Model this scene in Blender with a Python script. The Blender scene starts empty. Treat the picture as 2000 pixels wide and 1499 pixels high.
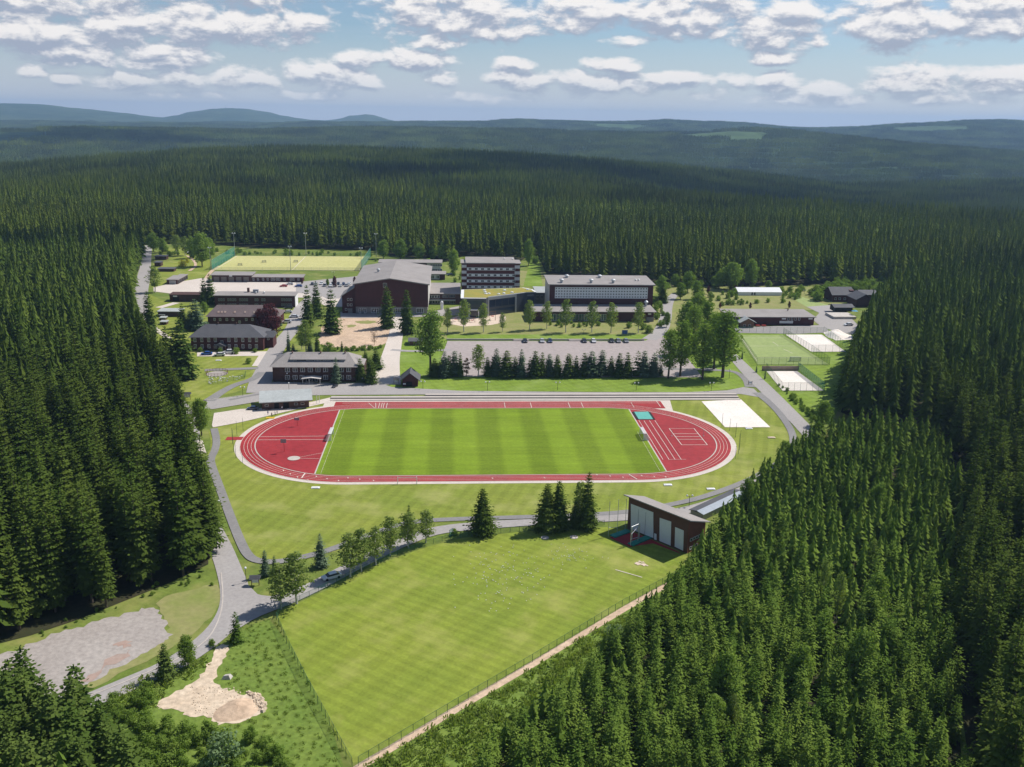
import bpy, bmesh, math, random
import numpy as np
from mathutils import Vector, Matrix
from mathutils.geometry import tessellate_polygon
sc = bpy.context.scene
COL = sc.collection
R_ = math.radians
rnd = random.Random(7)

# ------------------------------------------------------------------ camera
FPX, YH, CAMH, YAW, ROLL = 1816.0, 232.5, 112.0, 0.0655, -0.0171
PITCH = math.atan((749.5 - YH) / FPX)
_e1 = Vector((math.cos(YAW), -math.sin(YAW), 0)); _fh = Vector((math.sin(YAW), math.cos(YAW), 0)); _up = Vector((0, 0, 1))
CF = _fh * math.cos(PITCH) - _up * math.sin(PITCH)
_e2 = -_fh * math.sin(PITCH) - _up * math.cos(PITCH)
CR = _e1 * math.cos(ROLL) + _e2 * math.sin(ROLL)
CD = -_e1 * math.sin(ROLL) + _e2 * math.cos(ROLL)
CAM = Vector((0, 0, CAMH))
cam_d = bpy.data.cameras.new('camera'); cam = bpy.data.objects.new('camera', cam_d); COL.objects.link(cam)
cam_d.sensor_width = 36; cam_d.lens = FPX / 2000 * 36; cam_d.clip_start = 1; cam_d.clip_end = 200000
m = Matrix((CR, -CD, -CF)).transposed().to_4x4(); m.translation = CAM
cam.matrix_world = m; sc.camera = cam


def P(px, py, z=0.0):
    d = CF * FPX + CR * (px - 1000) + CD * (py - 749.5)
    t = (z - CAMH) / d.z
    return Vector((CAM.x + d.x * t, CAM.y + d.y * t, z))


def PD(px, py, dist):
    """point on the ray of a pixel at a horizontal distance"""
    d = CF * FPX + CR * (px - 1000) + CD * (py - 749.5)
    t = dist / math.hypot(d.x, d.y)
    return CAM + d * t


def proj(w):
    q = Vector(w) - CAM
    f = q.dot(CF)
    return (1000 + FPX * q.dot(CR) / f, 749.5 + FPX * q.dot(CD) / f) if f > 1 else (-9999, -9999)


def HT(p, ytop):
    """height that a thing standing at p needs to reach the picture height ytop"""
    lo, hi = 0.0, 90.0
    for _ in range(30):
        mid = (lo + hi) / 2
        if proj((p[0], p[1], mid))[1] > ytop: lo = mid
        else: hi = mid
    return lo


# ------------------------------------------------------------------ world, sun, exposure
SUN_AZ = R_(32)          # from the view's right-hand side towards its far side
SUN_EL = R_(50)
_h = _e1 * math.cos(SUN_AZ) + _fh * math.sin(SUN_AZ)
SUND = (_h * math.cos(SUN_EL) + _up * math.sin(SUN_EL)).normalized()
w = bpy.data.worlds.new('World'); sc.world = w; w.use_nodes = True
nt = w.node_tree; nt.nodes.clear()
out = nt.nodes.new('ShaderNodeOutputWorld'); bg = nt.nodes.new('ShaderNodeBackground'); sky = nt.nodes.new('ShaderNodeTexSky')
sky.sky_type = 'NISHITA'; sky.sun_disc = False; sky.sun_elevation = SUN_EL; sky.sun_rotation = math.atan2(SUND.x, SUND.y)
sky.altitude = 900; sky.air_density = 1.0; sky.dust_density = .8; sky.ozone_density = 2.2
bg.inputs[1].default_value = 0.095
# thin high veil of cloud, laid out by direction on a plane far above
geo = nt.nodes.new('ShaderNodeTexCoord'); sep = nt.nodes.new('ShaderNodeSeparateXYZ'); nt.links.new(geo.outputs['Generated'], sep.inputs[0])
def wm(op, a, b=None, c=None):
    n = nt.nodes.new('ShaderNodeMath'); n.operation = op
    for i, v in enumerate((a, b, c)):
        if v is None: continue
        if isinstance(v, (int, float)): n.inputs[i].default_value = v
        else: nt.links.new(v, n.inputs[i])
    return n.outputs[0]
zz = wm('ADD', wm('MAXIMUM', sep.outputs[2], 0.0), 0.02)
cx_ = wm('DIVIDE', sep.outputs[0], zz); cy_ = wm('DIVIDE', sep.outputs[1], zz)
comb = nt.nodes.new('ShaderNodeCombineXYZ'); nt.links.new(cx_, comb.inputs[0]); nt.links.new(cy_, comb.inputs[1])
vn = nt.nodes.new('ShaderNodeTexNoise'); vn.inputs['Scale'].default_value = 0.35; vn.inputs['Detail'].default_value = 7; vn.inputs['Roughness'].default_value = .6
nt.links.new(comb.outputs[0], vn.inputs['Vector'])
mr = nt.nodes.new('ShaderNodeMapRange'); mr.inputs[1].default_value = .4; mr.inputs[2].default_value = .75; mr.inputs[3].default_value = 0.0; mr.inputs[4].default_value = .22
nt.links.new(vn.outputs[0], mr.inputs[0])
hz = nt.nodes.new('ShaderNodeMapRange'); hz.inputs[1].default_value = 0.0; hz.inputs[2].default_value = .085; hz.inputs[3].default_value = .9; hz.inputs[4].default_value = 0.0
nt.links.new(sep.outputs[2], hz.inputs[0])
fac = wm('MAXIMUM', mr.outputs[0], hz.outputs[0])
mx = nt.nodes.new('ShaderNodeMix'); mx.data_type = 'RGBA'; nt.links.new(fac, mx.inputs[0]); tint = nt.nodes.new('ShaderNodeVectorMath'); tint.operation = 'MULTIPLY'; tint.inputs[1].default_value = (.68, .74, .79); nt.links.new(sky.outputs[0], tint.inputs[0]); nt.links.new(tint.outputs[0], mx.inputs[6]); mx.inputs[7].default_value = (5.4, 5.7, 6.6, 1)
# heaped clouds by direction: soft mounds (azimuth, elevation) broken up by noise, brighter on their upper sides
HEAPS = [(-60, 160, 28, 86, 1), (100, 285, 24, 92, 1), (255, 430, 10, 84, 1), (395, 560, 20, 82, 1), (540, 645, 26, 74, .9), (-120, 250, -50, 40, .9), (230, 620, -70, 18, .8), (36, 235, 86, 124, 1), (40, 80, 122, 150, .8), (240, 402, 82, 136, 1), (648, 747, 98, 130, 1), (752, 880, 98, 133, 1), (110, 158, 146, 170, .8), (178, 302, 143, 172, 1), (295, 410, 134, 170, .8), (405, 548, 130, 172, .8), (556, 716, 119, 168, 1), (690, 745, 144, 174, .9), (740, 1030, -20, 72, 1), (840, 1054, 36, 76, .9), (1055, 1235, -4, 52, 1), (1220, 1475, -14, 64, 1), (1425, 1585, 30, 90, 1), (1488, 1600, 0, 40, 1), (1650, 1860, 0, 80, 1.1), (1780, 2020, 6, 66, 1), (1850, 2120, -40, 22, .8), (800, 890, 72, 98, .7), (1185, 1290, 68, 88, .6), (964, 1046, 114, 140, .8), (1140, 1256, 114, 142, 1), (1080, 1275, 136, 184, .95), (945, 1095, 136, 174, .9), (1250, 1372, 141, 172, 1), (1412, 1474, 141, 170, .8), (1474, 1564, 141, 174, 1), (1474, 1564, 102, 126, .7), (1565, 1650, 158, 194, .8), (1695, 1865, 130, 176, 1.1), (1855, 2070, 136, 178, .9), (828, 894, 136, 168, .8), (1580, 1616, 62, 86, .7), (1350, 1430, 162, 196, .7), (540, 700, 176, 194, .6), (860, 1050, 180, 200, .6), (1480, 1720, 186, 208, .6), (1730, 1950, 184, 204, .6), (280, 440, 176, 192, .6)]
U_ = wm('ARCTAN2', sep.outputs[0], sep.outputs[1]); V_ = wm('ARCSINE', sep.outputs[2])
def wv(op, a, b):
    n = nt.nodes.new('ShaderNodeVectorMath'); n.operation = op
    for i, v in enumerate((a, b)):
        if isinstance(v, tuple): n.inputs[i].default_value = v
        else: nt.links.new(v, n.inputs[i])
    return n.outputs['Value'] if op == 'DOT_PRODUCT' else n.outputs[0]
def heap_field(shift):
    c = nt.nodes.new('ShaderNodeCombineXYZ'); nt.links.new(U_, c.inputs[0]); nt.links.new(wm('ADD', V_, shift), c.inputs[1]); uv = c.outputs[0]; F = None
    for x0, x1, yt, yb, wt in HEAPS:
        px, py = (x0 + x1) / 2, yb - (yb - yt) * .45; dd = (CF * FPX + CR * (px - 1000) + CD * (py - 749.5)).normalized()
        q = wv('MULTIPLY', wv('SUBTRACT', uv, (math.atan2(dd.x, dd.y), math.asin(dd.z), 0)), (FPX / ((x1 - x0) * .56), FPX / ((yb - yt) * .60), 0))
        f = wm('MULTIPLY_ADD', wv('DOT_PRODUCT', q, q), -wt * .8, wt); F = f if F is None else wm('MAXIMUM', F, f)
    F = wm('MAXIMUM', F, -1.0)
    nv = wv('MULTIPLY', uv, (27.0, 54.0, 0)); n = nt.nodes.new('ShaderNodeTexNoise'); n.inputs['Scale'].default_value = 1.0; n.inputs['Detail'].default_value = 7; n.inputs['Roughness'].default_value = .6; n.inputs['Distortion'].default_value = .2; nt.links.new(nv, n.inputs['Vector'])
    return wm('MULTIPLY_ADD', F, .50, wm('MULTIPLY_ADD', n.outputs[0], 1.5, -.80))
def wrange(v, a, b, c, d):
    r = nt.nodes.new('ShaderNodeMapRange'); r.interpolation_type = 'SMOOTHSTEP'; r.inputs[1].default_value = a; r.inputs[2].default_value = b; r.inputs[3].default_value = c; r.inputs[4].default_value = d; nt.links.new(v, r.inputs[0]); return r.outputs[0]
def wmix(f, a, b):
    q = nt.nodes.new('ShaderNodeMix'); q.data_type = 'RGBA'; nt.links.new(f, q.inputs[0])
    for i, v in ((6, a), (7, b)):
        if isinstance(v, tuple): q.inputs[i].default_value = (*v, 1)
        else: nt.links.new(v, q.inputs[i])
    return q.outputs[2]
d0 = heap_field(0.0); d1 = heap_field(0.0075)
cover = wrange(d0, -.05, .32, 0, 1); lit = wrange(wm('SUBTRACT', d0, d1), -.17, .22, 0, 1)
ccol = wmix(lit, (3.3, 3.7, 4.6), (8.2, 7.9, 7.7))
fade = wrange(V_, .008, .05, .45, .98)
final = wmix(wm('MULTIPLY', cover, fade), mx.outputs[2], ccol)
bg2 = nt.nodes.new('ShaderNodeBackground'); bg2.inputs[1].default_value = bg.inputs[1].default_value
nt.links.new(mx.outputs[2], bg.inputs[0]); nt.links.new(final, bg2.inputs[0])
# the heaps only stand in one band of the sky: elsewhere the plain sky is enough
band = wm('MULTIPLY', wm('MULTIPLY', wm('GREATER_THAN', sep.outputs[2], -.01), wm('LESS_THAN', sep.outputs[2], .19)), wm('LESS_THAN', wm('ABSOLUTE', wm('SUBTRACT', U_, YAW)), .75))
wsm = nt.nodes.new('ShaderNodeMixShader'); nt.links.new(band, wsm.inputs[0]); nt.links.new(bg.outputs[0], wsm.inputs[1]); nt.links.new(bg2.outputs[0], wsm.inputs[2]); nt.links.new(wsm.outputs[0], out.inputs[0])
try: w.cycles.sampling_method = 'MANUAL'; w.cycles.sample_map_resolution = 256
except Exception: pass

sl = bpy.data.lights.new('sun', 'SUN'); sl.energy = 4.2; sl.angle = R_(.5); sl.color = (1, .955, .88)
so = bpy.data.objects.new('sun', sl); COL.objects.link(so); so.rotation_euler = SUND.to_track_quat('Z', 'Y').to_euler(); so.location = (0, 0, 600)
sc.view_settings.view_transform = 'Standard'; sc.view_settings.look = 'None'; sc.view_settings.exposure = 0.32; sc.view_settings.gamma = 1
try:
    sc.cycles.max_bounces = 5; sc.cycles.diffuse_bounces = 2; sc.cycles.glossy_bounces = 2; sc.cycles.transmission_bounces = 2
    sc.cycles.transparent_max_bounces = 12; sc.cycles.volume_bounces = 0; sc.cycles.use_denoising = True
except Exception:
    pass

# ------------------------------------------------------------------ materials
def mat(name, col, col2=None, scale=0.3, rough=.8, fine=None, metallic=0, spec=.3, contrast=.25, bump=0.0, fv=.1):
    """base colour varied by two octaves of noise in the object's own metres"""
    mt = bpy.data.materials.new(name); mt.use_nodes = True; t = mt.node_tree; b = t.nodes['Principled BSDF']
    b.inputs['Roughness'].default_value = rough; b.inputs['Metallic'].default_value = metallic; b.inputs['Specular IOR Level'].default_value = spec
    if col2 is None:
        col2 = tuple(c * (1 - contrast) for c in col)
    tc = t.nodes.new('ShaderNodeTexCoord')
    n1 = t.nodes.new('ShaderNodeTexNoise'); n1.inputs['Scale'].default_value = scale; n1.inputs['Detail'].default_value = 6; n1.inputs['Roughness'].default_value = .65
    t.links.new(tc.outputs['Object'], n1.inputs['Vector'])
    r = t.nodes.new('ShaderNodeMapRange'); r.inputs[1].default_value = .32; r.inputs[2].default_value = .68; t.links.new(n1.outputs[0], r.inputs[0])
    m1 = t.nodes.new('ShaderNodeMix'); m1.data_type = 'RGBA'; t.links.new(r.outputs[0], m1.inputs[0])
    m1.inputs[6].default_value = (*col, 1); m1.inputs[7].default_value = (*col2, 1)
    last = m1.outputs[2]
    if fine:
        n2 = t.nodes.new('ShaderNodeTexNoise'); n2.inputs['Scale'].default_value = fine; n2.inputs['Detail'].default_value = 4; t.links.new(tc.outputs['Object'], n2.inputs['Vector'])
        r2 = t.nodes.new('ShaderNodeMapRange'); r2.inputs[1].default_value = .3; r2.inputs[2].default_value = .7; r2.inputs[3].default_value = 1 - fv; r2.inputs[4].default_value = 1 + fv; t.links.new(n2.outputs[0], r2.inputs[0])
        vm = t.nodes.new('ShaderNodeVectorMath'); vm.operation = 'SCALE'; t.links.new(last, vm.inputs[0]); t.links.new(r2.outputs[0], vm.inputs['Scale']); last = vm.outputs[0]
        if bump:
            bp = t.nodes.new('ShaderNodeBump'); bp.inputs['Strength'].default_value = bump; bp.inputs['Distance'].default_value = .3; t.links.new(n2.outputs[0], bp.inputs['Height']); t.links.new(bp.outputs[0], b.inputs['Normal'])
    t.links.new(last, b.inputs['Base Color'])
    return mt


def leafmat(name, col, col2, trans=.25, scale=.5, stand=.0):
    mt = bpy.data.materials.new(name); mt.use_nodes = True; t = mt.node_tree; t.nodes.clear()
    o = t.nodes.new('ShaderNodeOutputMaterial'); oi = t.nodes.new('ShaderNodeObjectInfo'); tc = t.nodes.new('ShaderNodeTexCoord')
    n = t.nodes.new('ShaderNodeTexNoise'); n.inputs['Scale'].default_value = scale; n.inputs['Detail'].default_value = 3; t.links.new(tc.outputs['Object'], n.inputs['Vector'])
    a = t.nodes.new('ShaderNodeMath'); a.operation = 'MULTIPLY_ADD'; t.links.new(n.outputs[0], a.inputs[0]); a.inputs[1].default_value = .9; a.inputs[2].default_value = -.45
    b = t.nodes.new('ShaderNodeMath'); b.operation = 'ADD'; b.use_clamp = True; t.links.new(a.outputs[0], b.inputs[0]); t.links.new(oi.outputs['Random'], b.inputs[1])
    mx = t.nodes.new('ShaderNodeMix'); mx.data_type = 'RGBA'; t.links.new(b.outputs[0], mx.inputs[0]); mx.inputs[6].default_value = (*col, 1); mx.inputs[7].default_value = (*col2, 1)
    if stand:   # whole stands of the wood differ in tone
        ge = t.nodes.new('ShaderNodeNewGeometry'); n3 = t.nodes.new('ShaderNodeTexNoise'); n3.inputs['Scale'].default_value = .0055; n3.inputs['Detail'].default_value = 4; t.links.new(ge.outputs['Position'], n3.inputs['Vector'])
        r3 = t.nodes.new('ShaderNodeMapRange'); r3.inputs[1].default_value = .36; r3.inputs[2].default_value = .64; r3.inputs[3].default_value = 1 - stand; r3.inputs[4].default_value = 1 + stand; t.links.new(n3.outputs[0], r3.inputs[0])
        v3 = t.nodes.new('ShaderNodeVectorMath'); v3.operation = 'SCALE'; t.links.new(mx.outputs[2], v3.inputs[0]); t.links.new(r3.outputs[0], v3.inputs['Scale']); src = v3.outputs[0]
    else: src = mx.outputs[2]
    d = t.nodes.new('ShaderNodeBsdfDiffuse'); tr = t.nodes.new('ShaderNodeBsdfTranslucent'); ms = t.nodes.new('ShaderNodeMixShader'); ms.inputs[0].default_value = trans
    g = t.nodes.new('ShaderNodeVectorMath'); g.operation = 'MULTIPLY'; g.inputs[1].default_value = (1.15, 1.25, .6); t.links.new(src, g.inputs[0])
    t.links.new(src, d.inputs[0]); t.links.new(g.outputs[0], tr.inputs[0]); t.links.new(d.outputs[0], ms.inputs[1]); t.links.new(tr.outputs[0], ms.inputs[2]); t.links.new(ms.outputs[0], o.inputs[0])
    return mt


def lawnmat(name, col, col2, stripe_w=5.0, angle=0.0, amount=.12, patch=.02, dry=None, cross=0.0, streak=1.0, finestripe=0.0):
    """mown grass: patches, alternating mower stripes, short streaks across them, dry spots"""
    mt = bpy.data.materials.new(name); mt.use_nodes = True; t = mt.node_tree; b = t.nodes['Principled BSDF']
    b.inputs['Roughness'].default_value = .9; b.inputs['Specular IOR Level'].default_value = .1
    tc = t.nodes.new('ShaderNodeTexCoord'); mp = t.nodes.new('ShaderNodeMapping'); mp.inputs['Rotation'].default_value = (0, 0, angle); t.links.new(tc.outputs['Object'], mp.inputs[0])
    def noise(scale, vec, det=5, sc3=None):
        if sc3:
            q = t.nodes.new('ShaderNodeMapping'); q.inputs['Scale'].default_value = sc3; t.links.new(vec, q.inputs[0]); vec = q.outputs[0]
        n = t.nodes.new('ShaderNodeTexNoise'); n.inputs['Scale'].default_value = scale; n.inputs['Detail'].default_value = det; n.inputs['Roughness'].default_value = .6; t.links.new(vec, n.inputs['Vector']); return n.outputs[0]
    def rng(v, a, b_, c, d):
        r = t.nodes.new('ShaderNodeMapRange'); r.inputs[1].default_value = a; r.inputs[2].default_value = b_; r.inputs[3].default_value = c; r.inputs[4].default_value = d; t.links.new(v, r.inputs[0]); return r.outputs[0]
    def mth(op, x, y):
        n = t.nodes.new('ShaderNodeMath'); n.operation = op
        for i, v in enumerate((x, y)):
            if isinstance(v, (int, float)): n.inputs[i].default_value = v
            else: t.links.new(v, n.inputs[i])
        return n.outputs[0]
    vec = mp.outputs[0]
    mx = t.nodes.new('ShaderNodeMix'); mx.data_type = 'RGBA'; t.links.new(rng(noise(patch, vec), .35, .65, 0, 1), mx.inputs[0])
    mx.inputs[6].default_value = (*col, 1); mx.inputs[7].default_value = (*col2, 1); last = mx.outputs[2]
    sp = t.nodes.new('ShaderNodeSeparateXYZ'); t.links.new(vec, sp.inputs[0])
    def stripes(axis, wdt, amt):
        wob = mth('MULTIPLY', mth('SUBTRACT', noise(.05, vec), .5), 1.6)
        ph = mth('ADD', sp.outputs[axis], wob)
        s = mth('SINE', mth('MULTIPLY', ph, math.pi / wdt), 0)
        return rng(s, -.35, .35, 1 - amt, 1 + amt)
    k = stripes(0, stripe_w, amount)
    if cross: k = mth('MULTIPLY', k, stripes(1, stripe_w, cross))
    if finestripe: k = mth('MULTIPLY', k, stripes(1, 1.35, finestripe))
    if streak: k = mth('MULTIPLY', k, rng(noise(.5, vec, 4, (.12, 1.0, 1)), .3, .7, 1 - .15 * streak, 1 + .15 * streak))
    k = mth('MULTIPLY', k, rng(noise(1.3, vec, 5), .25, .75, .82, 1.18))
    vm = t.nodes.new('ShaderNodeVectorMath'); vm.operation = 'SCALE'; t.links.new(last, vm.inputs[0]); t.links.new(k, vm.inputs['Scale']); last = vm.outputs[0]
    if dry:
        m2 = t.nodes.new('ShaderNodeMix'); m2.data_type = 'RGBA'; t.links.new(rng(noise(.07, vec, 8), .5, .72, 0, .8), m2.inputs[0]); t.links.new(last, m2.inputs[6]); m2.inputs[7].default_value = (*dry, 1); last = m2.outputs[2]
    t.links.new(last, b.inputs['Base Color'])
    return mt


M = {}
M['meadow'] = lawnmat('meadow', (.175, .215, .045), (.12, .175, .032), 2.2, .5, .05, .03, (.32, .30, .10))
M['lawn'] = lawnmat('lawn', (.238, .268, .046), (.180, .228, .036), 2.0, .35, .06, .03, (.36, .36, .12), streak=.8)
M['lawn_bright'] = lawnmat('lawn_bright', (.200, .280, .038), (.160, .240, .032), 2.4, 1.2, .05, .04, (.26, .34, .09))
M['pitch'] = lawnmat('pitch_grass', (.152, .226, .015), (.174, .248, .020), 8.6, 0, .125, .05, None, cross=.03, streak=.8)
M['throw'] = lawnmat('throwing_grass', (.225, .268, .038), (.178, .236, .032), 3.0, .62, .05, .03, (.36, .36, .10), finestripe=.06, streak=.5)
M['rough_grass'] = mat('rough_grass', (.175, .235, .045), (.13, .20, .036), .12, .95, .9, spec=.1, bump=.4, fv=.22)
M['dry_grass'] = mat('dry_grass', (.21, .245, .065), (.30, .275, .12), .12, .95, .8, spec=.1)
M['forest_floor'] = mat('forest_floor', (.035, .045, .018), (.06, .05, .03), .1, 1, .8, spec=.05)  # brown-green floor, its dark tone also carries the shadow between trees
M['hill'] = mat('hill_meadow', (.085, .135, .045), (.05, .085, .03), .004, 1, .03, spec=.05, fv=.3)
M['far_hill'] = mat('far_hill_forest', (.030, .055, .026), (.075, .10, .045), .0016, 1, .008, spec=.05, fv=.35)
M['asphalt'] = mat('asphalt', (.33, .305, .295), (.37, .345, .33), .04, .9, 1.2)
M['asphalt_dark'] = mat('asphalt_dark', (.21, .20, .20), (.26, .25, .24), .08, .9, 1.5)
M['paving'] = mat('pale_paving', (.57, .50, .44), (.64, .565, .50), .08, .9, 1.5)
M['lot'] = mat('parking_surface', (.35, .30, .285), (.39, .335, .32), .02, .9, .5)
M['concrete'] = mat('concrete', (.46, .41, .365), (.53, .475, .43), .2, .85, 2)
M['concrete_dark'] = mat('concrete_dark', (.26, .22, .19), None, .5, .9, 3)
M['sand'] = mat('sand', (.70, .57, .45), (.60, .48, .38), .08, .95, 1.5)
M['white_sand'] = mat('white_sand', (.82, .76, .70), (.76, .68, .61), .1, .95, 1.2)
M['earth'] = mat('earth', (.62, .46, .33), (.50, .36, .25), .15, .95, .9, bump=.4, fv=.18)
M['gravel'] = mat('gravel', (.40, .36, .33), (.33, .29, .265), .06, .95, .9, bump=.3, fv=.15)
M['redearth'] = mat('red_earth', (.40, .27, .22), (.36, .29, .25), .2, .95, .8)
M['tartan'] = mat('tartan_track', (.37, .032, .034), (.29, .024, .027), .05, .8, .4, fv=.16)
M['tartan_in'] = mat('tartan_infield', (.27, .019, .024), (.35, .030, .035), .035, .8, .5, fv=.14)
M['line'] = mat('marking_white', (.80, .70, .62), None, .5, .7)
M['turf_yellow'] = mat('artificial_turf_sanded', (.47, .45, .17), (.53, .50, .21), .03, .9, .4)
M['turf_green'] = mat('artificial_turf', (.25, .32, .10), (.30, .36, .13), .04, .9, .4)


# ------------------------------------------------------------------ mesh helpers
class MB:
    def __init__(s): s.v = []; s.f = []; s.m = []
    def quad(s, pts, mi=0):
        k = len(s.v); s.v += [tuple(p) for p in pts]; s.f.append(tuple(range(k, k + len(pts)))); s.m.append(mi)
    def hexa(s, lo, hi, mi=0):
        """closed solid between a lower and an upper polygon with equal counts"""
        k = len(s.v); n = len(lo); s.v += [tuple(p) for p in lo] + [tuple(p) for p in hi]
        s.f.append(tuple(k + i for i in reversed(range(n)))); s.f.append(tuple(k + n + i for i in range(n))); s.m += [mi, mi]
        for i in range(n):
            j = (i + 1) % n; s.f.append((k + i, k + j, k + n + j, k + n + i)); s.m.append(mi)
        return s
    def box(s, x0, y0, z0, x1, y1, z1, mi=0):
        lo = [(x0, y0, z0), (x1, y0, z0), (x1, y1, z0), (x0, y1, z0)]
        return s.hexa(lo, [(a, b, z1) for a, b, _ in lo], mi)
    def tube(s, a, b, r0, r1=None, n=8, mi=0):
        r1 = r0 if r1 is None else r1; a = Vector(a); b = Vector(b); d = (b - a)
        if d.length < 1e-6: return s
        d.normalize(); u = d.orthogonal().normalized(); v = d.cross(u)
        lo = [a + (u * math.cos(2 * math.pi * i / n) + v * math.sin(2 * math.pi * i / n)) * r0 for i in range(n)]
        hi = [b + (u * math.cos(2 * math.pi * i / n) + v * math.sin(2 * math.pi * i / n)) * r1 for i in range(n)]
        return s.hexa(lo, hi, mi)
    def ball(s, c, r, mi=0, n=8, k=6, sz=1.0):
        rows = [[(c[0] + r * math.sin(math.pi * j / k) * math.cos(2 * math.pi * i / n), c[1] + r * math.sin(math.pi * j / k) * math.sin(2 * math.pi * i / n), c[2] + r * sz * math.cos(math.pi * j / k)) for i in range(n)] for j in range(1, k)]
        b0 = len(s.v); s.v.append((c[0], c[1], c[2] + r * sz)); 
        for rr in rows: s.v += rr
        s.v.append((c[0], c[1], c[2] - r * sz)); last = len(s.v) - 1
        for i in range(n):
            j = (i + 1) % n
            s.f.append((b0, b0 + 1 + i, b0 + 1 + j)); s.m.append(mi)
            for q in range(k - 2):
                a = b0 + 1 + q * n; s.f.append((a + i, a + n + i, a + n + j, a + j)); s.m.append(mi)
            a = b0 + 1 + (k - 2) * n; s.f.append((a + i, last, a + j)); s.m.append(mi)
        return s
    def mesh(s, name, mats):
        me = bpy.data.meshes.new(name); me.from_pydata(s.v, [], s.f)
        for q in (mats if isinstance(mats, (list, tuple)) else [mats]): me.materials.append(q)
        if any(s.m): me.polygons.foreach_set('material_index', s.m)
        me.update(); return me
    def build(s, name, mats, parent=None, loc=(0, 0, 0), rz=0):
        return put(name, s.mesh(name, mats), parent, loc, rz)


def put(name, me, parent=None, loc=(0, 0, 0), rz=0):
    o = bpy.data.objects.new(name, me); COL.objects.link(o); o.location = loc; o.rotation_euler = (0, 0, rz)
    if parent: o.parent = parent
    return o


def tag(o, label=None, cat=None, group=None, kind=None):
    if label: o['label'] = label
    if cat: o['category'] = cat
    if group: o['group'] = group
    if kind: o['kind'] = kind
    return o


def thing(name, label, cat, loc=(0, 0, 0), rz=0, group=None):
    return tag(put(name, None, None, loc, rz), label, cat, group)


def copy_tree(o, parent=None):
    c = o.copy(); COL.objects.link(c); c.parent = parent
    for ch in KIDS.get(o.name, []) or [q for q in o.children]: copy_tree(ch, c)
    return c
KIDS = {}


def smooth(pts, n=3, closed=False):
    pts = [Vector(p[:2]) for p in pts]
    for _ in range(n):
        q = []; N = len(pts)
        if not closed: q.append(pts[0])
        for i in range(N if closed else N - 1):
            a, b = pts[i], pts[(i + 1) % N]; q += [a * .75 + b * .25, a * .25 + b * .75]
        if not closed: q.append(pts[-1])
        pts = q
    return pts


_zc = [0]
def zup():
    _zc[0] += .0004; return _zc[0]


def rough(poly, amp, seed=1, step=2.5):
    """picture outline to a ragged world outline"""
    g = random.Random(seed); p = [Vector(q) for q in smooth([P(*q).xy for q in poly], 2, True)]; o = []
    for i in range(len(p)):
        a, b = p[i], p[(i + 1) % len(p)]; d = b - a; n = max(1, int(d.length / step)); nn = Vector((-d.y, d.x)).normalized()
        for k in range(n): o.append(a + d * k / n + nn * g.uniform(-amp, amp))
    return o


def sheet(name, poly, z, m_, world=False, sm=0, kind='structure', thick=0.0):
    pts = [Vector(p[:2]) if world else P(*p).xy for p in poly]
    if sm: pts = smooth(pts, sm, True)
    z += zup()
    tri = tessellate_polygon([[Vector((p.x, p.y, 0)) for p in pts]])
    f = []
    for a, b, c in tri:
        ar = (pts[b] - pts[a]).cross(pts[c] - pts[a]) if hasattr(pts[a], 'cross') else 1
        if abs(ar) > 1e-9: f.append((a, b, c) if ar > 0 else (a, c, b))
    me = bpy.data.meshes.new(name); me.from_pydata([(p.x, p.y, z) for p in pts], [], f); me.materials.append(m_); me.update()
    return tag(put(name, me), kind=kind)


def ribbon(name, pts, wd, z, m_, world=False, sm=2, closed=False, kind='structure'):
    """a road or painted line of width wd along pts; wd may be a list"""
    z += zup()
    raw = [Vector(p[:2]) if world else P(*p[:2]).xy for p in pts]
    ws = [p[2] if len(p) > 2 and not world else wd for p in pts]
    q = [Vector((a.x, a.y, b)) for a, b in zip(raw, ws)]
    for _ in range(sm):
        o = []; N = len(q)
        if not closed: o.append(q[0])
        for i in range(N if closed else N - 1):
            a, b = q[i], q[(i + 1) % N]; o += [a * .75 + b * .25, a * .25 + b * .75]
        if not closed: o.append(q[-1])
        q = o
    v = []; f = []; N = len(q)
    for i in range(N):
        a = q[(i - 1) % N] if closed or i else q[i]; b = q[(i + 1) % N] if closed or i < N - 1 else q[i]
        d = (b - a).xy.normalized(); nn = Vector((-d.y, d.x)) * q[i].z / 2
        v += [(q[i].x + nn.x, q[i].y + nn.y, z), (q[i].x - nn.x, q[i].y - nn.y, z)]
    for i in range(N if closed else N - 1):
        j = (i + 1) % N; f.append((2 * i + 1, 2 * j + 1, 2 * j, 2 * i))
    me = bpy.data.meshes.new(name); me.from_pydata(v, [], f); me.materials.append(m_); me.update()
    return tag(put(name, me), kind=kind)


def quads_mesh(name, V, mats, mi=None):
    """V: (n,4,3) array of separate quads"""
    V = np.asarray(V, np.float32); n = len(V)
    me = bpy.data.meshes.new(name); me.vertices.add(n * 4); me.vertices.foreach_set('co', V.reshape(-1))
    me.loops.add(n * 4); me.loops.foreach_set('vertex_index', np.arange(n * 4, dtype=np.int32))
    me.polygons.add(n); me.polygons.foreach_set('loop_start', np.arange(0, n * 4, 4, dtype=np.int32)); me.polygons.foreach_set('loop_total', np.full(n, 4, np.int32))
    for q in mats: me.materials.append(q)
    if mi is not None: me.polygons.foreach_set('material_index', np.asarray(mi, np.int32))
    me.update(calc_edges=True); return me


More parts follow.
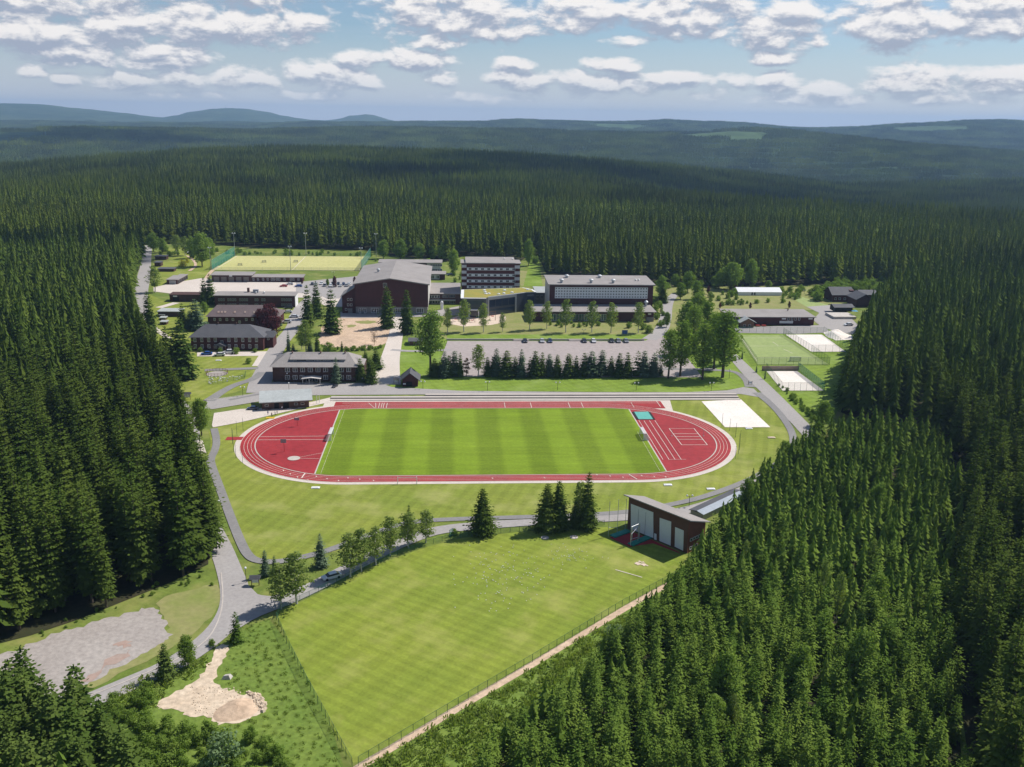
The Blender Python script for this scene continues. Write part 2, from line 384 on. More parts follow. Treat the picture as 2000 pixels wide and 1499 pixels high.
# ------------------------------------------------------------------ terrain
def _ci(xs, ys, x):
    return float(np.interp(x, xs, ys))
def yhor(px): return YH - ROLL * (px - 1000)
CX = [-600, 0, 130, 200, 250, 340, 345, 420, 480, 500, 560, 615, 650, 690, 720, 750, 765, 1000, 1100, 1250, 1280, 1400, 1500, 1640, 1740, 1840, 1900, 2000, 2600]
def skyrow(xs, ys): return lambda px: _ci(xs, ys, px)
crestC = skyrow([-600, 0, 130, 300, 400, 600, 850, 1000, 1200, 1400, 1600, 1700, 1850, 2000, 2600], [330, 305, 298, 289, 283, 280, 285, 292, 310, 326, 343, 341, 333, 330, 325])
crestB = skyrow([-600, 0, 200, 400, 520, 750, 900, 1000, 1100, 1250, 1330, 1400, 1500, 1640, 1750, 2000, 2600], [250, 246, 245, 246, 250, 246, 248, 250, 254, 255, 251, 248, 252, 262, 275, 292, 300])
crestS = skyrow([-600, 0, 500, 700, 860, 950, 990, 1080, 1200, 1280, 1340, 1500, 1640, 1740, 1840, 1900, 1960, 2000, 2200, 2600], [250, 246, 243, 238, 240, 237, 233.5, 238, 239, 235, 238, 247.5, 249.5, 243, 237, 237, 243, 249, 262, 270])
crestA = skyrow([-600, 0, 130, 200, 270, 345, 385, 420, 480, 530, 615, 655, 690, 720, 745, 765, 820, 1000, 2600], [205, 205, 208, 214, 222, 231, 222, 215, 213, 220, 234, 236, 227, 223.5, 227, 236, 238, 244, 280])
def h_at(d, y, px, tree): return CAMH - d * (y - yhor(px)) / FPX - tree
def colheights(px):
    right = min(max((px - 1150) / 500, 0), 1)
    left = min(max((500 - px) / 500, 0), 1)
    dC = 2100 + 500 * right
    hC = h_at(dC, crestC(px), px, 26)
    mid = (1 - right) * (hC * .62) + right * -58
    return [(0, 0), (930, 0), (1180, -2 + 4 * (1 - right)), (1650, mid - 6 * left), (dC, hC), (3300, min(hC, 0) - 75), (4600, h_at(4600, crestB(px), px, 20)), (5800, -40), (7600, h_at(7600, crestS(px), px, 14)), (9300, 20), (12200, h_at(12200, crestA(px), px, 0)), (15000, 0)]
def px_of(x, y):
    q = Vector((x, y)); a = q.dot(_e1.xy); b = q.dot(_fh.xy)
    if b <= 1: return -600.0 if a < 0 else 2600.0
    return min(max(1000 + FPX * math.cos(PITCH) * a / b * 1.03, -600), 2600)
_cache = {}
def terrain(x, y):
    d = math.hypot(x, y)
    if d <= 930: return 0.0
    px = px_of(x, y); k = round(px / 10)
    if k not in _cache: _cache[k] = colheights(k * 10)
    kn = _cache[k]
    for (d0, h0), (d1, h1) in zip(kn, kn[1:]):
        if d <= d1:
            t = (d - d0) / (d1 - d0); t = t * t * (3 - 2 * t); h = h0 + (h1 - h0) * t; break
    else: h = 0
    am = min(max((d - 1000) / 2500, 0), 1)
    return h + am * (5 * math.sin(x * .006 + 1.3 * math.sin(y * .0037)) * math.sin(y * .0045 + .8) * (1 if d < 7000 else 2))


def polar(name, dists, azs, m_, flat=False):
    v = []; f = []; n = len(azs)
    for d in dists:
        for a in azs:
            x, y = d * math.sin(a), d * math.cos(a)
            v.append((x, y, 0 if flat else terrain(x, y)))
    full = abs((azs[-1] - azs[0]) - 2 * math.pi) < .2 and name == 'ground'
    for i in range(len(dists) - 1):
        for j in range(n - 1 + (1 if full else 0)):
            k = (j + 1) % n; f.append((i * n + j, i * n + k, (i + 1) * n + k, (i + 1) * n + j)[::-1])
    me = bpy.data.meshes.new(name); me.from_pydata(v, [], f); me.materials.append(m_); me.update()
    for p in me.polygons: p.use_smooth = True
    return tag(put(name, me), kind='structure')
_az = [math.atan2(*(PD(px, 300, 100) - CAM).xy) for px in range(-500, 2501, 15)]
_full = [i * 2 * math.pi / 72 - math.pi for i in range(72)]
_az = [a for a in _full if a < _az[0] - .03] + _az + [a for a in _full if a > _az[-1] + .03] + [math.pi]
gd = polar('ground', [0.5, 300, 600, 860, 934], [i * 2 * math.pi / 96 for i in range(96)], M['meadow'], True)
gd.location.z = 0.02
hills = polar('hills', [925 * (9300 / 925) ** (i / 96) for i in range(97)], _az, M['hill'])
far_hills = polar('far_hills', [9300 * (15000 / 9300) ** (i / 16) for i in range(17)], _az, M['far_hill'])
M['pale_earth'] = mat('pale_earth', (.66, .54, .41), (.55, .43, .31), .2, .95, .9, bump=.4, fv=.2)
# ------------------------------------------------------------------ stadium
Z1, Z2, Z3, Z4, Z5 = .11, .14, .17, .20, .23
TC = Vector((-8.18 * math.cos(YAW) + 319.8 * math.sin(YAW), 8.18 * math.sin(YAW) + 319.8 * math.cos(YAW)))
TL, TR, LW = 92.9, 36.5, 1.22
def stad(r, n=48):
    o = []
    for s in (1, -1):
        for i in range(n + 1):
            a = (-math.pi / 2 + math.pi * i / n) if s > 0 else (math.pi / 2 + math.pi * i / n)
            o.append(Vector((TC.x + s * TL / 2 + r * math.cos(a), TC.y + r * math.sin(a))))
    return o
XT = lambda px, py: P(px, py)
xl = (P(664, 800).x + P(615, 927).x) / 2; xr = (P(1227.5, 800).x + P(1301, 920).x) / 2
yt = TC.y + TR; yb = TC.y - TR
RO = TR + 4 * LW + .25
# pale surround, red surface, infield
sheet('paved_surround', stad(RO + 1.9), Z1, M['paving'], True)
xs0 = P(655.7, 786).x; xs1 = (P(1290, 785).x + P(1302, 801.5).x) / 2
ystop = P(970, 785.3).y
sheet('paved_apron', [(P(636, 783).x, yt), (P(1312, 800).x, yt - 4), (P(1303, 783).x + 1.5, ystop + 3.2), (P(636, 783).x, ystop + 3.2)], Z1 + .012, M['paving'], True)
sheet('running_track', stad(RO), Z2, M['tartan'], True)
sheet('sprint_track', [(xs0, yt - 1), (xs1, yt - 1), (xs1, ystop), (xs0, ystop)], Z2 + .012, M['tartan'], True)
yr0, yr1 = P(445, 860.5).y, P(445, 854.5).y
sheet('runup_strip', [(P(440, 860).x, yr0), (TC.x - TL / 2 - RO + 1, yr0), (TC.x - TL / 2 - RO + 1, yr1), (P(440, 860).x, yr1)], Z2 + .02, M['tartan'], True)
sheet('red_infield', [v for v in stad(TR - .3)], Z3, M['tartan_in'], True)
hx = []
def clip_stad(r, x0, x1, n=60):
    top = []; bot = []
    for i in range(n + 1):
        x = x0 + (x1 - x0) * i / n; e = max(abs(x - TC.x) - TL / 2, 0); h = math.sqrt(max(r * r - e * e, 0))
        top.append((x, TC.y + h)); bot.append((x, TC.y - h))
    return bot + top[::-1]
sheet('football_pitch', clip_stad(TR - .5, xl, xr), Z4, M['pitch'], True)
for s in (0, 1):
    x = (xl, xr)[s]; e = max(abs(x - TC.x) - TL / 2, 0); h = math.sqrt(TR ** 2 - e * e) - .4
    ribbon('pitch_edge', [(x, TC.y - h), (x, TC.y + h)], .45, Z4 + .012, M['concrete'], True, 0)
# lane markings
def vring(r, wdt, z, name='lane_marking', m_=None):
    a = stad(r + wdt / 2); b = stad(r - wdt / 2); N = len(a); v = [(p.x, p.y, z) for p in a] + [(p.x, p.y, z) for p in b]
    f = [(N + i, N + (i + 1) % N, (i + 1) % N, i)[::-1] for i in range(N)]
    me = bpy.data.meshes.new(name); me.from_pydata(v, [], f); me.materials.append(m_ or M['line']); me.update(); return tag(put(name, me), kind='structure')
vring(TR, .42, Z4, 'track_edging', M['concrete'])
for k in (1, 2, 3): vring(TR + k * LW + .1, .11, Z4)
vring(RO, .16, Z4, 'track_edging')
def line(pts, wdt=.22, z=Z5, world=False, name='painted_line'): return ribbon(name, pts, wdt, z, M['line'], world, 0)
def Z_(x, y, ox): return (x / 6.6667 + ox, y / 6.6667 + 770)
for k in (5, 6): line([(xs0 + 3, yt + k * LW), (xs1 - 1, yt + k * LW)], .12, Z4 + .02, True)
for px, dx in ((1900, .8), ): pass
for px, s in ((733.5, -1), (736, -.2), (741, 0), (746, 0), (750, 0), (756, 0), (985.5, 0), (1036.5, 0), (1111, 0), (1136.5, 0), (1234.5, 0)):
    x0 = P(px, 791).x; line([(x0, yt + .2), (x0 + s * 3, yt + 6 * LW)], .2, Z4 + .03, True)
line([(P(1283, 786).x, yt + 1), (P(1283, 786).x, ystop - .3)], .22, Z4 + .03, True)
# start and relay ticks in the lanes of the near straight
for k, (px, lane) in enumerate([(546, 1), (562, 2), (578, 3), (600, 4), (616, 1), (638, 2), (661, 3), (679, 1), (702, 2), (729, 3), (1166, 0), (1192, 1), (1217, 2), (1254, 1), (1279, 2), (1302, 3), (1063, 2), (961, 2)]):
    pt = P(px, 932 + lane * 2.1); e = max(abs(pt.x - TC.x) - TL / 2, 0)
    line([(pt.x, TC.y - math.sqrt((TR + lane * LW) ** 2 - e * e)), (pt.x + .3, TC.y - math.sqrt((TR + lane * LW + LW * .6) ** 2 - e * e))], .35, Z4 + .03, True)
line([Z_(1105, 1040, 430), Z_(1062, 1100, 430)], .4, Z4 + .03)
line([Z_(190, 1055, 1200), Z_(295, 1118, 1200)], .3, Z4 + .03)
# infield markings: run-ups, court, throwing circle
line([Z_(505, 564, 430), Z_(1395, 555, 430)], .22); line([Z_(470, 606, 430), Z_(1400, 600, 430)], .22)
line([Z_(1010, 836, 430), Z_(1330, 775, 430)], .14); line([Z_(1010, 845, 430), Z_(1290, 850, 430)], .14)
for a, b in (((318, 350), (632, 862)), ((385, 355), (712, 862)), ((455, 352), (790, 862)), ((525, 350), (870, 862))): line([Z_(*a, 1200), Z_(*b, 1200)], .17)
line([Z_(700, 860, 1200), Z_(935, 858, 1200)], .12)
for a, b in (((712, 456), (1035, 456)), ((1035, 456), (1210, 670)), ((1210, 670), (875, 670)), ((875, 670), (712, 456)), ((770, 525), (1090, 525)), ((797, 562), (1122, 562)), ((826, 598), (1150, 598))): line([Z_(*a, 1200), Z_(*b, 1200)], .24 if a[1] > 500 or b[1] > 500 else .18)
# pitch lines, faint
for (a, b) in (((1620, 210), (1310, 1045)), ): line([Z_(*a, 430), Z_(*b, 430)], .07, Z4 + .02)
line([Z_(300, 500, 1200), Z_(590, 1005, 1200)], .07, Z4 + .02)
tc = P(*Z_(960, 845, 430)); mb = MB(); mb.tube((0, 0, 0), (0, 0, .12), 2.1, n=24); tag(mb.build('throwing_circle', M['concrete'], None, (tc.x, tc.y, Z3)), 'pale round concrete throwing circle set in the red infield', 'throwing circle')

# ------------------------------------------------------------------ lawns and yards (outlines given as picture points on level ground)
sheet('lawn', [(405, 835), (475, 812), (560, 795), (620, 783), (1300, 780), (1447, 770), (1480, 772), (1520, 800), (1545, 845), (1552, 870), (1540, 893), (1500, 915), (1445, 948), (1375, 975), (1300, 992), (1200, 1008), (1000, 1015), (850, 1021), (765, 1034), (680, 1072), (600, 1092), (520, 1105), (490, 1100), (462, 1050), (435, 975), (416, 925), (402, 895), (414, 870)], .03, M['lawn'], sm=1)
sheet('throwing_field', [(543, 1208), (548, 1195), (640, 1152), (740, 1103), (830, 1070), (900, 1052), (1010, 1040), (1110, 1034), (1190, 1030), (1240, 1040), (1345, 1088), (1330, 1118), (1306, 1137), (1215, 1190), (1040, 1290), (890, 1378), (760, 1458), (712, 1487), (690, 1491), (676, 1470), (600, 1330), (560, 1250)], .03, M['throw'])
sheet('rough_grass_bank', [(540, 1205), (690, 1499), (640, 1600), (200, 1600), (120, 1420), (190, 1345), (300, 1312), (400, 1285), (440, 1262), (480, 1225)], .035, M['rough_grass'], sm=1)
sheet('rough_grass_strip', [(700, 1497), (760, 1466), (900, 1385), (1045, 1297), (1175, 1222), (1290, 1150), (1300, 1260), (1100, 1420), (980, 1560), (700, 1650)], .035, M['rough_grass'])
ribbon('earth_strip', [(640, 1540), (705, 1497), (760, 1465), (895, 1384), (1040, 1299), (1170, 1220), (1240, 1178), (1320, 1134)], 1.8, .06, M['earth'], sm=1)
sheet('gravel_yard', rough([(x / 3.571, 1100 + y / 3.571) for x, y in ((-300, 760), (0, 640), (150, 590), (400, 490), (560, 450), (700, 400), (900, 350), (1000, 318), (1090, 325), (1130, 400), (1190, 480), (1170, 540), (1100, 580), (960, 640), (800, 740), (620, 830), (560, 880), (430, 930), (200, 960), (-300, 1100))], .9, 3), .06, M['gravel'], True)
sheet('dry_verge', rough([(300, 1175), (360, 1155), (425, 1138), (434, 1165), (420, 1200), (370, 1245), (270, 1300), (170, 1350), (100, 1370), (110, 1350), (240, 1298), (330, 1240), (322, 1210)], .6, 6), .05, M['dry_grass'], True)
sheet('red_earth_patch', rough([(140, 1335), (175, 1318), (215, 1288), (262, 1268), (255, 1276), (215, 1300), (185, 1322), (150, 1345)], 1.2, 4, 1.5), .085, M['redearth'], True)
sheet('red_earth_patch', rough([(215, 1262), (240, 1255), (262, 1258), (240, 1266)], 1.0, 5, 1.5), .085, M['redearth'], True)
sheet('lawn_upper', [(300, 660), (345, 640), (400, 690), (520, 688), (500, 735), (480, 762), (400, 782), (352, 786), (330, 740), (310, 700)], .03, M['lawn'], sm=1)
sheet('lawn_terrace', [(762, 757), (772, 690), (790, 665), (870, 655), (1255, 655), (1290, 640), (1430, 700), (1462, 742), (1462, 758), (1350, 767), (900, 764)], .03, M['lawn_bright'], sm=0)
sheet('lawn_slope', [(835, 655), (830, 612), (900, 600), (1275, 600), (1300, 560), (1420, 560), (1440, 640), (1290, 650), (1262, 664), (875, 664)], .035, M['dry_grass'])
sheet('lawn_strip', [(872, 654), (1262, 654), (1275, 660), (1262, 665), (874, 664.5)], .055, M['lawn_bright'])
sheet('lawn_right', [(1420, 640), (1530, 640), (1700, 640), (1650, 780), (1620, 830), (1575, 815), (1545, 800), (1480, 740), (1440, 705)], .03, M['lawn_bright'])
sheet('lawn_back', [(1000, 528), (1300, 545), (1640, 565), (1650, 600), (1590, 606), (1380, 606), (1290, 560), (1060, 560), (1018, 560)], .03, M['dry_grass'])
sheet('lawn_ride', [(1022, 560), (1060, 560), (1052, 500), (1044, 480), (1038, 500)], .045, M['lawn_bright'])
sheet('lawn_garden', [(305, 490), (345, 482), (410, 490), (410, 530), (395, 545), (330, 560), (305, 570), (292, 555)], .03, M['lawn'], sm=1)
sheet('lawn_houses', [(290, 575), (330, 592), (400, 596), (570, 600), (590, 590), (590, 650), (560, 690), (350, 690), (300, 650)], .03, M['lawn'])
# sand and earth
sheet('white_sand_court', [(1370, 785), (1447, 781), (1504.5, 835.5), (1416, 835.5)], Z1 + .02, M['white_sand'])
sheet('sand_lot', rough([(655, 622), (690, 619), (762, 620), (768, 640), (760, 660), (752, 676), (700, 678), (640, 680), (622, 668), (628, 640)], 1.2, 8), .05, M['earth'], True)
sheet('lawn_island', rough([(690, 629), (715, 626), (738, 628), (730, 633), (700, 633)], .8, 9), .055, M['dry_grass'], True)
sheet('lawn_island', rough([(674, 637), (690, 634), (697, 638), (684, 641)], .8, 10), .055, M['dry_grass'], True)
sheet('playground_sand', [(880, 616), (975, 612), (990, 618), (985, 634), (880, 640)], .06, M['sand'], sm=1)
sheet('field_garden_yard', [(1545, 582), (1565, 580), (1622, 598), (1575, 600)], .05, M['turf_green'])
_sp = [(430, 1243), (450, 1252), (438, 1300), (425, 1325), (435, 1350), (490, 1352), (515, 1370), (522, 1385), (500, 1398), (460, 1410), (420, 1412), (350, 1398), (300, 1382), (330, 1360), (375, 1330), (412, 1295)]
sheet('bare_earth', rough([(x / 3.571, 1100 + y / 3.571) for x, y in ((1530, 560), (1610, 575), (1590, 640), (1530, 740), (1490, 830), (1540, 880), (1640, 890), (1720, 930), (1760, 900), (1850, 960), (1870, 990), (1800, 1060), (1700, 1110), (1490, 1130), (1480, 1080), (1300, 1070), (1270, 1030), (1150, 1010), (1080, 1020), (1150, 940), (1280, 870), (1400, 790), (1440, 720), (1500, 640))], .55, 7, 1.2), .06, M['pale_earth'], True)
# ------------------------------------------------------------------ roads, paths and yards
sheet('terrace_road', [(404, 783), (440, 778), (490, 771), (520, 763), (527, 752), (533, 747), (700, 749), (740, 748), (765, 757), (900, 764.3), (1150, 767), (1340, 767), (1420, 763.5), (1452, 757), (1472, 760), (1490, 778), (1447, 770.5), (900, 771), (640, 772.5), (610, 773), (511, 784), (416, 800), (400, 800)], Z1, M['asphalt'])
ribbon('road', [(290, 480, 6), (286, 510, 7), (280, 545, 9), (272, 575, 10), (274, 600, 8), (277, 650, 7), (286, 700, 7), (310, 750, 7), (342, 788, 9), (364, 830, 9), (372, 870, 7), (376, 910, 5), (386, 965, 5), (406, 1020, 5.5), (430, 1068, 6), (446, 1108, 6), (462, 1160, 7), (455, 1200, 7), (418, 1245, 6), (340, 1300, 5.5), (250, 1338, 5.5), (170, 1372, 5.5), (60, 1420, 5.5), (-200, 1520, 5.5)], 6, Z1 + .012, M['asphalt'])
ribbon('road', [(462, 1150, 6), (480, 1185, 9), (520, 1185, 7), (600, 1155, 5), (650, 1128, 5), (720, 1092, 5), (790, 1058, 5), (850, 1036, 5), (950, 1026, 5), (1050, 1021, 4.5), (1220, 1012, 4.5), (1320, 1003, 4.5), (1390, 985, 4.5), (1450, 960, 4.5), (1500, 935, 4.5)], 5, Z1 + .026, M['asphalt'])
sheet('road_junction', [(430, 1122), (456, 1118), (475, 1150), (500, 1163), (545, 1168), (590, 1150), (600, 1165), (545, 1190), (500, 1208), (465, 1230), (430, 1250), (400, 1262), (418, 1220), (434, 1175)], Z1 + .04, M['asphalt'], sm=1)
ribbon('footpath', [(418, 838, 2.6), (424, 862, 2.6), (420, 882, 2.6), (410, 898, 2.8), (415, 915, 2.6), (430, 955, 2.6), (450, 1010, 2.6), (470, 1060, 2.6), (483, 1085, 2.6), (500, 1097, 2.6), (540, 1100, 2.6), (600, 1088, 2.6), (655, 1072, 2.6), (710, 1050, 2.6), (765, 1031, 2.6), (800, 1021, 2.6), (860, 1016, 2.6), (1000, 1012, 2.6), (1150, 1007, 2.6), (1240, 1000, 2.6), (1320, 985, 2.6), (1375, 972, 2.6), (1450, 945, 2.6), (1500, 920, 2.6), (1535, 895, 2.6), (1550, 870, 2.6), (1548, 845, 2.8), (1525, 810, 3), (1500, 785, 3.2), (1478, 768, 4)], 2.6, Z1 + .06, M['asphalt_dark'])
ribbon('road', [(1425, 690, 5), (1440, 705, 6), (1468, 735, 7), (1500, 765, 7), (1545, 810, 6.5), (1572, 838, 6.5), (1600, 870, 6)], 6, Z1 + .03, M['asphalt'])
ribbon('footpath', [(1466, 757, 5), (1457, 742, 3), (1440, 728, 3), (1415, 724, 3), (1370, 724, 3)], 3, Z1 + .02, M['asphalt_dark'])
ribbon('road', [(772, 614, 7), (776, 640, 7), (770, 670, 8), (762, 700, 9), (757, 730, 11), (752, 752, 14)], 8, Z1 + .018, M['paving'])
ribbon('footpath', [(764, 684, 3.5), (800, 687, 3.5), (840, 686, 3.5), (880, 684, 3.5)], 3, Z1 + .03, M['asphalt'])
ribbon('road', [(640, 560, 8), (600, 590, 9), (582, 612, 9), (575, 640, 8), (548, 670, 8), (530, 700, 8), (515, 730, 9), (508, 750, 10), (500, 768, 8)], 8, Z1 + .02, M['asphalt'])
ribbon('footpath', [(512, 728, 4), (495, 742, 4), (460, 752, 4), (435, 765, 4), (408, 784, 5)], 4, Z1 + .05, M['asphalt_dark'])
ribbon('footpath', [(448, 782, 2), (500, 772, 2), (525, 768, 2)], 2, Z1 + .052, M['asphalt_dark'])
ribbon('footpath', [(400, 724, 4), (450, 722, 3.5), (505, 720, 4)], 4, Z1 + .036, M['asphalt_dark'])
sheet('house_forecourt', [(385, 689), (530, 687), (527, 696), (505, 716), (492, 716), (505, 696), (385, 697)], Z1 + .01, M['paving'])
sheet('work_yard', [(300, 562), (345, 552), (394, 544), (480, 551), (600, 552), (720, 543), (715, 556), (690, 580), (668, 600), (640, 600), (600, 582), (578, 582), (578, 572), (420, 572), (332, 574), (300, 570)], Z1, M['paving'])
sheet('parking_yard', [(578, 552), (700, 540), (760, 545), (715, 560), (690, 582), (640, 585), (620, 575), (578, 573)], Z1 + .012, M['asphalt'])
sheet('hall_forecourt', [(665, 610), (840, 610), (900, 598), (1000, 598), (990, 612), (860, 618), (785, 621), (665, 622)], Z1 + .005, M['asphalt'])
ribbon('footpath', [(300, 640, 3), (330, 662, 3)], 4, Z1 + .02, M['paving'])
ribbon('footpath', [(310, 602, 5), (345, 592, 5)], 5, Z1 + .02, M['paving'])
ribbon('footpath', [(370, 530, 2.5), (384, 520, 2), (378, 508, 2), (365, 500, 2)], 2, Z1, M['earth'])
ribbon('footpath', [(395, 555, 2), (412, 530, 3), (430, 520, 3)], 3, Z1 - .01, M['earth'])
sheet('kiosk_yard', [(414, 832), (418, 808), (470, 800), (560, 796), (618, 784), (655, 775), (660, 783), (560, 805), (470, 826), (416, 836)], Z1 + .03, M['paving'])
sheet('pale_pad', [(378, 890), (386, 862), (396, 862), (403, 886), (392, 888)], Z1 + .03, M['paving'])
sheet('parking_lot', [(874, 667), (1250, 667.5), (1262, 666), (1285, 652), (1335, 690), (1372, 738), (1110, 738), (868, 736), (862, 700)], Z1 + .01, M['lot'])
ribbon('road', [(1268, 664, 8), (1290, 650, 8), (1300, 625, 7), (1302, 600, 7), (1308, 585, 6), (1320, 575, 6)], 7, Z1 + .02, M['asphalt'])
ribbon('footpath', [(1225, 720, 3), (1300, 722, 3), (1400, 722, 3)], 3, Z1 + .028, M['asphalt_dark'])
sheet('yard_right', [(1430, 640), (1600, 636), (1612, 640), (1622, 650), (1560, 653), (1430, 651)], Z1, M['asphalt'])
sheet('service_yard', [(1575, 600), (1632, 596), (1650, 610), (1680, 640), (1672, 655), (1640, 650), (1605, 640), (1588, 626), (1600, 612)], Z1 + .012, M['asphalt'])
# courts
sheet('hockey_pitch', [(460, 500.4), (723, 502), (704, 529), (416, 528)], Z1, M['turf_yellow'])
for a, b in (((463, 501), (420, 527.5)), ((720, 502.5), (702, 528)), ((597, 501.5), (571, 528)), ((460, 500.9), (722, 502.4)), ((417, 527.5), (704, 528.6))): ribbon('painted_line', [a, b], .45, Z1 + .02, M['line'], sm=0)
sheet('green_court', [(1441, 655.6), (1529, 655.6), (1619, 713), (1480, 713)], Z1 + .03, M['turf_green'])
for a, b in (((1447, 661), (1530, 661)), ((1471, 700), (1590, 700)), ((1509, 669), (1520, 676)), ((1530, 683), (1548, 691)), ((1446, 657), (1478, 706)), ((1456, 677), (1553, 677))): ribbon('painted_line', [a, b], .22, Z1 + .05, M['line'], sm=0)
sheet('sand_court', [(1534, 654.5), (1605, 654.5), (1652, 688), (1584.5, 688)], Z1 + .03, M['white_sand'])
sheet('sand_court', [(1497, 726), (1557, 726), (1609, 764), (1528, 764)], Z1 + .03, M['white_sand'])
sheet('sand_heap_ground', [(1607, 651), (1625, 646), (1662, 655), (1668, 664), (1632, 666)], Z1 + .03, M['white_sand'])
# ------------------------------------------------------------------ trees
M['bark'] = mat('bark', (.13, .10, .075), (.09, .07, .05), .8, .95)
M['birch_bark'] = mat('birch_bark', (.62, .60, .55), (.30, .28, .25), 1.5, .9)
M['spruce'] = leafmat('spruce_needles', (.056, .092, .016), (.104, .142, .026), .2, stand=.2)
M['young'] = leafmat('young_spruce_needles', (.082, .142, .022), (.170, .240, .042), .22, stand=.22)
M['spruce_b'] = leafmat('blue_spruce_needles', (.115, .170, .090), (.160, .215, .135), .22)
M['mid'] = leafmat('grown_spruce_needles', (.074, .112, .015), (.138, .172, .025), .2, stand=.25)
M['garden'] = leafmat('garden_spruce_needles', (.075, .122, .024), (.125, .175, .040), .25)
M['birch'] = leafmat('birch_leaves', (.20, .265, .07), (.25, .31, .09), .45)
M['decid'] = leafmat('broad_leaves', (.165, .25, .045), (.235, .325, .07), .45)
M['willow'] = leafmat('pale_leaves', (.20, .29, .07), (.26, .35, .10), .4)
M['grey_leaf'] = leafmat('grey_green_leaves', (.18, .26, .12), (.23, .30, .16), .3)
M['purple'] = leafmat('purple_leaves', (.085, .025, .032), (.12, .038, .045), .3)
M['twig'] = leafmat('bare_twigs', (.20, .13, .085), (.26, .17, .11), .1)
M['yellow'] = leafmat('yellow_broom', (.45, .42, .03), (.35, .36, .04), .25)
M['patch'] = leafmat('far_spruce_needles', (.078, .112, .013), (.140, .170, .022), .16, stand=.38)


def spruce_quads(h, r, seed, wh, nb, ns, base=.1, dens=1.0, full=.75, wide=1.0):
    g = random.Random(seed); Q = []
    for i in range(wh):
        t = (i + g.uniform(-.35, .35)) / wh; t = min(max(t, 0), .985); z0 = h * (base + (1 - base) * t)
        L0 = r * ((1 - t) ** full) * (1 if t > .12 else .72 + 2.3 * t)
        n = max(4, int(nb * (1 - .45 * t))); a0 = g.uniform(0, 6.28)
        for k in range(n):
            a = a0 + 6.283 * (k + g.uniform(-.3, .3)) / n; L = L0 * g.uniform(.68, 1.18) + .12
            if g.random() > dens: continue
            dr = -.42 + .75 * t + g.uniform(-.08, .08); d = Vector((math.cos(a), math.sin(a), 0)); s = Vector((-d.y, d.x, 0)); m_ = max(2, int(ns * (.4 + .6 * (1 - t))))
            for q in range(m_):
                u = (q + .3) / m_; p = Vector((0, 0, z0)) + d * (L * u) + Vector((0, 0, L * (dr * u + .16 * u * u)))
                ln = (L * .42 * (1.15 - u) + .16 * r * .5) * g.uniform(.8, 1.25); sg = 1 if (q + k) % 2 else -1
                if q == m_ - 1: dirv = (d + s * g.uniform(-.25, .25) + Vector((0, 0, dr * .5 + .1))).normalized()
                else: dirv = (d * .62 + s * sg * g.uniform(.4, .9) + Vector((0, 0, dr * .6 - .18 + g.uniform(-.35, .05)))).normalized()
                pe = (dirv.cross(d * .9 + Vector((g.uniform(-.45, .45), g.uniform(-.45, .45), .9)))).normalized() * ln * .26 * wide
                Q.append((p, p + dirv * ln * .5 + pe, p + dirv * ln, p + dirv * ln * .5 - pe))
    top = Vector((0, 0, h * .93))
    for k in range(4):
        a = k * 1.57; pe = Vector((math.cos(a), math.sin(a), 0)) * .04 * r; Q.append((top + pe, top + Vector((0, 0, h * .045)) + pe * .7, Vector((0, 0, h * 1.0)), top - pe))
    return Q


def trunk_mb(h, r0, top=.9, bend=0, seed=0, z0=0):
    g = random.Random(seed); mb = MB(); n = 5; pts = [Vector((bend * math.sin(i / n * 2) + g.uniform(-.05, .05) * (i > 0), g.uniform(-.05, .05) * (i > 0), z0 + (h * top) * i / n)) for i in range(n + 1)]
    for i in range(n): mb.tube(pts[i], pts[i + 1], r0 * (1 - .85 * i / n), r0 * (1 - .85 * (i + 1) / n), 7)
    return mb


def lobes_quads(h, cr, seed, nl, nq, size, z0=.3, shape='round'):
    """leaf clumps spread through irregular lobes; gaps between lobes stay open"""
    g = random.Random(seed); Q = []
    L = []
    for i in range(nl):
        t = (i + .5) / nl; zz = z0 * h + (h - z0 * h) * (.06 + .9 * t)
        if shape == 'round': prof = math.sin(math.pi * min(max((zz / h - z0) / (1 - z0), .05), .97) ** .8) ** .6
        elif shape == 'tall': prof = (math.sin(math.pi * min(max((zz / h - z0) / (1 - z0), .06), .98) ** .75)) ** .75
        else: prof = 1
        a = i * 2.4 + g.uniform(-.5, .5); rad = cr * prof * g.uniform(.35, .68)
        lr = cr * g.uniform(.30, .46) * (.65 + .5 * prof)
        L.append((Vector((math.cos(a) * rad, math.sin(a) * rad, zz)), lr))
    for i in range(max(2, nl // 4)):
        zz = h * (z0 + (1 - z0) * (i + 1) / (nl // 4 + 2)); L.append((Vector((0, 0, zz)), cr * .45))
    per = max(6, nq // len(L))
    for c, lr in L:
        for k in range(per):
            v = Vector((g.gauss(0, 1), g.gauss(0, 1), g.gauss(0, 1) * .9)).normalized(); p = c + v * lr * (g.random() ** .38) * g.uniform(.8, 1.12)
            if p.z < h * z0 * .55: continue
            nrm = (v + Vector((g.uniform(-.8, .8), g.uniform(-.8, .8), g.uniform(-.3, .9)))).normalized(); u = nrm.orthogonal().normalized(); w_ = nrm.cross(u); an = g.uniform(0, 3.14); u, w_ = u * math.cos(an) + w_ * math.sin(an), w_ * math.cos(an) - u * math.sin(an); sz = size * g.uniform(.6, 1.3)
            Q.append((p - u * sz * .5, p - w_ * sz * .38, p + u * sz * .5, p + w_ * sz * .38))
    return Q, L


def branches_into(mb, L, h, z0, r0, seed):
    g = random.Random(seed)
    for c, lr in L: 
        s = Vector((0, 0, max(h * z0 * .7, c.z - (Vector((c.x, c.y, 0)).length) * g.uniform(.8, 1.3)))); mb.tube(s, c, r0 * .35, r0 * .08, 5)
    return mb


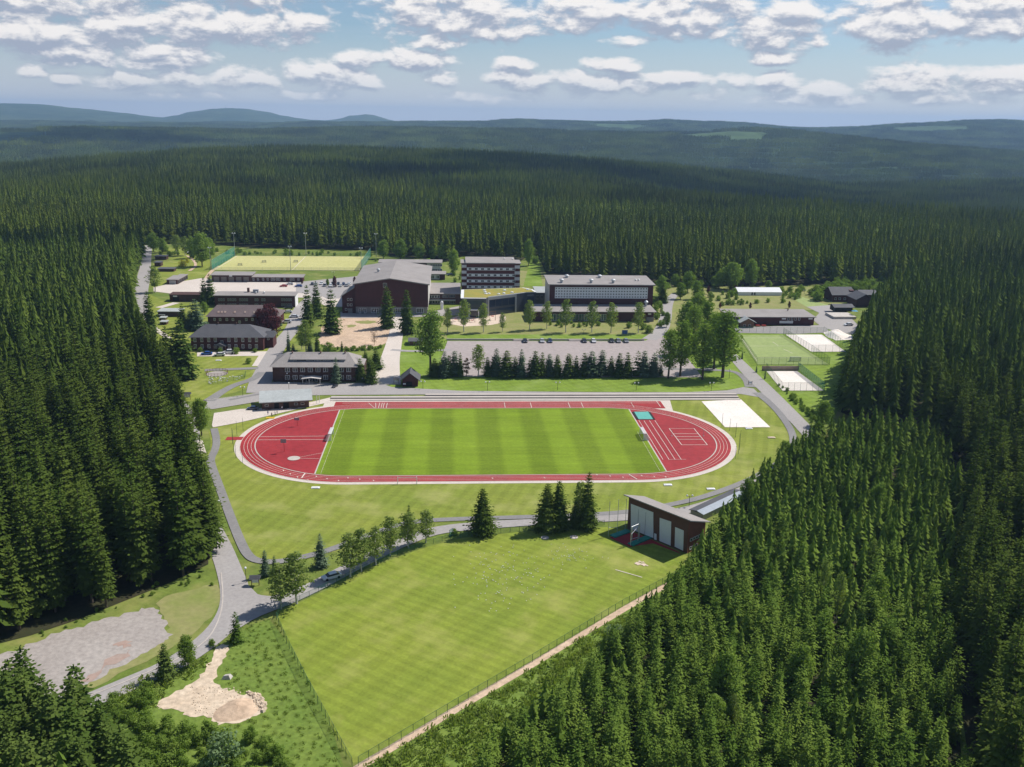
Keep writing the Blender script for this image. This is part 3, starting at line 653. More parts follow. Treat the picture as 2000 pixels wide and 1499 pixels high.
PROTO = {}
def reg(kind, crown_me, trunk_me, H): PROTO.setdefault(kind, []).append((crown_me, trunk_me, H))
for i in range(5):
    H = 27; reg('spruce', quads_mesh('spruce_crown', spruce_quads(H, 4.2 + .45 * (i % 3), 10 + i, 20, 10, 9, .12 + .05 * (i % 2), .95, full=.74, wide=1.3), [M['spruce']]), trunk_mb(H, .30, seed=i).mesh('spruce_trunk', M['bark']), H)
for i in range(5):
    H = 13; reg('young', quads_mesh('young_spruce_crown', spruce_quads(H, 2.75 + .3 * (i % 3), 40 + i, 14, 9, 8, .04, .95, full=.72, wide=1.3), [M['young']]), trunk_mb(H, .14, seed=i).mesh('spruce_trunk', M['bark']), H)
for i in range(3):
    H = 11; reg('blue', quads_mesh('blue_spruce_crown', spruce_quads(H, 2.6, 60 + i, 20, 12, 7, .08, full=.72, wide=1.5), [M['spruce_b']]), trunk_mb(H, .14, seed=i).mesh('spruce_trunk', M['bark']), H)
for i in range(3):
    H = 12; reg('garden', quads_mesh('garden_spruce_crown', spruce_quads(H, 2.8, 70 + i, 21, 12, 7, .09, full=.75, wide=1.5), [M['garden']]), trunk_mb(H, .15, seed=i).mesh('spruce_trunk', M['bark']), H)
for i in range(3):
    H = 14; reg('open', quads_mesh('solitary_spruce_crown', spruce_quads(H, 4.3 - .5 * i, 80 + i, 24, 14, 9, .10, full=.85), [M['spruce']]), trunk_mb(H, .2, seed=i).mesh('spruce_trunk', M['bark']), H)
def broad(kind, n, H, cr, nl, nq, size, z0, m_, bark, r0, shape='round', seed=0):
    for i in range(n):
        Q, L = lobes_quads(H, cr, seed + i, nl, nq, size, z0, shape)
        t = trunk_mb(H, r0, .85, .15, seed + i); branches_into(t, L, H, z0, r0, seed)
        reg(kind, quads_mesh(kind + '_crown', Q, [m_]), t.mesh(kind + '_trunk', bark), H)
broad('birch', 4, 11, 2.2, 26, 1500, .36, .2, M['birch'], M['birch_bark'], .13, 'tall', 100)
broad('decid', 4, 14, 4.6, 20, 3600, .62, .16, M['decid'], M['bark'], .28, 'round', 120)
broad('poplar', 3, 22, 4.6, 30, 3000, .62, .2, M['decid'], M['bark'], .38, 'tall', 140)
broad('willow', 1, 18, 4.8, 24, 3600, .6, .34, M['willow'], M['bark'], .36, 'round', 150)
broad('bush', 3, 4, 2.3, 9, 1300, .36, .02, M['decid'], M['bark'], .06, 'round', 160)
broad('greybush', 2, 5, 3.2, 10, 1500, .40, .02, M['grey_leaf'], M['bark'], .07, 'round', 170)
broad('purple', 2, 12, 4.4, 18, 2800, .55, .1, M['purple'], M['bark'], .2, 'round', 180)
broad('ybush', 1, 3, 2.0, 8, 700, .36, .02, M['yellow'], M['bark'], .06, 'round', 190)
broad('bare', 1, 10, 3.0, 16, 500, .35, .15, M['twig'], M['twig'], .12, 'round', 195)
broad('dead', 1, 9, 1.6, 12, 700, .4, .1, M['twig'], M['bark'], .1, 'tall', 197)
# lighter crowns for trees some hundred metres off
def skirt_quads(H, r, seed, tiers, per, base=.14):
    g = random.Random(seed); Q = []
    for t in range(tiers):
        f = (t + .5 + g.uniform(-.2, .2)) / tiers; ze = H * (base + (1 - base) * f * .97); L = r * (1 - f) ** .74 + .12; dz = H / tiers * g.uniform(1.1, 1.5); a0 = g.uniform(0, 6); n = max(4, int(per * (1 - .4 * f)))
        for k in range(n):
            Lk = L * g.uniform(.58, 1.3); a = a0 + 6.283 * (k + g.uniform(-.25, .25)) / n; w_ = 2.9 / n * g.uniform(.8, 1.15); dd = g.uniform(-.25, .2) * dz
            top = Vector((0, 0, min(ze + dz * .75, H))); c1 = Vector((Lk * .7 * math.cos(a - w_), Lk * .7 * math.sin(a - w_), ze - dz * .05 + dd)); c2 = Vector((Lk * .7 * math.cos(a + w_), Lk * .7 * math.sin(a + w_), ze - dz * .05 + dd)); tip = Vector((Lk * math.cos(a), Lk * math.sin(a), ze - dz * .28 + dd)); Q.append((top, c1, tip, c2))
    return Q
MID = [quads_mesh('mid_spruce', skirt_quads(27, 4.0 + .4 * (i % 3), 200 + i % 5, 13, 9), [M['mid'] if i < 5 else M['spruce']]) for i in range(10)]
MIDY = [quads_mesh('mid_young_spruce', skirt_quads(13, 2.6 + .25 * (i % 2), 220 + i, 10, 8, .04), [M['young']]) for i in range(4)]


def plant(kind, p, H, name, label, cat='tree', group=None, wide=1.0, var=None, parts=True):
    c, t, H0 = PROTO[kind][(var if var is not None else rnd.randrange(99)) % len(PROTO[kind])]
    s = H / H0; o = thing(name, label, cat, (p[0], p[1], p[2] if len(p) > 2 else .03), rnd.uniform(0, 6.28), group)
    o.scale = (s * wide, s * wide, s)
    put('crown', c, o); 
    if parts: put('trunk', t, o)
    return o


def inside(pt, poly):
    x, y = pt; r = False; n = len(poly)
    for i in range(n):
        (x1, y1), (x2, y2) = poly[i], poly[(i + 1) % n]
        if (y1 > y) != (y2 > y) and x < (x2 - x1) * (y - y1) / (y2 - y1) + x1: r = not r
    return r


def scatter(poly, sp, seed, jit=.45):
    g = random.Random(seed); xs = [p[0] for p in poly]; ys = [p[1] for p in poly]; o = []
    y = min(ys); row = 0
    while y < max(ys):
        x = min(xs) + (sp / 2 if row % 2 else 0)
        while x < max(xs):
            q = (x + g.uniform(-jit, jit) * sp, y + g.uniform(-jit, jit) * sp)
            if inside(q, poly): o.append(q)
            x += sp
        y += sp * .87; row += 1
    return o
def W(poly): return [tuple(P(*p).xy) for p in poly]
leftP = [(285, 500), (262, 545), (250, 590), (262, 650), (274, 705), (298, 758), (324, 795), (346, 832), (357, 872), (366, 915), (377, 970), (394, 1022), (406, 1062), (407, 1103), (330, 1140), (250, 1172), (150, 1212), (60, 1242), (-40, 1268), (-300, 1300), (-420, 900), (-300, 640), (-200, 520), (-140, 480), (60, 520), (150, 520), (200, 502)]
youngP = [(1600, 866), (1555, 893), (1522, 930), (1488, 962), (1455, 1000), (1412, 1045), (1388, 1085), (1358, 1125), (1328, 1170), (1262, 1232), (1190, 1300), (1130, 1375), (1040, 1430), (960, 1500), (900, 1620), (1000, 1800), (1500, 1900), (1910, 1800), (1870, 1400), (1845, 1200), (1870, 1050), (1868, 950), (1830, 870), (1760, 846), (1700, 846)]
rightP = [(1745, 600), (1705, 640), (1682, 700), (1660, 760), (1642, 806), (1700, 830), (1780, 838), (1850, 880), (1880, 960), (1880, 1060), (1850, 1200), (1880, 1400), (1930, 1800), (2600, 1800), (2700, 1000), (2500, 640), (2300, 540), (1900, 548), (1800, 565)]
cornerP = [(-60, 1405), (20, 1425), (90, 1445), (165, 1475), (225, 1520), (290, 1620), (330, 1800), (-200, 1900), (-300, 1500)]
backP = [(290, 478), (400, 474), (455, 482), (600, 488), (735, 489), (760, 500), (880, 512), (905, 500), (1015, 512), (1036, 498), (1050, 498), (1068, 538), (1290, 556), (1380, 560), (1480, 560), (1620, 556), (1790, 562), (1900, 546), (2300, 538), (2300, 455), (1900, 440), (1000, 425), (200, 420), (-200, 400), (-160, 478), (60, 512), (150, 508), (200, 492)]
def trees_of(poly, sp, seed, hmin, hmax):
    g = random.Random(seed + 1); return [(x, y, g.uniform(hmin, hmax)) for x, y in scatter(W(poly), sp, seed)]
def edge(poly, sp, seed, hmin, hmax):
    g = random.Random(seed); p = W(poly); o = []
    for a, b in zip(p, p[1:]):
        d = math.hypot(b[0] - a[0], b[1] - a[1]); n = max(1, int(d / sp))
        for k in range(n): t = (k + g.uniform(.1, .9)) / n; o.append((a[0] + (b[0] - a[0]) * t + g.uniform(-1, 1), a[1] + (b[1] - a[1]) * t + g.uniform(-1, 1), g.uniform(hmin, hmax)))
    return o
L_ = [(t, 'l') for t in trees_of(leftP, 6.9, 1, 21, 31)]
Rr = [(t, 'r') for t in trees_of(rightP, 6.9, 2, 20, 29)]
Cc = [(t, 'c') for t in trees_of(cornerP, 3.8, 3, 12, 20)]
Bk = [(t, 'b') for t in trees_of(backP, 7.8, 4, 19, 29)]
Yy = [(t, 'y') for t in trees_of(youngP, 4.25, 5, 8.5, 13)]
L_ += [(t, 'l') for t in edge(leftP[1:14], 4.2, 31, 20, 29)] + [(t, 'l') for t in edge([(260, 640), (275, 700), (300, 752), (326, 790)], 4.5, 33, 22, 28)]
Rr += [(t, 'r') for t in edge(rightP[:6], 5, 32, 21, 28)]
Yy += [(t, 'y') for t in edge(youngP[:16], 2.6, 34, 6, 11)]
def appsize(t):
    x, y, h = t; d = math.sqrt(x * x + y * y + CAMH ** 2); a = proj((x, y, 0)); b = proj((x, y, h)); top = proj((x, y, h * .75))
    ins = -15 < top[0] < 2015 and top[1] < 1510
    return (FPX * h / d) if ins else 0
mature = sorted(L_ + Rr, key=lambda q: -appsize(q[0]))
indiv, rest = mature[:292], mature[292:]
youngs = sorted(Yy + Cc, key=lambda q: -appsize(q[0]))
yindiv, yrest = youngs[:292], youngs[292:]
LAB = {'l': ('tall dark spruce in the dense forest left of the grounds', 'spruces of the left-hand forest'), 'r': ('tall dark spruce in the mature forest beyond the bright young plantation', 'spruces of the right-hand forest'),
       'y': ('light green young spruce in the plantation below the shooting hall', 'young spruces of the plantation'), 'c': ('young spruce in the clump below the gravel yard corner', 'young spruces of the corner clump')}
for (x, y, h), k in indiv: plant('spruce', (x, y), h, 'spruce_tree', LAB[k][0], 'tree', LAB[k][1], rnd.uniform(.85, 1.25))
for (x, y, h), k in yindiv: plant('young' if k == 'y' else 'garden', (x, y), h, 'young_spruce', LAB[k][0], 'young tree', LAB[k][1], rnd.uniform(1.0, 1.35), parts=False)


def instancer(name, pts, meshes, kind='stuff', label=None):
    """one object of many trees: pts = (x, y, z, scale, width, index)"""
    coll = bpy.data.collections.new(name + '_kinds')
    for i, me in enumerate(meshes): coll.objects.link(bpy.data.objects.new('%s_kind_%02d' % (name, i), me))
    n = len(pts); A = np.array(pts, np.float32); me = bpy.data.meshes.new(name); me.vertices.add(n); me.vertices.foreach_set('co', A[:, :3].reshape(-1))
    a = me.attributes.new('tscale', 'FLOAT_VECTOR', 'POINT'); a.data.foreach_set('vector', np.stack([A[:, 4], A[:, 4], A[:, 3]], 1).astype(np.float32).reshape(-1))
    g = np.random.default_rng(3); a = me.attributes.new('trot', 'FLOAT_VECTOR', 'POINT'); a.data.foreach_set('vector', np.stack([np.zeros(n), np.zeros(n), g.uniform(0, 6.28, n)], 1).astype(np.float32).reshape(-1))
    a = me.attributes.new('tidx', 'INT', 'POINT'); a.data.foreach_set('value', A[:, 5].astype(np.int32))
    me.update(); o = tag(put(name, me), kind=kind)
    if label: o['label'] = label
    ng = bpy.data.node_groups.new(name, 'GeometryNodeTree'); ng.interface.new_socket('Geometry', in_out='INPUT', socket_type='NodeSocketGeometry'); ng.interface.new_socket('Geometry', in_out='OUTPUT', socket_type='NodeSocketGeometry')
    N = ng.nodes; gi = N.new('NodeGroupInput'); go = N.new('NodeGroupOutput'); ip = N.new('GeometryNodeInstanceOnPoints'); ci = N.new('GeometryNodeCollectionInfo')
    ci.inputs['Collection'].default_value = coll; ci.inputs['Separate Children'].default_value = True; ci.inputs['Reset Children'].default_value = True
    def att(nm, dt):
        q = N.new('GeometryNodeInputNamedAttribute'); q.data_type = dt; q.inputs['Name'].default_value = nm; return q.outputs['Attribute']
    ng.links.new(gi.outputs[0], ip.inputs['Points']); ng.links.new(ci.outputs[0], ip.inputs['Instance']); ip.inputs['Pick Instance'].default_value = True
    ng.links.new(att('tidx', 'INT'), ip.inputs['Instance Index']); ng.links.new(att('trot', 'FLOAT_VECTOR'), ip.inputs['Rotation']); ng.links.new(att('tscale', 'FLOAT_VECTOR'), ip.inputs['Scale'])
    ng.links.new(ip.outputs[0], go.inputs[0]); md = o.modifiers.new('trees', 'NODES'); md.node_group = ng
    return o


g_ = random.Random(11); pts = []
for (x, y, h), k in rest + Bk: s = h / 27; pts.append((x, y, terrain(x, y), s, s * g_.uniform(.85, 1.2), g_.randrange(5) + (5 if k in 'lr' else 0)))
pty = []
for (x, y, h), k in yrest: s = h / 13; pty.append((x, y, 0, s, s * g_.uniform(1.0, 1.3), g_.randrange(4)))
# the wooded slopes behind: patches of trees, each patch one lump of woodland
def patch_mesh(name, size, sp, h, seed, tiers=4, per=5, r=2.7):
    g = random.Random(seed); Q = []
    for x, y in scatter([(-size / 2, -size / 2), (size / 2, -size / 2), (size / 2, size / 2), (-size / 2, size / 2)], sp, seed, .42):
        H = h * g.uniform(.72, 1.18)
        for t in range(tiers):
            zt = H * (.30 + .70 * (t + 1) / tiers); L = r * g.uniform(.8, 1.15) * (1 - t / (tiers + .1)) ** .8; dz = H * .30; a0 = g.uniform(0, 6)
            for k in range(per):
                a = a0 + 6.283 * k / per; b = a + 3.6 / per; top = Vector((x, y, zt)); e1 = Vector((x + L * math.cos(a), y + L * math.sin(a), zt - dz * g.uniform(.8, 1.2))); e2 = Vector((x + L * math.cos(b), y + L * math.sin(b), zt - dz * g.uniform(.8, 1.2))); mid_ = (e1 + e2) * .56 + Vector((-x * .12, -y * .12, -zt * .12 - .8 + dz * .12))
                Q.append((top, e1, mid_, e2))
    return quads_mesh(name, Q, [M['patch']])
PM = [patch_mesh('woodland_patch', 46, 7.6, 26, 300 + i, 5, 6, 4.1) for i in range(5)]
PF = [patch_mesh('far_woodland_patch', 80, 9.5, 23, 320 + i, 2, 5, 4.3) for i in range(4)]
def ring_pts(d0, d1, step, seed, keep=lambda x, y, px: True, n=5):
    g = random.Random(seed); o = []; y = d0 * .7
    ta = math.tan(.56)
    while y < d1:
        x = -ta * y * 1.02
        while x < ta * y * 1.02 + step:
            q = (_e1.x * x + _fh.x * y, _e1.y * x + _fh.y * y); d = math.hypot(*q)
            if d0 <= d < d1:
                qx, qy = q[0] + g.uniform(-.2, .2) * step, q[1] + g.uniform(-.2, .2) * step; px = px_of(qx, qy)
                if keep(qx, qy, px): z = terrain(qx, qy); s = g.uniform(.9, 1.12); o.append((qx, qy, z - .5, s, 1.08, g.randrange(n)))
            x += step
        y += step
    return o
backW = W(backP)
ride = lambda x, y, px: not (306 < proj((x, y, terrain(x, y)))[0] < 314)
pa = ring_pts(1000, 3300, 44, 5, lambda x, y, px: not inside((x, y), backW) and ride(x, y, px))
pb = ring_pts(3300, 9000, 80, 6, lambda x, y, px: not (math.sin(x * .0031 + 1) * math.sin(y * .0023 + x * .0008) > .78), 4)
instancer('forest', pts, MID, label='dense spruce forest around and behind the grounds')
instancer('young_plantation', pty, MIDY, label='light green young spruce plantation')
instancer('wooded_hillside', pa, PM, label='spruce forest rising behind the grounds')
instancer('distant_woods', pb, PF, label='distant blue-green woods on the hills')
sheet('forest_floor', [(x, y) for x, y in W(leftP)], .045, M['forest_floor'], True)
sheet('forest_floor', [(x, y) for x, y in W(youngP)], .045, M['forest_floor'], True)
sheet('forest_floor', [(x, y) for x, y in W(rightP)], .055, M['forest_floor'], True)
sheet('forest_floor', [(x, y) for x, y in W(cornerP)], .065, M['forest_floor'], True)
fb = [p for p in W(backP)]
fb = [(x * min(1, 900 / math.hypot(x, y)), y * min(1, 900 / math.hypot(x, y))) for x, y in fb]
sheet('forest_floor', fb, .05, M['forest_floor'], True)
print('counts', len(indiv), len(rest), len(Bk), len(yindiv), len(yrest), len(pa), len(pb))
# ------------------------------------------------------------------ buildings
M['clad'] = mat('dark_red_cladding', (.088, .028, .028), (.066, .021, .021), .4, .7, 3)
M['clad_brown'] = mat('dark_brown_cladding', (.095, .046, .036), (.070, .033, .027), .4, .75, 3)
M['roof'] = mat('grey_roof', (.27, .245, .23), (.33, .30, .285), .12, .8, 1.5)
M['roof_dark'] = mat('slate_roof', (.085, .085, .095), (.11, .11, .12), .2, .75, 2.5)
M['roof_brown'] = mat('brown_roof', (.14, .105, .105), (.17, .13, .13), .2, .8, 2)
M['roof_pale'] = mat('pale_metal_roof', (.36, .38, .37), (.43, .45, .44), .15, .6, 1)
M['white'] = mat('white_paint', (.80, .80, .80), None, .5, .6, contrast=.08)
M['offwhite'] = mat('pale_render', (.66, .62, .58), None, .5, .8, contrast=.12)
M['glass'] = mat('window_glass', (.03, .035, .045), None, .5, .12, spec=.6)
M['glass_blue'] = mat('tinted_glass', (.035, .05, .085), None, .3, .1, spec=.7)
M['glass_green'] = mat('green_glass', (.05, .12, .10), None, .3, .15, spec=.6)
M['stone'] = mat('grey_stone', (.20, .185, .18), (.27, .25, .24), .5, .9, 3)
M['anthracite'] = mat('anthracite_panel', (.075, .08, .092), (.06, .064, .075), .3, .5, 2)
M['greymetal'] = mat('grey_metal', (.38, .39, .41), None, .4, .5, metallic=.2, contrast=.1)
M['steel'] = mat('galvanised_steel', (.50, .52, .54), None, .4, .45, metallic=.5, contrast=.1)
M['sedum'] = mat('sedum_roof', (.34, .27, .05), (.24, .25, .06), .15, .95, 1)
M['rust'] = mat('rust_red_cladding', (.30, .10, .055), (.24, .08, .045), .4, .75, 3)
M['brick'] = mat('brown_brick', (.16, .085, .065), (.12, .065, .05), .5, .85, 3)
M['greennet'] = mat('green_mat', (.02, .26, .20), None, .4, .7, 1)
M['dark'] = mat('dark_opening', (.02, .018, .018), None, .4, .8)
M['fencegreen'] = mat('green_fence_metal', (.03, .11, .065), None, .4, .6, contrast=.1)
M['tealmat'] = mat('teal_mat', (.10, .38, .33), (.13, .43, .37), .4, .7, 2)
M['red'] = mat('red_paint', (.55, .06, .05), None, .4, .5)
M['wood'] = mat('weathered_wood', (.24, .13, .08), (.17, .09, .06), .4, .85, 3)
M['rock'] = mat('pale_rock', (.62, .58, .54), (.45, .40, .36), .8, .95, 3, bump=.5)


class Bd:
    """a building's frame: origin at its front left base corner, x along the front, y away from the viewer"""
    def __init__(s, name, label, cat, a, b, group=None):
        s.A = P(*a) if not isinstance(a, Vector) else a; s.Bp = P(*b) if not isinstance(b, Vector) else b
        d = s.Bp - s.A; s.w = d.length; s.rz = math.atan2(d.y, d.x) if abs(math.atan2(d.y, d.x)) > .12 else 0.0
        if s.rz == 0.0: s.w = d.x
        s.ux = Vector((math.cos(s.rz), math.sin(s.rz), 0)); s.uy = Vector((-s.ux.y, s.ux.x, 0))
        s.t = thing(name, label, cat, (s.A.x, s.A.y, .04), s.rz, group)
    def F(s, px, py, y=0.0):
        """(x, z) where the ray of a picture point meets the plane at depth y"""
        d = CF * FPX + CR * (px - 1000) + CD * (py - 749.5); o = s.A + s.uy * y; k = (o - CAM).dot(s.uy) / d.dot(s.uy); q = CAM + d * k - s.A
        return q.dot(s.ux), q.z
    def D(s, px, py, z): q = P(px, py, z) - s.A; return q.dot(s.uy)
    def add(s, name, mb, mats): return mb.build(name, mats, s.t)


_WM = {}
def window(b, x, z, w_, h_, y=0.0, name='window', fm='white', pm='glass', fr=.12, bars=1, parent=None, side=0):
    """a window: frame with a pane set a little back, glazing bars; side 1 = on a wall facing +x"""
    key = (round(w_, 2), round(h_, 2), fm, pm, fr, bars)
    if key not in _WM:
        mb = MB(); mb.box(-w_ / 2, -.05, 0, -w_ / 2 + fr, .02, h_); mb.box(w_ / 2 - fr, -.05, 0, w_ / 2, .02, h_); mb.box(-w_ / 2 + fr, -.05, 0, w_ / 2 - fr, .02, fr); mb.box(-w_ / 2 + fr, -.05, h_ - fr, w_ / 2 - fr, .02, h_)
        for i in range(bars): xx = -w_ / 2 + w_ * (i + 1) / (bars + 1); mb.box(xx - fr / 2, -.045, fr, xx + fr / 2, .015, h_ - fr)
        mb.box(-w_ / 2 + fr, -.02, fr, w_ / 2 - fr, -.005, h_ - fr, 1); _WM[key] = mb.mesh(name, [M[fm], M[pm]])
    o = put(name, _WM[key], parent or b.t, (x, y - .03, z), 0)
    if side: o.rotation_euler = (0, 0, math.pi / 2 * side)
    return o
def winpx(b, pts, w_, h_, y=0.0, **k):
    for px, py in pts:
        x, z = b.F(px, py, y); window(b, x, z - h_ / 2, w_, h_, y, **k)
def slab(pts, th): return [(x, y, z) for x, y, z in pts], [(x, y, z + th) for x, y, z in pts]
def lowhouse(name, label, a, b, ytop_front, yback, wallm='clad', roofm='roof', over=.6, rise=.6, cat='building', depth=None, th=.35):
    B = Bd(name, label, cat, a, b); h = B.F((a[0] + b[0]) / 2, ytop_front)[1]
    D = depth or max(5, B.D((a[0] + b[0]) / 2, yback, h + rise))
    mb = MB(); mb.hexa([(0, 0, -.3), (B.w, 0, -.3), (B.w, D, -.3), (0, D, -.3)], [(0, 0, h - th), (B.w, 0, h - th), (B.w, D, h - th + rise), (0, D, h - th + rise)]); B.add('wall', mb, M[wallm])
    lo, hi = slab([(-over, -over, h - th + .003), (B.w + over, -over, h - th + .003), (B.w + over, D + over, h - th + rise + .003), (-over, D + over, h - th + rise + .003)], th); B.add('roof', MB().hexa(lo, hi), M[roofm]); B.h = h; B.Dp = D
    return B
def hip(B, D, h, ridge_z, rx0, rx1, over, roofm, wallm, th=.25):
    B.add('wall', MB().box(0, 0, -.3, B.w, D, h - .02), M[wallm]); mb = MB(); e = [(-over, -over, h), (B.w + over, -over, h), (B.w + over, D + over, h), (-over, D + over, h)]
    r0, r1 = (rx0, D / 2, ridge_z), (rx1, D / 2, ridge_z); k = len(mb.v); mb.v += e + [r0, r1]
    mb.f += [(0, 1, 5, 4), (1, 2, 5), (2, 3, 4, 5), (3, 0, 4), (3, 2, 1, 0)]; mb.m += [0] * 5; B.add('roof', mb, M[roofm])
def vent(B, x, y, z, r=.7, hh=1.5, name='roof_vent', m_='steel'):
    mb = MB(); mb.tube((x, y, z), (x, y, z + hh * .6), r * .55, r * .55, 8); mb.tube((x, y, z + hh * .6), (x, y, z + hh * .75), r, r, 10); mb.tube((x, y, z + hh * .75), (x, y, z + hh), r, r * .2, 10); B.add(name, mb, M[m_])

# sports hall with the broad gable
B = Bd('sports_hall', 'large dark red gabled sports hall with wide grey roof and stone base', 'sports hall', (694, 614), (836, 614))
zl = B.F(692, 555)[1]; zr = zl; xm, zm = B.F(761, 544); D = B.D(712, 520, zl); zb = B.F(700, 599.5)[1]; Wd = B.w
B.add('base', MB().box(.3, .3, -.3, Wd - .3, D - .3, zb), M['stone'])
B.add('wall', MB().hexa([(0, 0, zb), (Wd, 0, zb), (Wd, 0, zl - .4), (xm, 0, zm - .4), (0, 0, zl - .4)], [(0, D, zb), (Wd, D, zb), (Wd, D, zl - .4), (xm, D, zm - .4), (0, D, zl - .4)]), M['clad'])
B.add('side_wall_panel', MB().box(Wd + .02, .2, zb + .3, Wd + .22, D - .2, zl - .7), M['offwhite'])
for q, (x0, x1) in enumerate(((-1, xm), (xm, Wd + 1.2))):
    za, zc = (zl - .35, zm - .35) if q == 0 else (zm - .35, zl - .4)
    B.add('roof', MB().hexa([(x0, -1.2, za), (x1, -1.2, zc), (x1, D + 1, zc), (x0, D + 1, za)], [(x0, -1.2, za + .55), (x1, -1.2, zc + .55), (x1, D + 1, zc + .55), (x0, D + 1, za + .55)]), M['roof'])
winpx(B, [(708, 607), (732, 607), (776, 607), (820, 607), (838 - 8, 607)][:4], 4.2, 3.0, .3, bars=3, fr=.2); x, z = B.F(708, 611); window(B, x, 0, 1.6, 2.6, .12, 'door', bars=1)
x, z = B.F(752, 558); window(B, x, z - 1.2, 2.2, 2.6, 0, bars=1, pm='glass'); x, z = B.F(739, 530, D * .45); vent(B, x, D * .45, zl + 2.2, 1.2, 2.2); vent(B, xm * .72, D * .16, zl + 1.6, .5, .9)
x0, zt = B.F(667, 580); zt2 = B.F(693, 560)[1]; dA = 16
an = MB().hexa([(x0, 2, -.3), (-.02, 2, -.3), (-.02, 2, zt2 - 1), (x0, 2, zt - .2)], [(x0, 2 + dA, -.3), (-.02, 2 + dA, -.3), (-.02, 2 + dA, zt2 - 1), (x0, 2 + dA, zt - .2)]); B.add('annex', an, M['clad'])
B.add('annex_roof', MB().hexa([(x0 - .8, 1.2, zt - .45), (-.02, 1.2, zt2 - 1), (-.02, 3 + dA, zt2 - 1), (x0 - .8, 3 + dA, zt - .45)], [(x0 - .8, 1.2, zt - .1), (-.02, 1.2, zt2 - .6), (-.02, 3 + dA, zt2 - .6), (x0 - .8, 3 + dA, zt - .1)]), M['roof'])
for px in (680, 686):
    for py in (585.5, 596): winpx(B, [(px, py)], 1.2, 1.5, 2, bars=0)
winpx(B, [(676, 605)], 1.2, 1.4, 2, bars=0); x, z = B.F(684, 608, 2); window(B, x, 0, 2.6, 3, 2, 'garage_door', fm='stone', pm='stone', bars=3)

# building behind the hall
B = lowhouse('training_building', 'long two-storey white-fronted building half hidden behind the gabled hall', (742, 535), (861, 535), 513, 507.5, 'offwhite', 'roof', 1.2, .4)
B.add('side_wall', MB().box(0, -.25, 0, (834 - 742) / 119 * B.w, -.02, B.h - .6), M['clad'])
for py in (518.5, 528): winpx(B, [(843 + i * 4.6, py) for i in range(5)], 1.7, 1.9, 0, bars=1, fr=.15)
B = lowhouse('entrance_block', 'small flat-roofed block with two white windows right of the gabled hall', (840, 547), (869, 547), 535.5, 530, 'clad', 'roof', .8, .2)
B.add('front_panel', MB().box(0, -.2, .4, B.w * .62, -.02, B.h - .6), M['offwhite']); winpx(B, [(845, 541.5), (855, 541.5)], 2.2, 2.6, -.2, bars=1, fr=.2)
# low connecting wing
B = lowhouse('connecting_wing', 'low grey wing with flat roof joining the gabled hall and glazed entrance', (838, 594), (899, 594), 574, 553, 'clad_brown', 'roof', .4, .2)
winpx(B, [(840.5 + i * 5.3, 580) for i in range(4)], 1.5, 1.9, 0, bars=0); winpx(B, [(870, 579), (883, 579)], 3.6, 1.9, 0, bars=3, fm='greymetal'); winpx(B, [(841.5 + i * 5.3, 590.5) for i in range(4)], 1.4, 1.9, 0, bars=0); x, z = B.F(878, 586)
B.add('canopy', MB().box(.2, -2.2, B.F(860, 586.5)[1], B.w - 3, -.02, B.F(860, 586.5)[1] + .3), M['roof_pale'])
winpx(B, [(873, 590.8), (884, 590.8)], 3.2, 2.0, 0, bars=2, fm='greymetal')
mb = MB(); mb.tube((0, 0, 0), (0, 0, 4.6), .9, .9, 14); mb.tube((0, 0, 4.6), (0, 0, 5.2), .9, .35, 14); tag(mb.build('exhaust_pipe', M['white'], None, (*P(863, 605).xy, .05)), 'white upright cylinder on the terrace by the connecting wing', 'pipe')

# high rise
M['clad_tower'] = mat('red_brown_panels', (.125, .036, .034), (.10, .03, .028), .4, .7, 3)
B = Bd('hostel_tower', 'tall hostel block with red cladding and white window bands', 'tower block', (911.5, 590), (1004, 590)); zt = B.F(958, 514.5)[1]; D = B.D(958, 504.5, zt + .5); Wd = B.w
B.add('wall', MB().box(0, 0, -.3, Wd, D, zt - .3), M['clad_tower']); B.add('roof', MB().hexa([(-.8, -1, zt - .3), (Wd + .5, -1, zt - .3), (Wd + .5, D + 1, zt + .5), (-.8, D + 1, zt + .5)], [(-.8, -1, zt + .3), (Wd + .5, -1, zt + .3), (Wd + .5, D + 1, zt + 1.1), (-.8, D + 1, zt + 1.1)]), M['roof'])
for py in (526, 538, 549.5, 561):
    x, z = B.F(958, py); B.add('window_band', MB().box(.1, -.12, z - .85, Wd - .1, -.02, z + .85), M['white'])
    for k in range(8): xx = B.F(918 + k * 12.2, py)[0]; window(B, xx, z - .7, 1.9, 1.4, -.12, bars=1, fr=.14, fm='white')
x0 = B.F(901.5, 540, 3)[0]; x1 = B.F(1015.5, 540, 3)[0]
B.add('side_tower', MB().box(x0, 3, -.3, -.02, D - 1, zt - .8), M['clad_tower']); B.add('side_tower', MB().box(Wd + .02, 3, -.3, x1, D - 1, zt - .8), M['clad_tower'])
B.add('side_tower_roof', MB().box(x0 - .6, 2.5, zt - .79, -.85, D - .5, zt - .4), M['roof']); B.add('side_tower_roof', MB().box(Wd + .55, 2.5, zt - .79, x1 + .6, D - .5, zt - .4), M['roof'])
for py in (520.5, 532, 543.5, 555): z = B.F(907, py, 3)[1]; B.add('white_panel', MB().box(x0 + .1, 2.85, z - .9, -.1, 2.98, z + .9), M['white'])
for py in (522, 533.5, 545, 556.5): z = B.F(1010, py, 3)[1]; B.add('white_panel', MB().box(Wd + .1, 2.85, z - 1.0, x1 - .1, 2.98, z + 1.0), M['white'])
for px in (985, 1001): x = B.F(px, 504, D * .6)[0]; vent(B, x, D * .6, zt + .5, .45, 1.2)

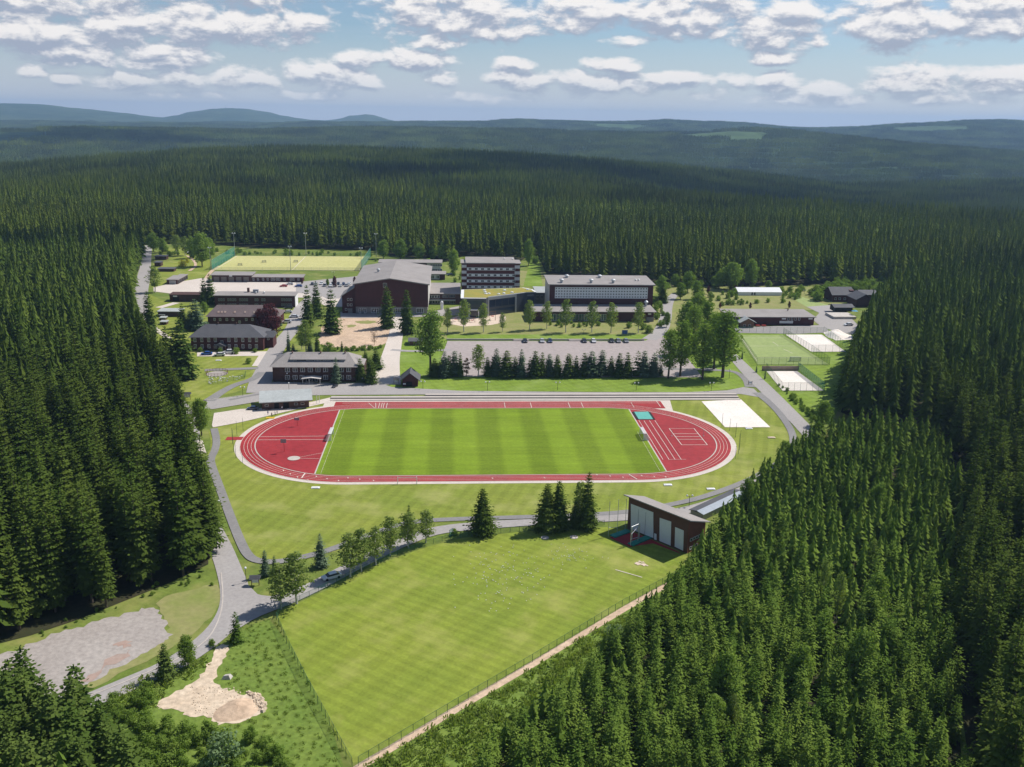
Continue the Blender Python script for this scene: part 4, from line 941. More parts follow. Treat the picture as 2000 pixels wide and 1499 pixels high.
# entrance hall with planted roof
B = Bd('entrance_hall', 'glazed anthracite entrance hall with mustard green planted roof and white rim', 'building', (901, 620.5), (950, 620.5))
zt = HT(P(952, 617.5), 581); fp = [P(901, 620.5), P(949, 621), P(952, 618), P(1008, 610.5), P(1025, 608), P(1046, 607)]; fp = [tuple((p - B.A).xy) for p in fp]
bk = [tuple((P(x, y, zt) - B.A).xy) for x, y in ((1040, 567), (1021, 563.5), (902, 567.5))]; poly = fp + bk
B.add('wall', MB().hexa([(x, y, -.3) for x, y in poly], [(x, y, zt) for x, y in poly]), M['anthracite'])
cxx = sum(p[0] for p in poly) / len(poly); cyy = sum(p[1] for p in poly) / len(poly); ins = lambda k: [((x - cxx) * k + cxx, (y - cyy) * k + cyy) for x, y in poly]
B.add('roof_rim', MB().hexa([(x, y, zt + .003) for x, y in ins(1.015)], [(x, y, zt + .35) for x, y in ins(1.015)]), M['white']); B.add('planted_roof', MB().hexa([(x, y, zt + .36) for x, y in ins(.94)], [(x, y, zt + .5) for x, y in ins(.94)]), M['sedum'])
for px, py in ((946, 569.5), (947.5, 573), (949, 576.5), (955, 576), (974, 577), (984, 575.5), (985.5, 569.5), (1000, 573.5), (1030.5, 568)):
    q = P(px, py, zt) - B.A; mb = MB(); mb.box(q.x - .9, q.y - .9, zt + .5, q.x + .9, q.y + .9, zt + .8); mb.ball((q.x, q.y, zt + .75), .85, sz=.5); B.add('skylight', mb, M['white'])
def panel_on(B, p0, p1, z0, z1, name, m_, off=.08):
    a = Vector(p0); b = Vector(p1); d = (b - a).normalized(); n = Vector((d.y, -d.x)); A0 = a + n * .02; B0 = b + n * .02; A1 = a + n * off; B1 = b + n * off
    B.add(name, MB().hexa([(A1.x, A1.y, z0), (B1.x, B1.y, z0), (B0.x, B0.y, z0), (A0.x, A0.y, z0)], [(A1.x, A1.y, z1), (B1.x, B1.y, z1), (B0.x, B0.y, z1), (A0.x, A0.y, z1)]), m_)
def lerp2(a, b, t): return (a[0] + (b[0] - a[0]) * t, a[1] + (b[1] - a[1]) * t)
for k in range(4): panel_on(B, lerp2(fp[2], fp[3], .06 + k * .225), lerp2(fp[2], fp[3], .06 + k * .225 + .205), zt * .46, zt * .82, 'window', M['glass_blue'])
panel_on(B, lerp2(fp[2], fp[3], .06), lerp2(fp[2], fp[3], .94), zt * .08, zt * .34, 'window', M['glass_blue']); panel_on(B, lerp2(fp[2], fp[3], 0), lerp2(fp[2], fp[3], 1), zt * .86, zt * .99, 'fascia', M['greymetal'], .3)
panel_on(B, lerp2(fp[2], fp[3], 0), lerp2(fp[2], fp[3], .045), 0, zt * .86, 'pillar', M['greymetal'], .3); panel_on(B, lerp2(fp[2], fp[3], .955), lerp2(fp[2], fp[3], 1), 0, zt * .86, 'pillar', M['greymetal'], .3)
panel_on(B, lerp2(fp[0], fp[1], .12), lerp2(fp[0], fp[1], .92), zt * .48, zt * .9, 'window', M['glass_blue']); panel_on(B, lerp2(fp[0], fp[1], .28), lerp2(fp[0], fp[1], .75), zt * .4, zt * .45, 'canopy', M['white'], 1.6); panel_on(B, lerp2(fp[0], fp[1], .36), lerp2(fp[0], fp[1], .66), 0, zt * .34, 'door', M['glass'])
panel_on(B, lerp2(fp[0], fp[1], .3), lerp2(fp[0], fp[1], .34), 0, zt * .38, 'pillar', M['white'], .3); panel_on(B, lerp2(fp[0], fp[1], .68), lerp2(fp[0], fp[1], .72), 0, zt * .38, 'pillar', M['white'], .3)
panel_on(B, lerp2(fp[4], fp[5], .2), lerp2(fp[4], fp[5], .8), zt * .4, zt * .75, 'window', M['glass_blue']); panel_on(B, lerp2(fp[4], fp[5], .2), lerp2(fp[4], fp[5], .8), zt * .85, zt * .88, 'fascia', M['greymetal'])

# long hall with the white glazed band, and its lower front wing
B = lowhouse('swimming_hall_wing', 'long low wing with pale roof and green windows before the long hall', (1043, 628), (1275, 628), 608.5, 595.5, 'clad', 'roof', 1.4, .5); h0 = B.h; D0 = B.Dp
x0, z0 = B.F(1076, 612); x1, z1 = B.F(1184, 627)
for k in range(10): xa = x0 + (x1 - x0) * k / 10; window(B, xa + (x1 - x0) / 20, .4, (x1 - x0) / 10 - .3, h0 - 2.0, -.02, fm='greymetal' if k % 3 else 'white', pm='glass_green', bars=1, fr=.16)
x0, _ = B.F(1262, 628); B.add('stone_base', MB().box(x0, -.3, -.3, B.w + .2, -.02, 2.6), M['stone']); B.add('sign', MB().box(B.F(1266, 611)[0], -.15, h0 - 1.9, B.F(1272, 611)[0], -.05, h0 - 1.1), M['white'])
vent(B, B.F(1262, 590, D0 * .8)[0], D0 * .8, h0, 1.3, 4.0)
G = Bd('long_hall', 'long dark red hall with a grid of white glazing bars and rooftop vents', 'sports hall', B.A + Vector((B.F(1073, 600, D0)[0], D0 + .8, 0)), B.A + Vector((B.F(1274.5, 600, D0)[0], D0 + .8, 0)))
zt = G.F(1175, 556)[1]; D = G.D(1170, 539.3, zt + .8); Wd = G.w
G.add('wall', MB().box(0, 0, -.3, Wd, D, zt - .42), M['clad']); G.add('roof', MB().hexa([(-1, -1.4, zt - .4), (Wd + 1, -1.4, zt - .4), (Wd + 1, D + 1, zt + .5), (-1, D + 1, zt + .5)], [(-1, -1.4, zt + .1), (Wd + 1, -1.4, zt + .1), (Wd + 1, D + 1, zt + 1), (-1, D + 1, zt + 1)]), M['roof'])
G.add('end_wall', MB().box(-.25, .4, 0, -.02, D - .4, zt - .6), M['offwhite'])
xa, za = G.F(1083.5, 583); xb, zb2 = G.F(1265.5, 562.3); mb = MB(); mb.box(xa, -.1, za, xb, -.02, zb2); n = 34; cw = (xb - xa) / n; ch = (zb2 - za) / 4
for i in range(n):
    for j in range(4): mb.box(xa + cw * (i + .27), -.16, za + ch * (j + .38), xa + cw * (i + .70), -.11, za + ch * (j + .74), 1)
G.add('window_wall', mb, [M['white'], M['glass']])
for px, y in ((1097, .15), (1107, .75), (1155, .15), (1171, .75), (1198, .15)): vent(G, G.F(px, 541, D * y)[0], D * y, zt + .3, 1.5, 2.4)
for px in (1241, 1247): vent(G, G.F(px, 551, D * .4)[0], D * .4, zt + .3, .6, 1.4)
B = lowhouse('link_building', 'dark linking building between glazed entrance and long hall', (1046, 596), (1071, 596), 572, 560, 'anthracite', 'roof_pale', .2, .2)
winpx(B, [(1050, 581), (1058, 581), (1066, 581)], 1.7, 2.4, 0, bars=1, fm='greymetal')

# workshop range, canteen range and low sheds at the upper left
B = lowhouse('garage_range', 'long brown garage building with grey doors below the yellow pitch', (414, 551), (492, 551), 537.5, 531, 'clad_brown', 'roof', .8, .4)
for k in range(5): x = B.F(423 + k * 14.5, 550)[0]; window(B, x, 0, 3.6, B.h - 1.4, 0, 'garage_door', fm='stone', pm='concrete_dark', bars=2, fr=.15)
x, z = B.F(451, 539); B.add('sign', MB().box(x - 1, -.9, z - .5, x + 1, -.7, z + .5), M['white'])
B = lowhouse('office_range', 'narrow brown building with small white windows beside the garage range', (492, 551), (591, 551), 541.5, 536, 'clad', 'roof', .8, .4)
winpx(B, [(495, 546.5), (504, 546.5), (514, 546), (523, 546), (531, 546), (535.5, 546), (541, 546), (545.5, 546), (556, 546), (568, 546), (573, 546), (583, 546)], 1.3, 1.8, 0, bars=1)
B = lowhouse('workshop', 'long two-row-windowed workshop with white end wall behind the hipped houses', (420, 600), (577, 600), 577.5, 570, 'clad', 'roof', .7, .5)
for py in (586, 596): winpx(B, [(428, py), (432.5, py), (437, py), (446, py), (450.5, py), (455, py), (459.5, py), (469, py), (473.5, py), (478, py), (482.5, py), (499, py), (503, py), (512, py), (516.5, py), (551, py), (555.5, py), (560, py), (564.5, py), (568.5, py)], 1.0, 1.6, 0, bars=1, fm='greymetal')
B.add('end_wall', MB().box(B.w + .02, 0, 0, B.w + .3, B.Dp - .3, B.h - .5), M['white'])
for px in (500, 516): vent(B, B.F(px, 573, B.Dp * .5)[0], B.Dp * .5, B.h, .6, 1.5)
x = B.F(501, 567, B.Dp)[0]; B.add('roof_unit', MB().box(x - 1.6, B.Dp - 3, B.h + .3, x + 1.6, B.Dp - 1, B.h + 2.2), M['greymetal']); B.add('chimney', MB().box(B.F(484, 567, B.Dp)[0], B.Dp - 2, B.h + .3, B.F(488, 567, B.Dp)[0], B.Dp - .5, B.h + 3), M['brick'])
B = lowhouse('store_range', 'dark low store building left of the workshop with a small white sign', (332, 589.5), (412, 589.5), 576, 573, 'clad_brown', 'clad_brown', .3, .2, depth=8)
B.add('sign', MB().box(B.F(338, 578)[0], -.2, B.h - 1.4, B.F(346, 578)[0], -.05, B.h - .6), M['white']); x = B.F(344, 587)[0]; B.add('door', MB().box(x - 2, -.12, 0, x + 2, -.02, 3), M['dark'])
B = lowhouse('flat_shed', 'flat-roofed brown shed by the bend of the far road', (309, 619), (352, 619), 608.5, 602.5, 'clad_brown', 'roof_pale', .5, .1, cat='shed')
for k, (a, b, c) in enumerate((((311, 620), (321, 620), 615), ((312, 626), (323, 626), 621), ((313, 635), (325, 635), 629))): lowhouse('garden_shed', ['topmost of three small grey sheds stepped beside the flat shed', 'middle one of three small grey sheds stepped beside the flat shed', 'lowest and largest of three small grey sheds beside the flat shed'][k], a, b, c, c - 2, 'clad_brown', 'roof_pale', .3, .1, 'shed', depth=4)
B = lowhouse('garage_block', 'angled brown garage block with grey roof at the yard corner', (326, 556), (347, 556), 546.5, 538, 'clad_brown', 'roof', .4, .1, 'garage'); x, z = B.F(337, 552); window(B, x, 0, 4.2, 2.6, 0, 'garage_door', pm='greymetal', bars=0)
B2 = Bd('garage_wing', 'row of garages with red-brown doors running back from the yard corner', 'garage', (347.5, 556), (367, 545)); B2.add('wall', MB().box(0, 0, -.3, B2.w, 5, 3), M['brick']); B2.add('roof', MB().box(-.4, -.4, 3.003, B2.w + .4, 5.4, 3.3), M['roof'])
for k in range(5): window(B2, B2.w * (k + .5) / 5, 0, B2.w / 5 - .8, 2.5, 0, 'garage_door', fm='stone', pm='dark', bars=0)
for k, (a, b, c, d) in enumerate((((308, 531), (340, 531), 525.5, 523), ((302, 521), (314, 521), 513, 510), ((303, 508), (325, 508), 501, 498), ((366, 497), (376, 497), 493.5, 492))): lowhouse('garden_hut', ['wide dark flat garden hut lowest in the allotments', 'small dark garden hut between two wider ones', 'dark garden hut highest in the allotments by the far road', 'pale roofed garden hut before the birches'][k], a, b, c, d, 'clad_brown', 'roof_dark' if k < 3 else 'roof_pale', .4, .3, 'hut', depth=6)

# hipped houses
def hiphouse(name, label, a, b, yeave, ridge, roofm, wallm, D, over=1.0):
    B = Bd(name, label, 'house', a, b); h = B.F((a[0] + b[0]) / 2, yeave, -over)[1]; r0 = B.F(*ridge[0], D / 2); r1 = B.F(*ridge[1], D / 2); hip(B, D, h, (r0[1] + r1[1]) / 2, r0[0], r1[0], over, M and roofm, wallm); B.h = h; B.Dp = D; B.rz_ = (r0[1] + r1[1]) / 2; return B
B = hiphouse('hipped_house', 'red-walled house with brown hipped roof and row of pink skylights', (407, 640), (545, 640), 619.5, ((424, 596), (512, 596)), 'roof_brown', 'clad', 17)
winpx(B, [(419, 624.5), (430, 624.5), (443, 624.5), (455, 624.5), (481, 624.5), (493, 624.5), (468, 629.5)], 1.2, 1.5, 0)
for px in (426, 432.5, 439, 458, 478, 496, 502.5, 509): 
    y = 1.8; xx = B.F(px, 609, y)[0]; t_ = (y + 1) / (B.Dp / 2 + 1); zz = B.h + (B.rz_ - B.h) * t_; B.add('skylight', MB().hexa([(xx - .5, y, zz + .1), (xx + .5, y, zz + .1), (xx + .5, y + 1.2, zz + .1 + .75), (xx - .5, y + 1.2, zz + .85)], [(xx - .5, y, zz + .25), (xx + .5, y, zz + .25), (xx + .5, y + 1.2, zz + 1), (xx - .5, y + 1.2, zz + 1)]), M['redearth'])
B = hiphouse('hipped_house', 'dark red two-storey house with slate grey hipped roof beside parked cars', (374, 684.5), (515, 684.5), 660, ((401, 633.5), (487, 633.5)), 'roof_dark', 'clad', 17)
for py in (664.5, 677): winpx(B, [(x, py) for x in ((380.5, 394, 407.5, 420.5, 447, 460.5, 474, 487.5, 501) if py < 670 else (381.5, 395, 408, 421, 448, 461, 474.5, 488, 501))], 1.3, 2.0, 0)
winpx(B, [(433.5, 670)], 1.3, 2.2, 0); x = B.F(432, 684)[0]; mb = MB(); mb.hexa([(x - 3.2, -3, 2.6), (x + 3.2, -3, 2.6), (x, -3, 4.2)], [(x - 3.2, -.02, 2.6), (x + 3.2, -.02, 2.6), (x, -.02, 4.2)]); B.add('porch_roof', mb, M['roof_dark']); B.add('porch_door', MB().box(x - 1, -.1, 0, x + 1, -.02, 2.3), M['offwhite'])
for s_ in (-2.8, 2.8): B.add('porch_post', MB().box(x + s_ - .1, -2.8, 0, x + s_ + .1, -2.6, 2.6), M['wood'])
xw0 = B.w + .02; xw1 = B.F(534, 678, 5)[0]; hw = B.h - 1.2; B.add('side_wing', MB().box(xw0, 5, -.3, xw1, 14, hw), M['clad']); B.add('side_wing_roof', MB().hexa([(xw0, 4.4, hw), (xw1 + .5, 4.4, hw), (xw1 + .5, 14.6, hw), (xw0, 14.6, hw)], [(xw0, 8.5, hw + 2.4), (xw1 + .5, 8.5, hw + 2.4), (xw1 + .5, 9.5, hw + 2.4), (xw0, 9.5, hw + 2.4)]), M['roof_dark']); winpx(B, [(524, 662.5)], 1.0, 1.0, 5, bars=0)
for px in (426, 462): vent(B, B.F(px, 634, B.Dp / 2)[0], B.Dp / 2, B.rz_ - .2, .35, 1.2, 'chimney', 'brick')
B = hiphouse('administration_house', 'broad dark house with grey hipped roof, long dormer and white-framed porch', (533.5, 746.5), (694, 748), 718, ((562, 688), (680, 688)), 'roof', 'clad_brown', 18, 1.2); B.t['label'] = 'broad dark house with grey hipped roof, long dormer and timber porch'
winpx(B, [(561.5, 723), (576.5, 723), (591, 723), (606, 723), (621, 723), (636, 723), (667, 723), (681, 723)], 2.0, 1.9, 0, bars=1); winpx(B, [(561.5, 737.5), (576.5, 737.5), (590, 737.5), (636, 737.5), (667, 737.5), (681, 737.5)], 2.0, 1.9, 0, bars=1)
yd = 3.0; z0 = B.F(620, 711, yd)[1]; z1 = B.F(620, 703, yd)[1]; xa = B.F(562, 707, yd)[0]; xb = B.F(679, 707, yd)[0]
B.add('dormer', MB().hexa([(xa, yd, z0 - .6), (xb, yd, z0 - .6), (xb, yd + 5, z0 + .5), (xa, yd + 5, z0 + .5)], [(xa + 1.5, yd, z1), (xb - 1.5, yd, z1), (xb - 1.5, yd + 5.5, z1 + 1.3), (xa + 1.5, yd + 5.5, z1 + 1.3)]), M['roof_dark']); B.add('dormer_roof', MB().hexa([(xa + .8, yd - .5, z1 + .01), (xb - .8, yd - .5, z1 + .01), (xb - .8, yd + 5.6, z1 + 1.35), (xa + .8, yd + 5.6, z1 + 1.35)], [(xa + .8, yd - .5, z1 + .2), (xb - .8, yd - .5, z1 + .2), (xb - .8, yd + 5.6, z1 + 1.55), (xa + .8, yd + 5.6, z1 + 1.55)]), M['roof'])
for px in (570.5, 576, 602, 607, 617, 624, 634, 642, 666, 672): x, z = B.F(px, 706.8, yd); window(B, x, z - .6, 1.5, 1.15, yd, bars=0)
x0, _ = B.F(593, 746); x1, _ = B.F(628, 746); zc = B.F(610, 734)[1]; B.add('porch_roof', MB().hexa([(x0 - .3, -4, zc - .6), ((x0 + x1) / 2, -4, zc - .1), (x1 + .3, -4, zc - .6), (x1 + .3, -.02, zc - .6), ((x0 + x1) / 2, -.02, zc - .1), (x0 - .3, -.02, zc - .6)], [(x0 - .3, -4, zc - .35), ((x0 + x1) / 2, -4, zc + .15), (x1 + .3, -4, zc - .35), (x1 + .3, -.02, zc - .35), ((x0 + x1) / 2, -.02, zc + .15), (x0 - .3, -.02, zc - .35)]), M['offwhite'])
for x in (x0 + .1, (x0 * .62 + x1 * .38), x1 - .2): B.add('porch_post', MB().box(x, -3.8, 0, x + .22, -3.58, zc - .62), M['offwhite'])
for px in (603, 615.5): x = B.F(px, 745)[0]; window(B, x, .1, 2.2, 2.6, 0, 'door', bars=1)
B.add('stoop', MB().box(x0 + 1, -4.6, -.1, x1 - 3, -.1, .25), M['concrete'])
for px in (571, 626.5, 674): vent(B, B.F(px, 690, B.Dp * .45)[0], B.Dp * .45, B.rz_ - .6, .45, 1.3, 'chimney', 'brick')
xe = B.w + .02; B.add('end_wing', MB().box(xe, 4, -.3, B.F(712, 730, 4)[0], 15, B.h - .5), M['clad_brown']); q1 = B.F(713, 704, 9)[0]; B.add('end_wing_roof', MB().hexa([(B.w - 2, 3.4, B.h - .48), (q1, 3.4, B.h - .48), (q1, 15.6, B.h - .48), (B.w - 2, 15.6, B.h - .48)], [(B.w - 6, 9, B.h + 2.6), (q1 - 3, 9, B.h + 1.6), (q1 - 3, 10, B.h + 1.6), (B.w - 6, 10, B.h + 2.6)]), M['roof'])

# clubhouse by the track
B = Bd('clubhouse', 'low stone clubhouse with broad pale roof at the end of the track', 'clubhouse', (512, 801), (604, 796)); B.rz = 0
hc = 3.0; Dc = 9.5; B.add('wall', MB().box(0, 0, -.2, B.w, Dc, hc), M['brick']); B.add('roof', MB().hexa([(-1, -1.6, hc + .1), (B.w + 1.4, -1.6, hc + .1), (B.w + 1.4, Dc + 2, hc + 1.1), (-1, Dc + 2, hc + 1.1)], [(-1, -1.6, hc + .45), (B.w + 1.4, -1.6, hc + .45), (B.w + 1.4, Dc + 2, hc + 1.45), (-1, Dc + 2, hc + 1.45)]), M['roof_pale'])
for f0, f1 in ((.26, .36), (.45, .57)): B.add('doorway', MB().box(B.w * f0, -.08, 0, B.w * f1, -.02, 2.5), M['dark'])
for f0 in (.05, .4, .62): B.add('bench', MB().box(B.w * f0, -1.5, .35, B.w * f0 + 2.4, -1.1, .45).box(B.w * f0 + .1, -1.45, -.02, B.w * f0 + .2, -1.15, .35).box(B.w * f0 + 2.2, -1.45, -.02, B.w * f0 + 2.3, -1.15, .35), M['wood'])
for f0 in (.1, .72, .86): window(B, B.w * f0, 1.2, 1.4, 1.0, 0, fm='offwhite', bars=0)

# terraces of steps above the sprint lanes
t = thing('spectator_steps', 'three long pale concrete spectator steps beside the sprint lanes', 'steps', (P(645, 783).x, P(1000, 783.2).y, .06)); xe = P(1447, 783).x - t.location.x; xm = P(830, 783).x - t.location.x
dY = (P(1000, 772).y - P(1000, 783.2).y) / 3.2
for k in range(3): mb = MB(); mb.box((xm if k == 2 else 0), k * dY, -.1, xe, (k + 1) * dY - .55, .28 + k * .36); mb.box((xm if k == 2 else 0), (k + 1) * dY - .549, -.1, xe, (k + 1) * dY, .20 + k * .36, 1); mb.build('step', [M['concrete'], M['concrete_dark']], t)
for k in range(3): MB().box((xm if k == 2 else 0), k * dY - .03, .02 + k * .36 - (.36 if k else 0) * 0, xe, k * dY - .012, .18 + k * .36, 0).build('shaded_riser', M['concrete_dark'], t)  # thin riser faces, their shade put into the darker concrete

# shooting hall near the plantation
a, b = P(1225, 1033), P(1341, 1081.5); B = Bd('throwing_hall', 'tall brown hall with slanting grey roof and three white doors', 'hall', a, b)
zl = B.F(1225, 970)[1]; zr = B.F(1341.5, 1015.5)[1]; Dd = 7.6; xo = B.F(1218, 967)[0]
B.add('wall', MB().hexa([(0, 0, -.3), (B.w, 0, -.3), (B.w, 0, zr - .1), (0, 0, zl - .1)], [(0, Dd, -.3), (B.w, Dd, -.3), (B.w, Dd, zr - 2.7), (0, Dd, zl - 2.7)]), mat('warm_brown_cladding', (.150, .070, .042), (.115, .052, .032), .4, .75, 3))
B.add('side_cladding', MB().hexa([(B.w + .02, .05, 0), (B.w + .15, .05, 0), (B.w + .15, Dd, 0), (B.w + .02, Dd, 0)], [(B.w + .02, .05, zr - .4), (B.w + .15, .05, zr - .4), (B.w + .15, Dd, zr - 2.9), (B.w + .02, Dd, zr - 2.9)]), M['rust'])
B.add('roof', MB().hexa([(-1.2, -1.0, zl + .37), (B.w + 1.2, -1.0, zr + .37), (B.w + 1.2, Dd + .8, zr - 2.75), (-1.2, Dd + .8, zl - 2.75)], [(-1.2, -1.0, zl + .65), (B.w + 1.2, -1.0, zr + .65), (B.w + 1.2, Dd + .8, zr - 2.45), (-1.2, Dd + .8, zl - 2.45)]), M['roof'])
def quadpx(B, p0, p1, p2, p3, name, m_, y=-.1, th=.08):
    q = [B.F(*p) for p in (p0, p1, p2, p3)]; B.add(name, MB().hexa([(q[0][0], y, q[0][1]), (q[1][0], y, q[1][1]), (q[1][0], y + th, q[1][1]), (q[0][0], y + th, q[0][1])], [(q[3][0], y, q[3][1]), (q[2][0], y, q[2][1]), (q[2][0], y + th, q[2][1]), (q[3][0], y + th, q[3][1])]), m_)
Zz = lambda x, y: (x / 4 + 1150, y / 4 + 740)
quadpx(B, Zz(330, 1175), Zz(505, 1245), Zz(505, 1045), Zz(330, 978), 'door', M['white']); quadpx(B, Zz(553, 1268), Zz(640, 1305), Zz(645, 1118), Zz(555, 1088), 'door', M['white']); quadpx(B, Zz(672, 1312), Zz(738, 1345), Zz(743, 1188), Zz(676, 1160), 'door', M['white']); quadpx(B, Zz(512, 1255), Zz(530, 1262), Zz(530, 1215), Zz(512, 1208), 'notice', M['white'])
for f in (.33, .66): x0 = B.F(*Zz(330 + 175 * f, 1100))[0]; B.add('door_seam', MB().box(x0 - .05, -.16, .3, x0 + .05, -.11, 7.2), M['greymetal'])
for k in range(5): window(B, B.w + .2, 3.2 - .0, 1.0, .9, 1.4 + k * 1.25, side=1, bars=0)
for k in range(3): window(B, B.w + .2, .8, 1.0, .9, 1.4 + k * 1.25, side=1, bars=0)
# long low shed behind it
B = Bd('store_shed', 'long low blue-grey roofed shed behind the throwing hall', 'shed', P(1358, 1012, 0), P(1442, 972, 0)); B.add('wall', MB().box(0, -2.6, -.3, B.w, 1.8, 1.9), M['greymetal']); M['shed_roof'] = mat('blue_grey_roof', (.30, .34, .39), (.35, .39, .44), .2, .6, 1)
B.add('roof', MB().hexa([(-.4, -3, 1.903), (B.w + .4, -3, 1.903), (B.w + .4, -.6, 2.4), (-.4, -.6, 2.4)], [(-.4, -3, 2.05), (B.w + .4, -3, 2.05), (B.w + .4, -.6, 2.55), (-.4, -.6, 2.55)]), M['shed_roof']); B.add('roof', MB().hexa([(-.4, -.58, 2.4), (B.w + .4, -.58, 2.4), (B.w + .4, 2.2, 1.91), (-.4, 2.2, 1.91)], [(-.4, -.58, 2.55), (B.w + .4, -.58, 2.55), (B.w + .4, 2.2, 2.06), (-.4, 2.2, 2.06)]), M['roof_dark'])
# throwing ring, cage and mats before the hall
sheet('red_apron', [Zz(160, 1245), Zz(300, 1185), Zz(420, 1230), Zz(700, 1355), Zz(720, 1372), Zz(500, 1290), Zz(370, 1310), Zz(320, 1318)], .09, M['tartan'])
for k, (p0, p1) in enumerate(((Zz(185, 1240), Zz(310, 1195)), (Zz(325, 1305), Zz(490, 1235)))):
    a, b = P(*p0), P(*p1); d = (b - a); n = Vector((-d.y, d.x, 0)).normalized() * 1.0; mb = MB(); mb.hexa([a - n, b - n, b + n, a + n], [v + Vector((0, 0, .35)) for v in (a - n, b - n, b + n, a + n)]); o = mb.build('landing_mat', M['greennet'], None, (0, 0, .13)); tag(o, ['green mat strip along the far edge of the red throwing pad', 'green mat strip along the near edge of the red throwing pad'][k], 'mat')
def cage(name, label, pts, tops, r=.07, rails=()):
    t = thing(name, label, 'frame', (*P(*pts[0]).xy, .05)); o = t.location
    for p, ty in zip(pts, tops): q = P(*p); h = HT(q, ty); MB().tube((q.x - o.x, q.y - o.y, 0), (q.x - o.x, q.y - o.y, h), r, r, 6).build('post', M['steel'], t)
    for i, j, ty in rails: a, b = P(*pts[i]), P(*pts[j]); ha, hb = HT(a, ty[0]), HT(b, ty[1]); MB().tube((a.x - o.x, a.y - o.y, ha), (b.x - o.x, b.y - o.y, hb), r, r, 6).build('rail', M['steel'], t)
    return t
cage('throwing_cage', 'tall silver cage posts at the far side of the throwing pad', [Zz(152, 1235), Zz(220, 1215), Zz(282, 1190)], [979, 976, 974], rails=((0, 1, (1031, 1031)),))
cage('throwing_rig', 'white braced metal frame standing before the big hall doors', [Zz(325, 1308), Zz(383, 1280), Zz(392, 1262), Zz(335, 1290)], [1030, 1024, 1024, 1030], .1, rails=((0, 1, (1030, 1024)), (0, 1, (1054, 1050)), (0, 1, (1045, 1028))))
# two little sand circles on the throwing field
for k, (px, py) in enumerate(((1064, 1051), (1121, 1050))): q = P(px, py); tag(MB().tube((0, 0, 0), (0, 0, .1), 1.15, 1.15, 20).build('throwing_circle', M['concrete'], None, (q.x, q.y, .05)), ['pale round throwing circle on the lower field, nearer the lone conifer', 'pale round throwing circle on the lower field, nearer the brown hall'][k], 'throwing circle')

# buildings on the far right
B = lowhouse('ski_centre', 'long brown single-storey building with grey roof above the green court', (1424, 635.5), (1588, 635.5), 619, 604.5, 'clad', 'roof', .9, .5)
winpx(B, [(1427, 624), (1431, 624), (1435, 624), (1540, 623.5), (1547, 623.5), (1554, 623.5), (1561, 623.5)], 1.1, 1.7, 0, bars=0); xa, za = B.F(1522, 632); xb, zb2 = B.F(1549, 627.5); B.add('banner', MB().box(xa, -.15, za, xb, -.05, zb2), M['white'])
for px in (1531, 1583): x, z = B.F(px, 623); B.add('sign', MB().box(x - 1.2, -.15, z - .4, x + 1.2, -.05, z + .4), M['white'])
vent(B, B.F(1539, 605, B.Dp * .8)[0], B.Dp * .8, B.h + .3, .5, 1.5, 'chimney', 'brick')
def gable(name, label, cat, a, b, D, yeave, yridge, wallm, roofm, over=.8, along='x'):
    B = Bd(name, label, cat, a, b); h = B.F((a[0] + b[0]) / 2, yeave, -over)[1]
    if along == 'x':
        zr = B.F((a[0] + b[0]) / 2, yridge, D / 2)[1]; B.add('wall', MB().hexa([(0, 0, -.3), (0, D, -.3), (0, D, h), (0, D / 2, zr - .3), (0, 0, h)], [(B.w, 0, -.3), (B.w, D, -.3), (B.w, D, h), (B.w, D / 2, zr - .3), (B.w, 0, h)]), M[wallm])
        for y0, y1, za, zb in ((-over, D / 2, h, zr), (D / 2, D + over, zr, h)): B.add('roof', MB().hexa([(-over, y0, za - .1), (B.w + over, y0, za - .1), (B.w + over, y1, zb - .1), (-over, y1, zb - .1)], [(-over, y0, za + .15), (B.w + over, y0, za + .15), (B.w + over, y1, zb + .15), (-over, y1, zb + .15)]), M[roofm])
    else:
        zr = B.F((a[0] + b[0]) / 2, yridge, -over)[1]; xm = B.w / 2; B.add('wall', MB().hexa([(0, 0, -.3), (B.w, 0, -.3), (B.w, 0, h), (xm, 0, zr - .3), (0, 0, h)], [(0, D, -.3), (B.w, D, -.3), (B.w, D, h), (xm, D, zr - .3), (0, D, h)]), M[wallm])
        for x0, x1, za, zb in ((-over, xm, h - .2, zr), (xm, B.w + over, zr, h - .2)): B.add('roof', MB().hexa([(x0, -over, za - .1), (x1, -over, zb - .1), (x1, D + over, zb - .1), (x0, D + over, za - .1)], [(x0, -over, za + .15), (x1, -over, zb + .15), (x1, D + over, zb + .15), (x0, D + over, za + .15)]), M[roofm])
    B.h = h; B.zr = zr; return B
B = gable('kiosk', 'small timber kiosk with grey gable roof before the long brown building', 'kiosk', (1447, 640), (1472, 640), 6, 631, 623, 'wood', 'roof_pale', 1.2, 'y'); winpx(B, [(1454, 636), (1464, 636)], 1.4, 1.2, 0, fm='offwhite', bars=0)
B = gable('inn', 'large red-brown gabled inn with slate roof at the forest edge', 'house', (1625, 590), (1666, 590), 14, 577.5, 561, 'clad', 'roof_dark'); winpx(B, [(1632, 584), (1640, 584), (1650, 584), (1658, 584)], 1.3, 1.5, 0, bars=0); x, z = B.F(1662, 570, 4); B.add('dormer', MB().hexa([(x - 1.5, 2.5, B.h), (x + 1.5, 2.5, B.h), (x + 1.5, 6, B.h), (x - 1.5, 6, B.h)], [(x - 1.5, 2.5, B.h + 2.6), (x + 1.5, 2.5, B.h + 2.6), (x + 1.5, 6, B.h + 3.4), (x - 1.5, 6, B.h + 3.4)]), M['clad'])
B = gable('inn_extension', 'nearer wing of the red-brown inn with slate gable roof', 'house', (1672, 600), (1704, 600), 14, 586, 576, 'clad', 'roof_dark', .8, 'y')
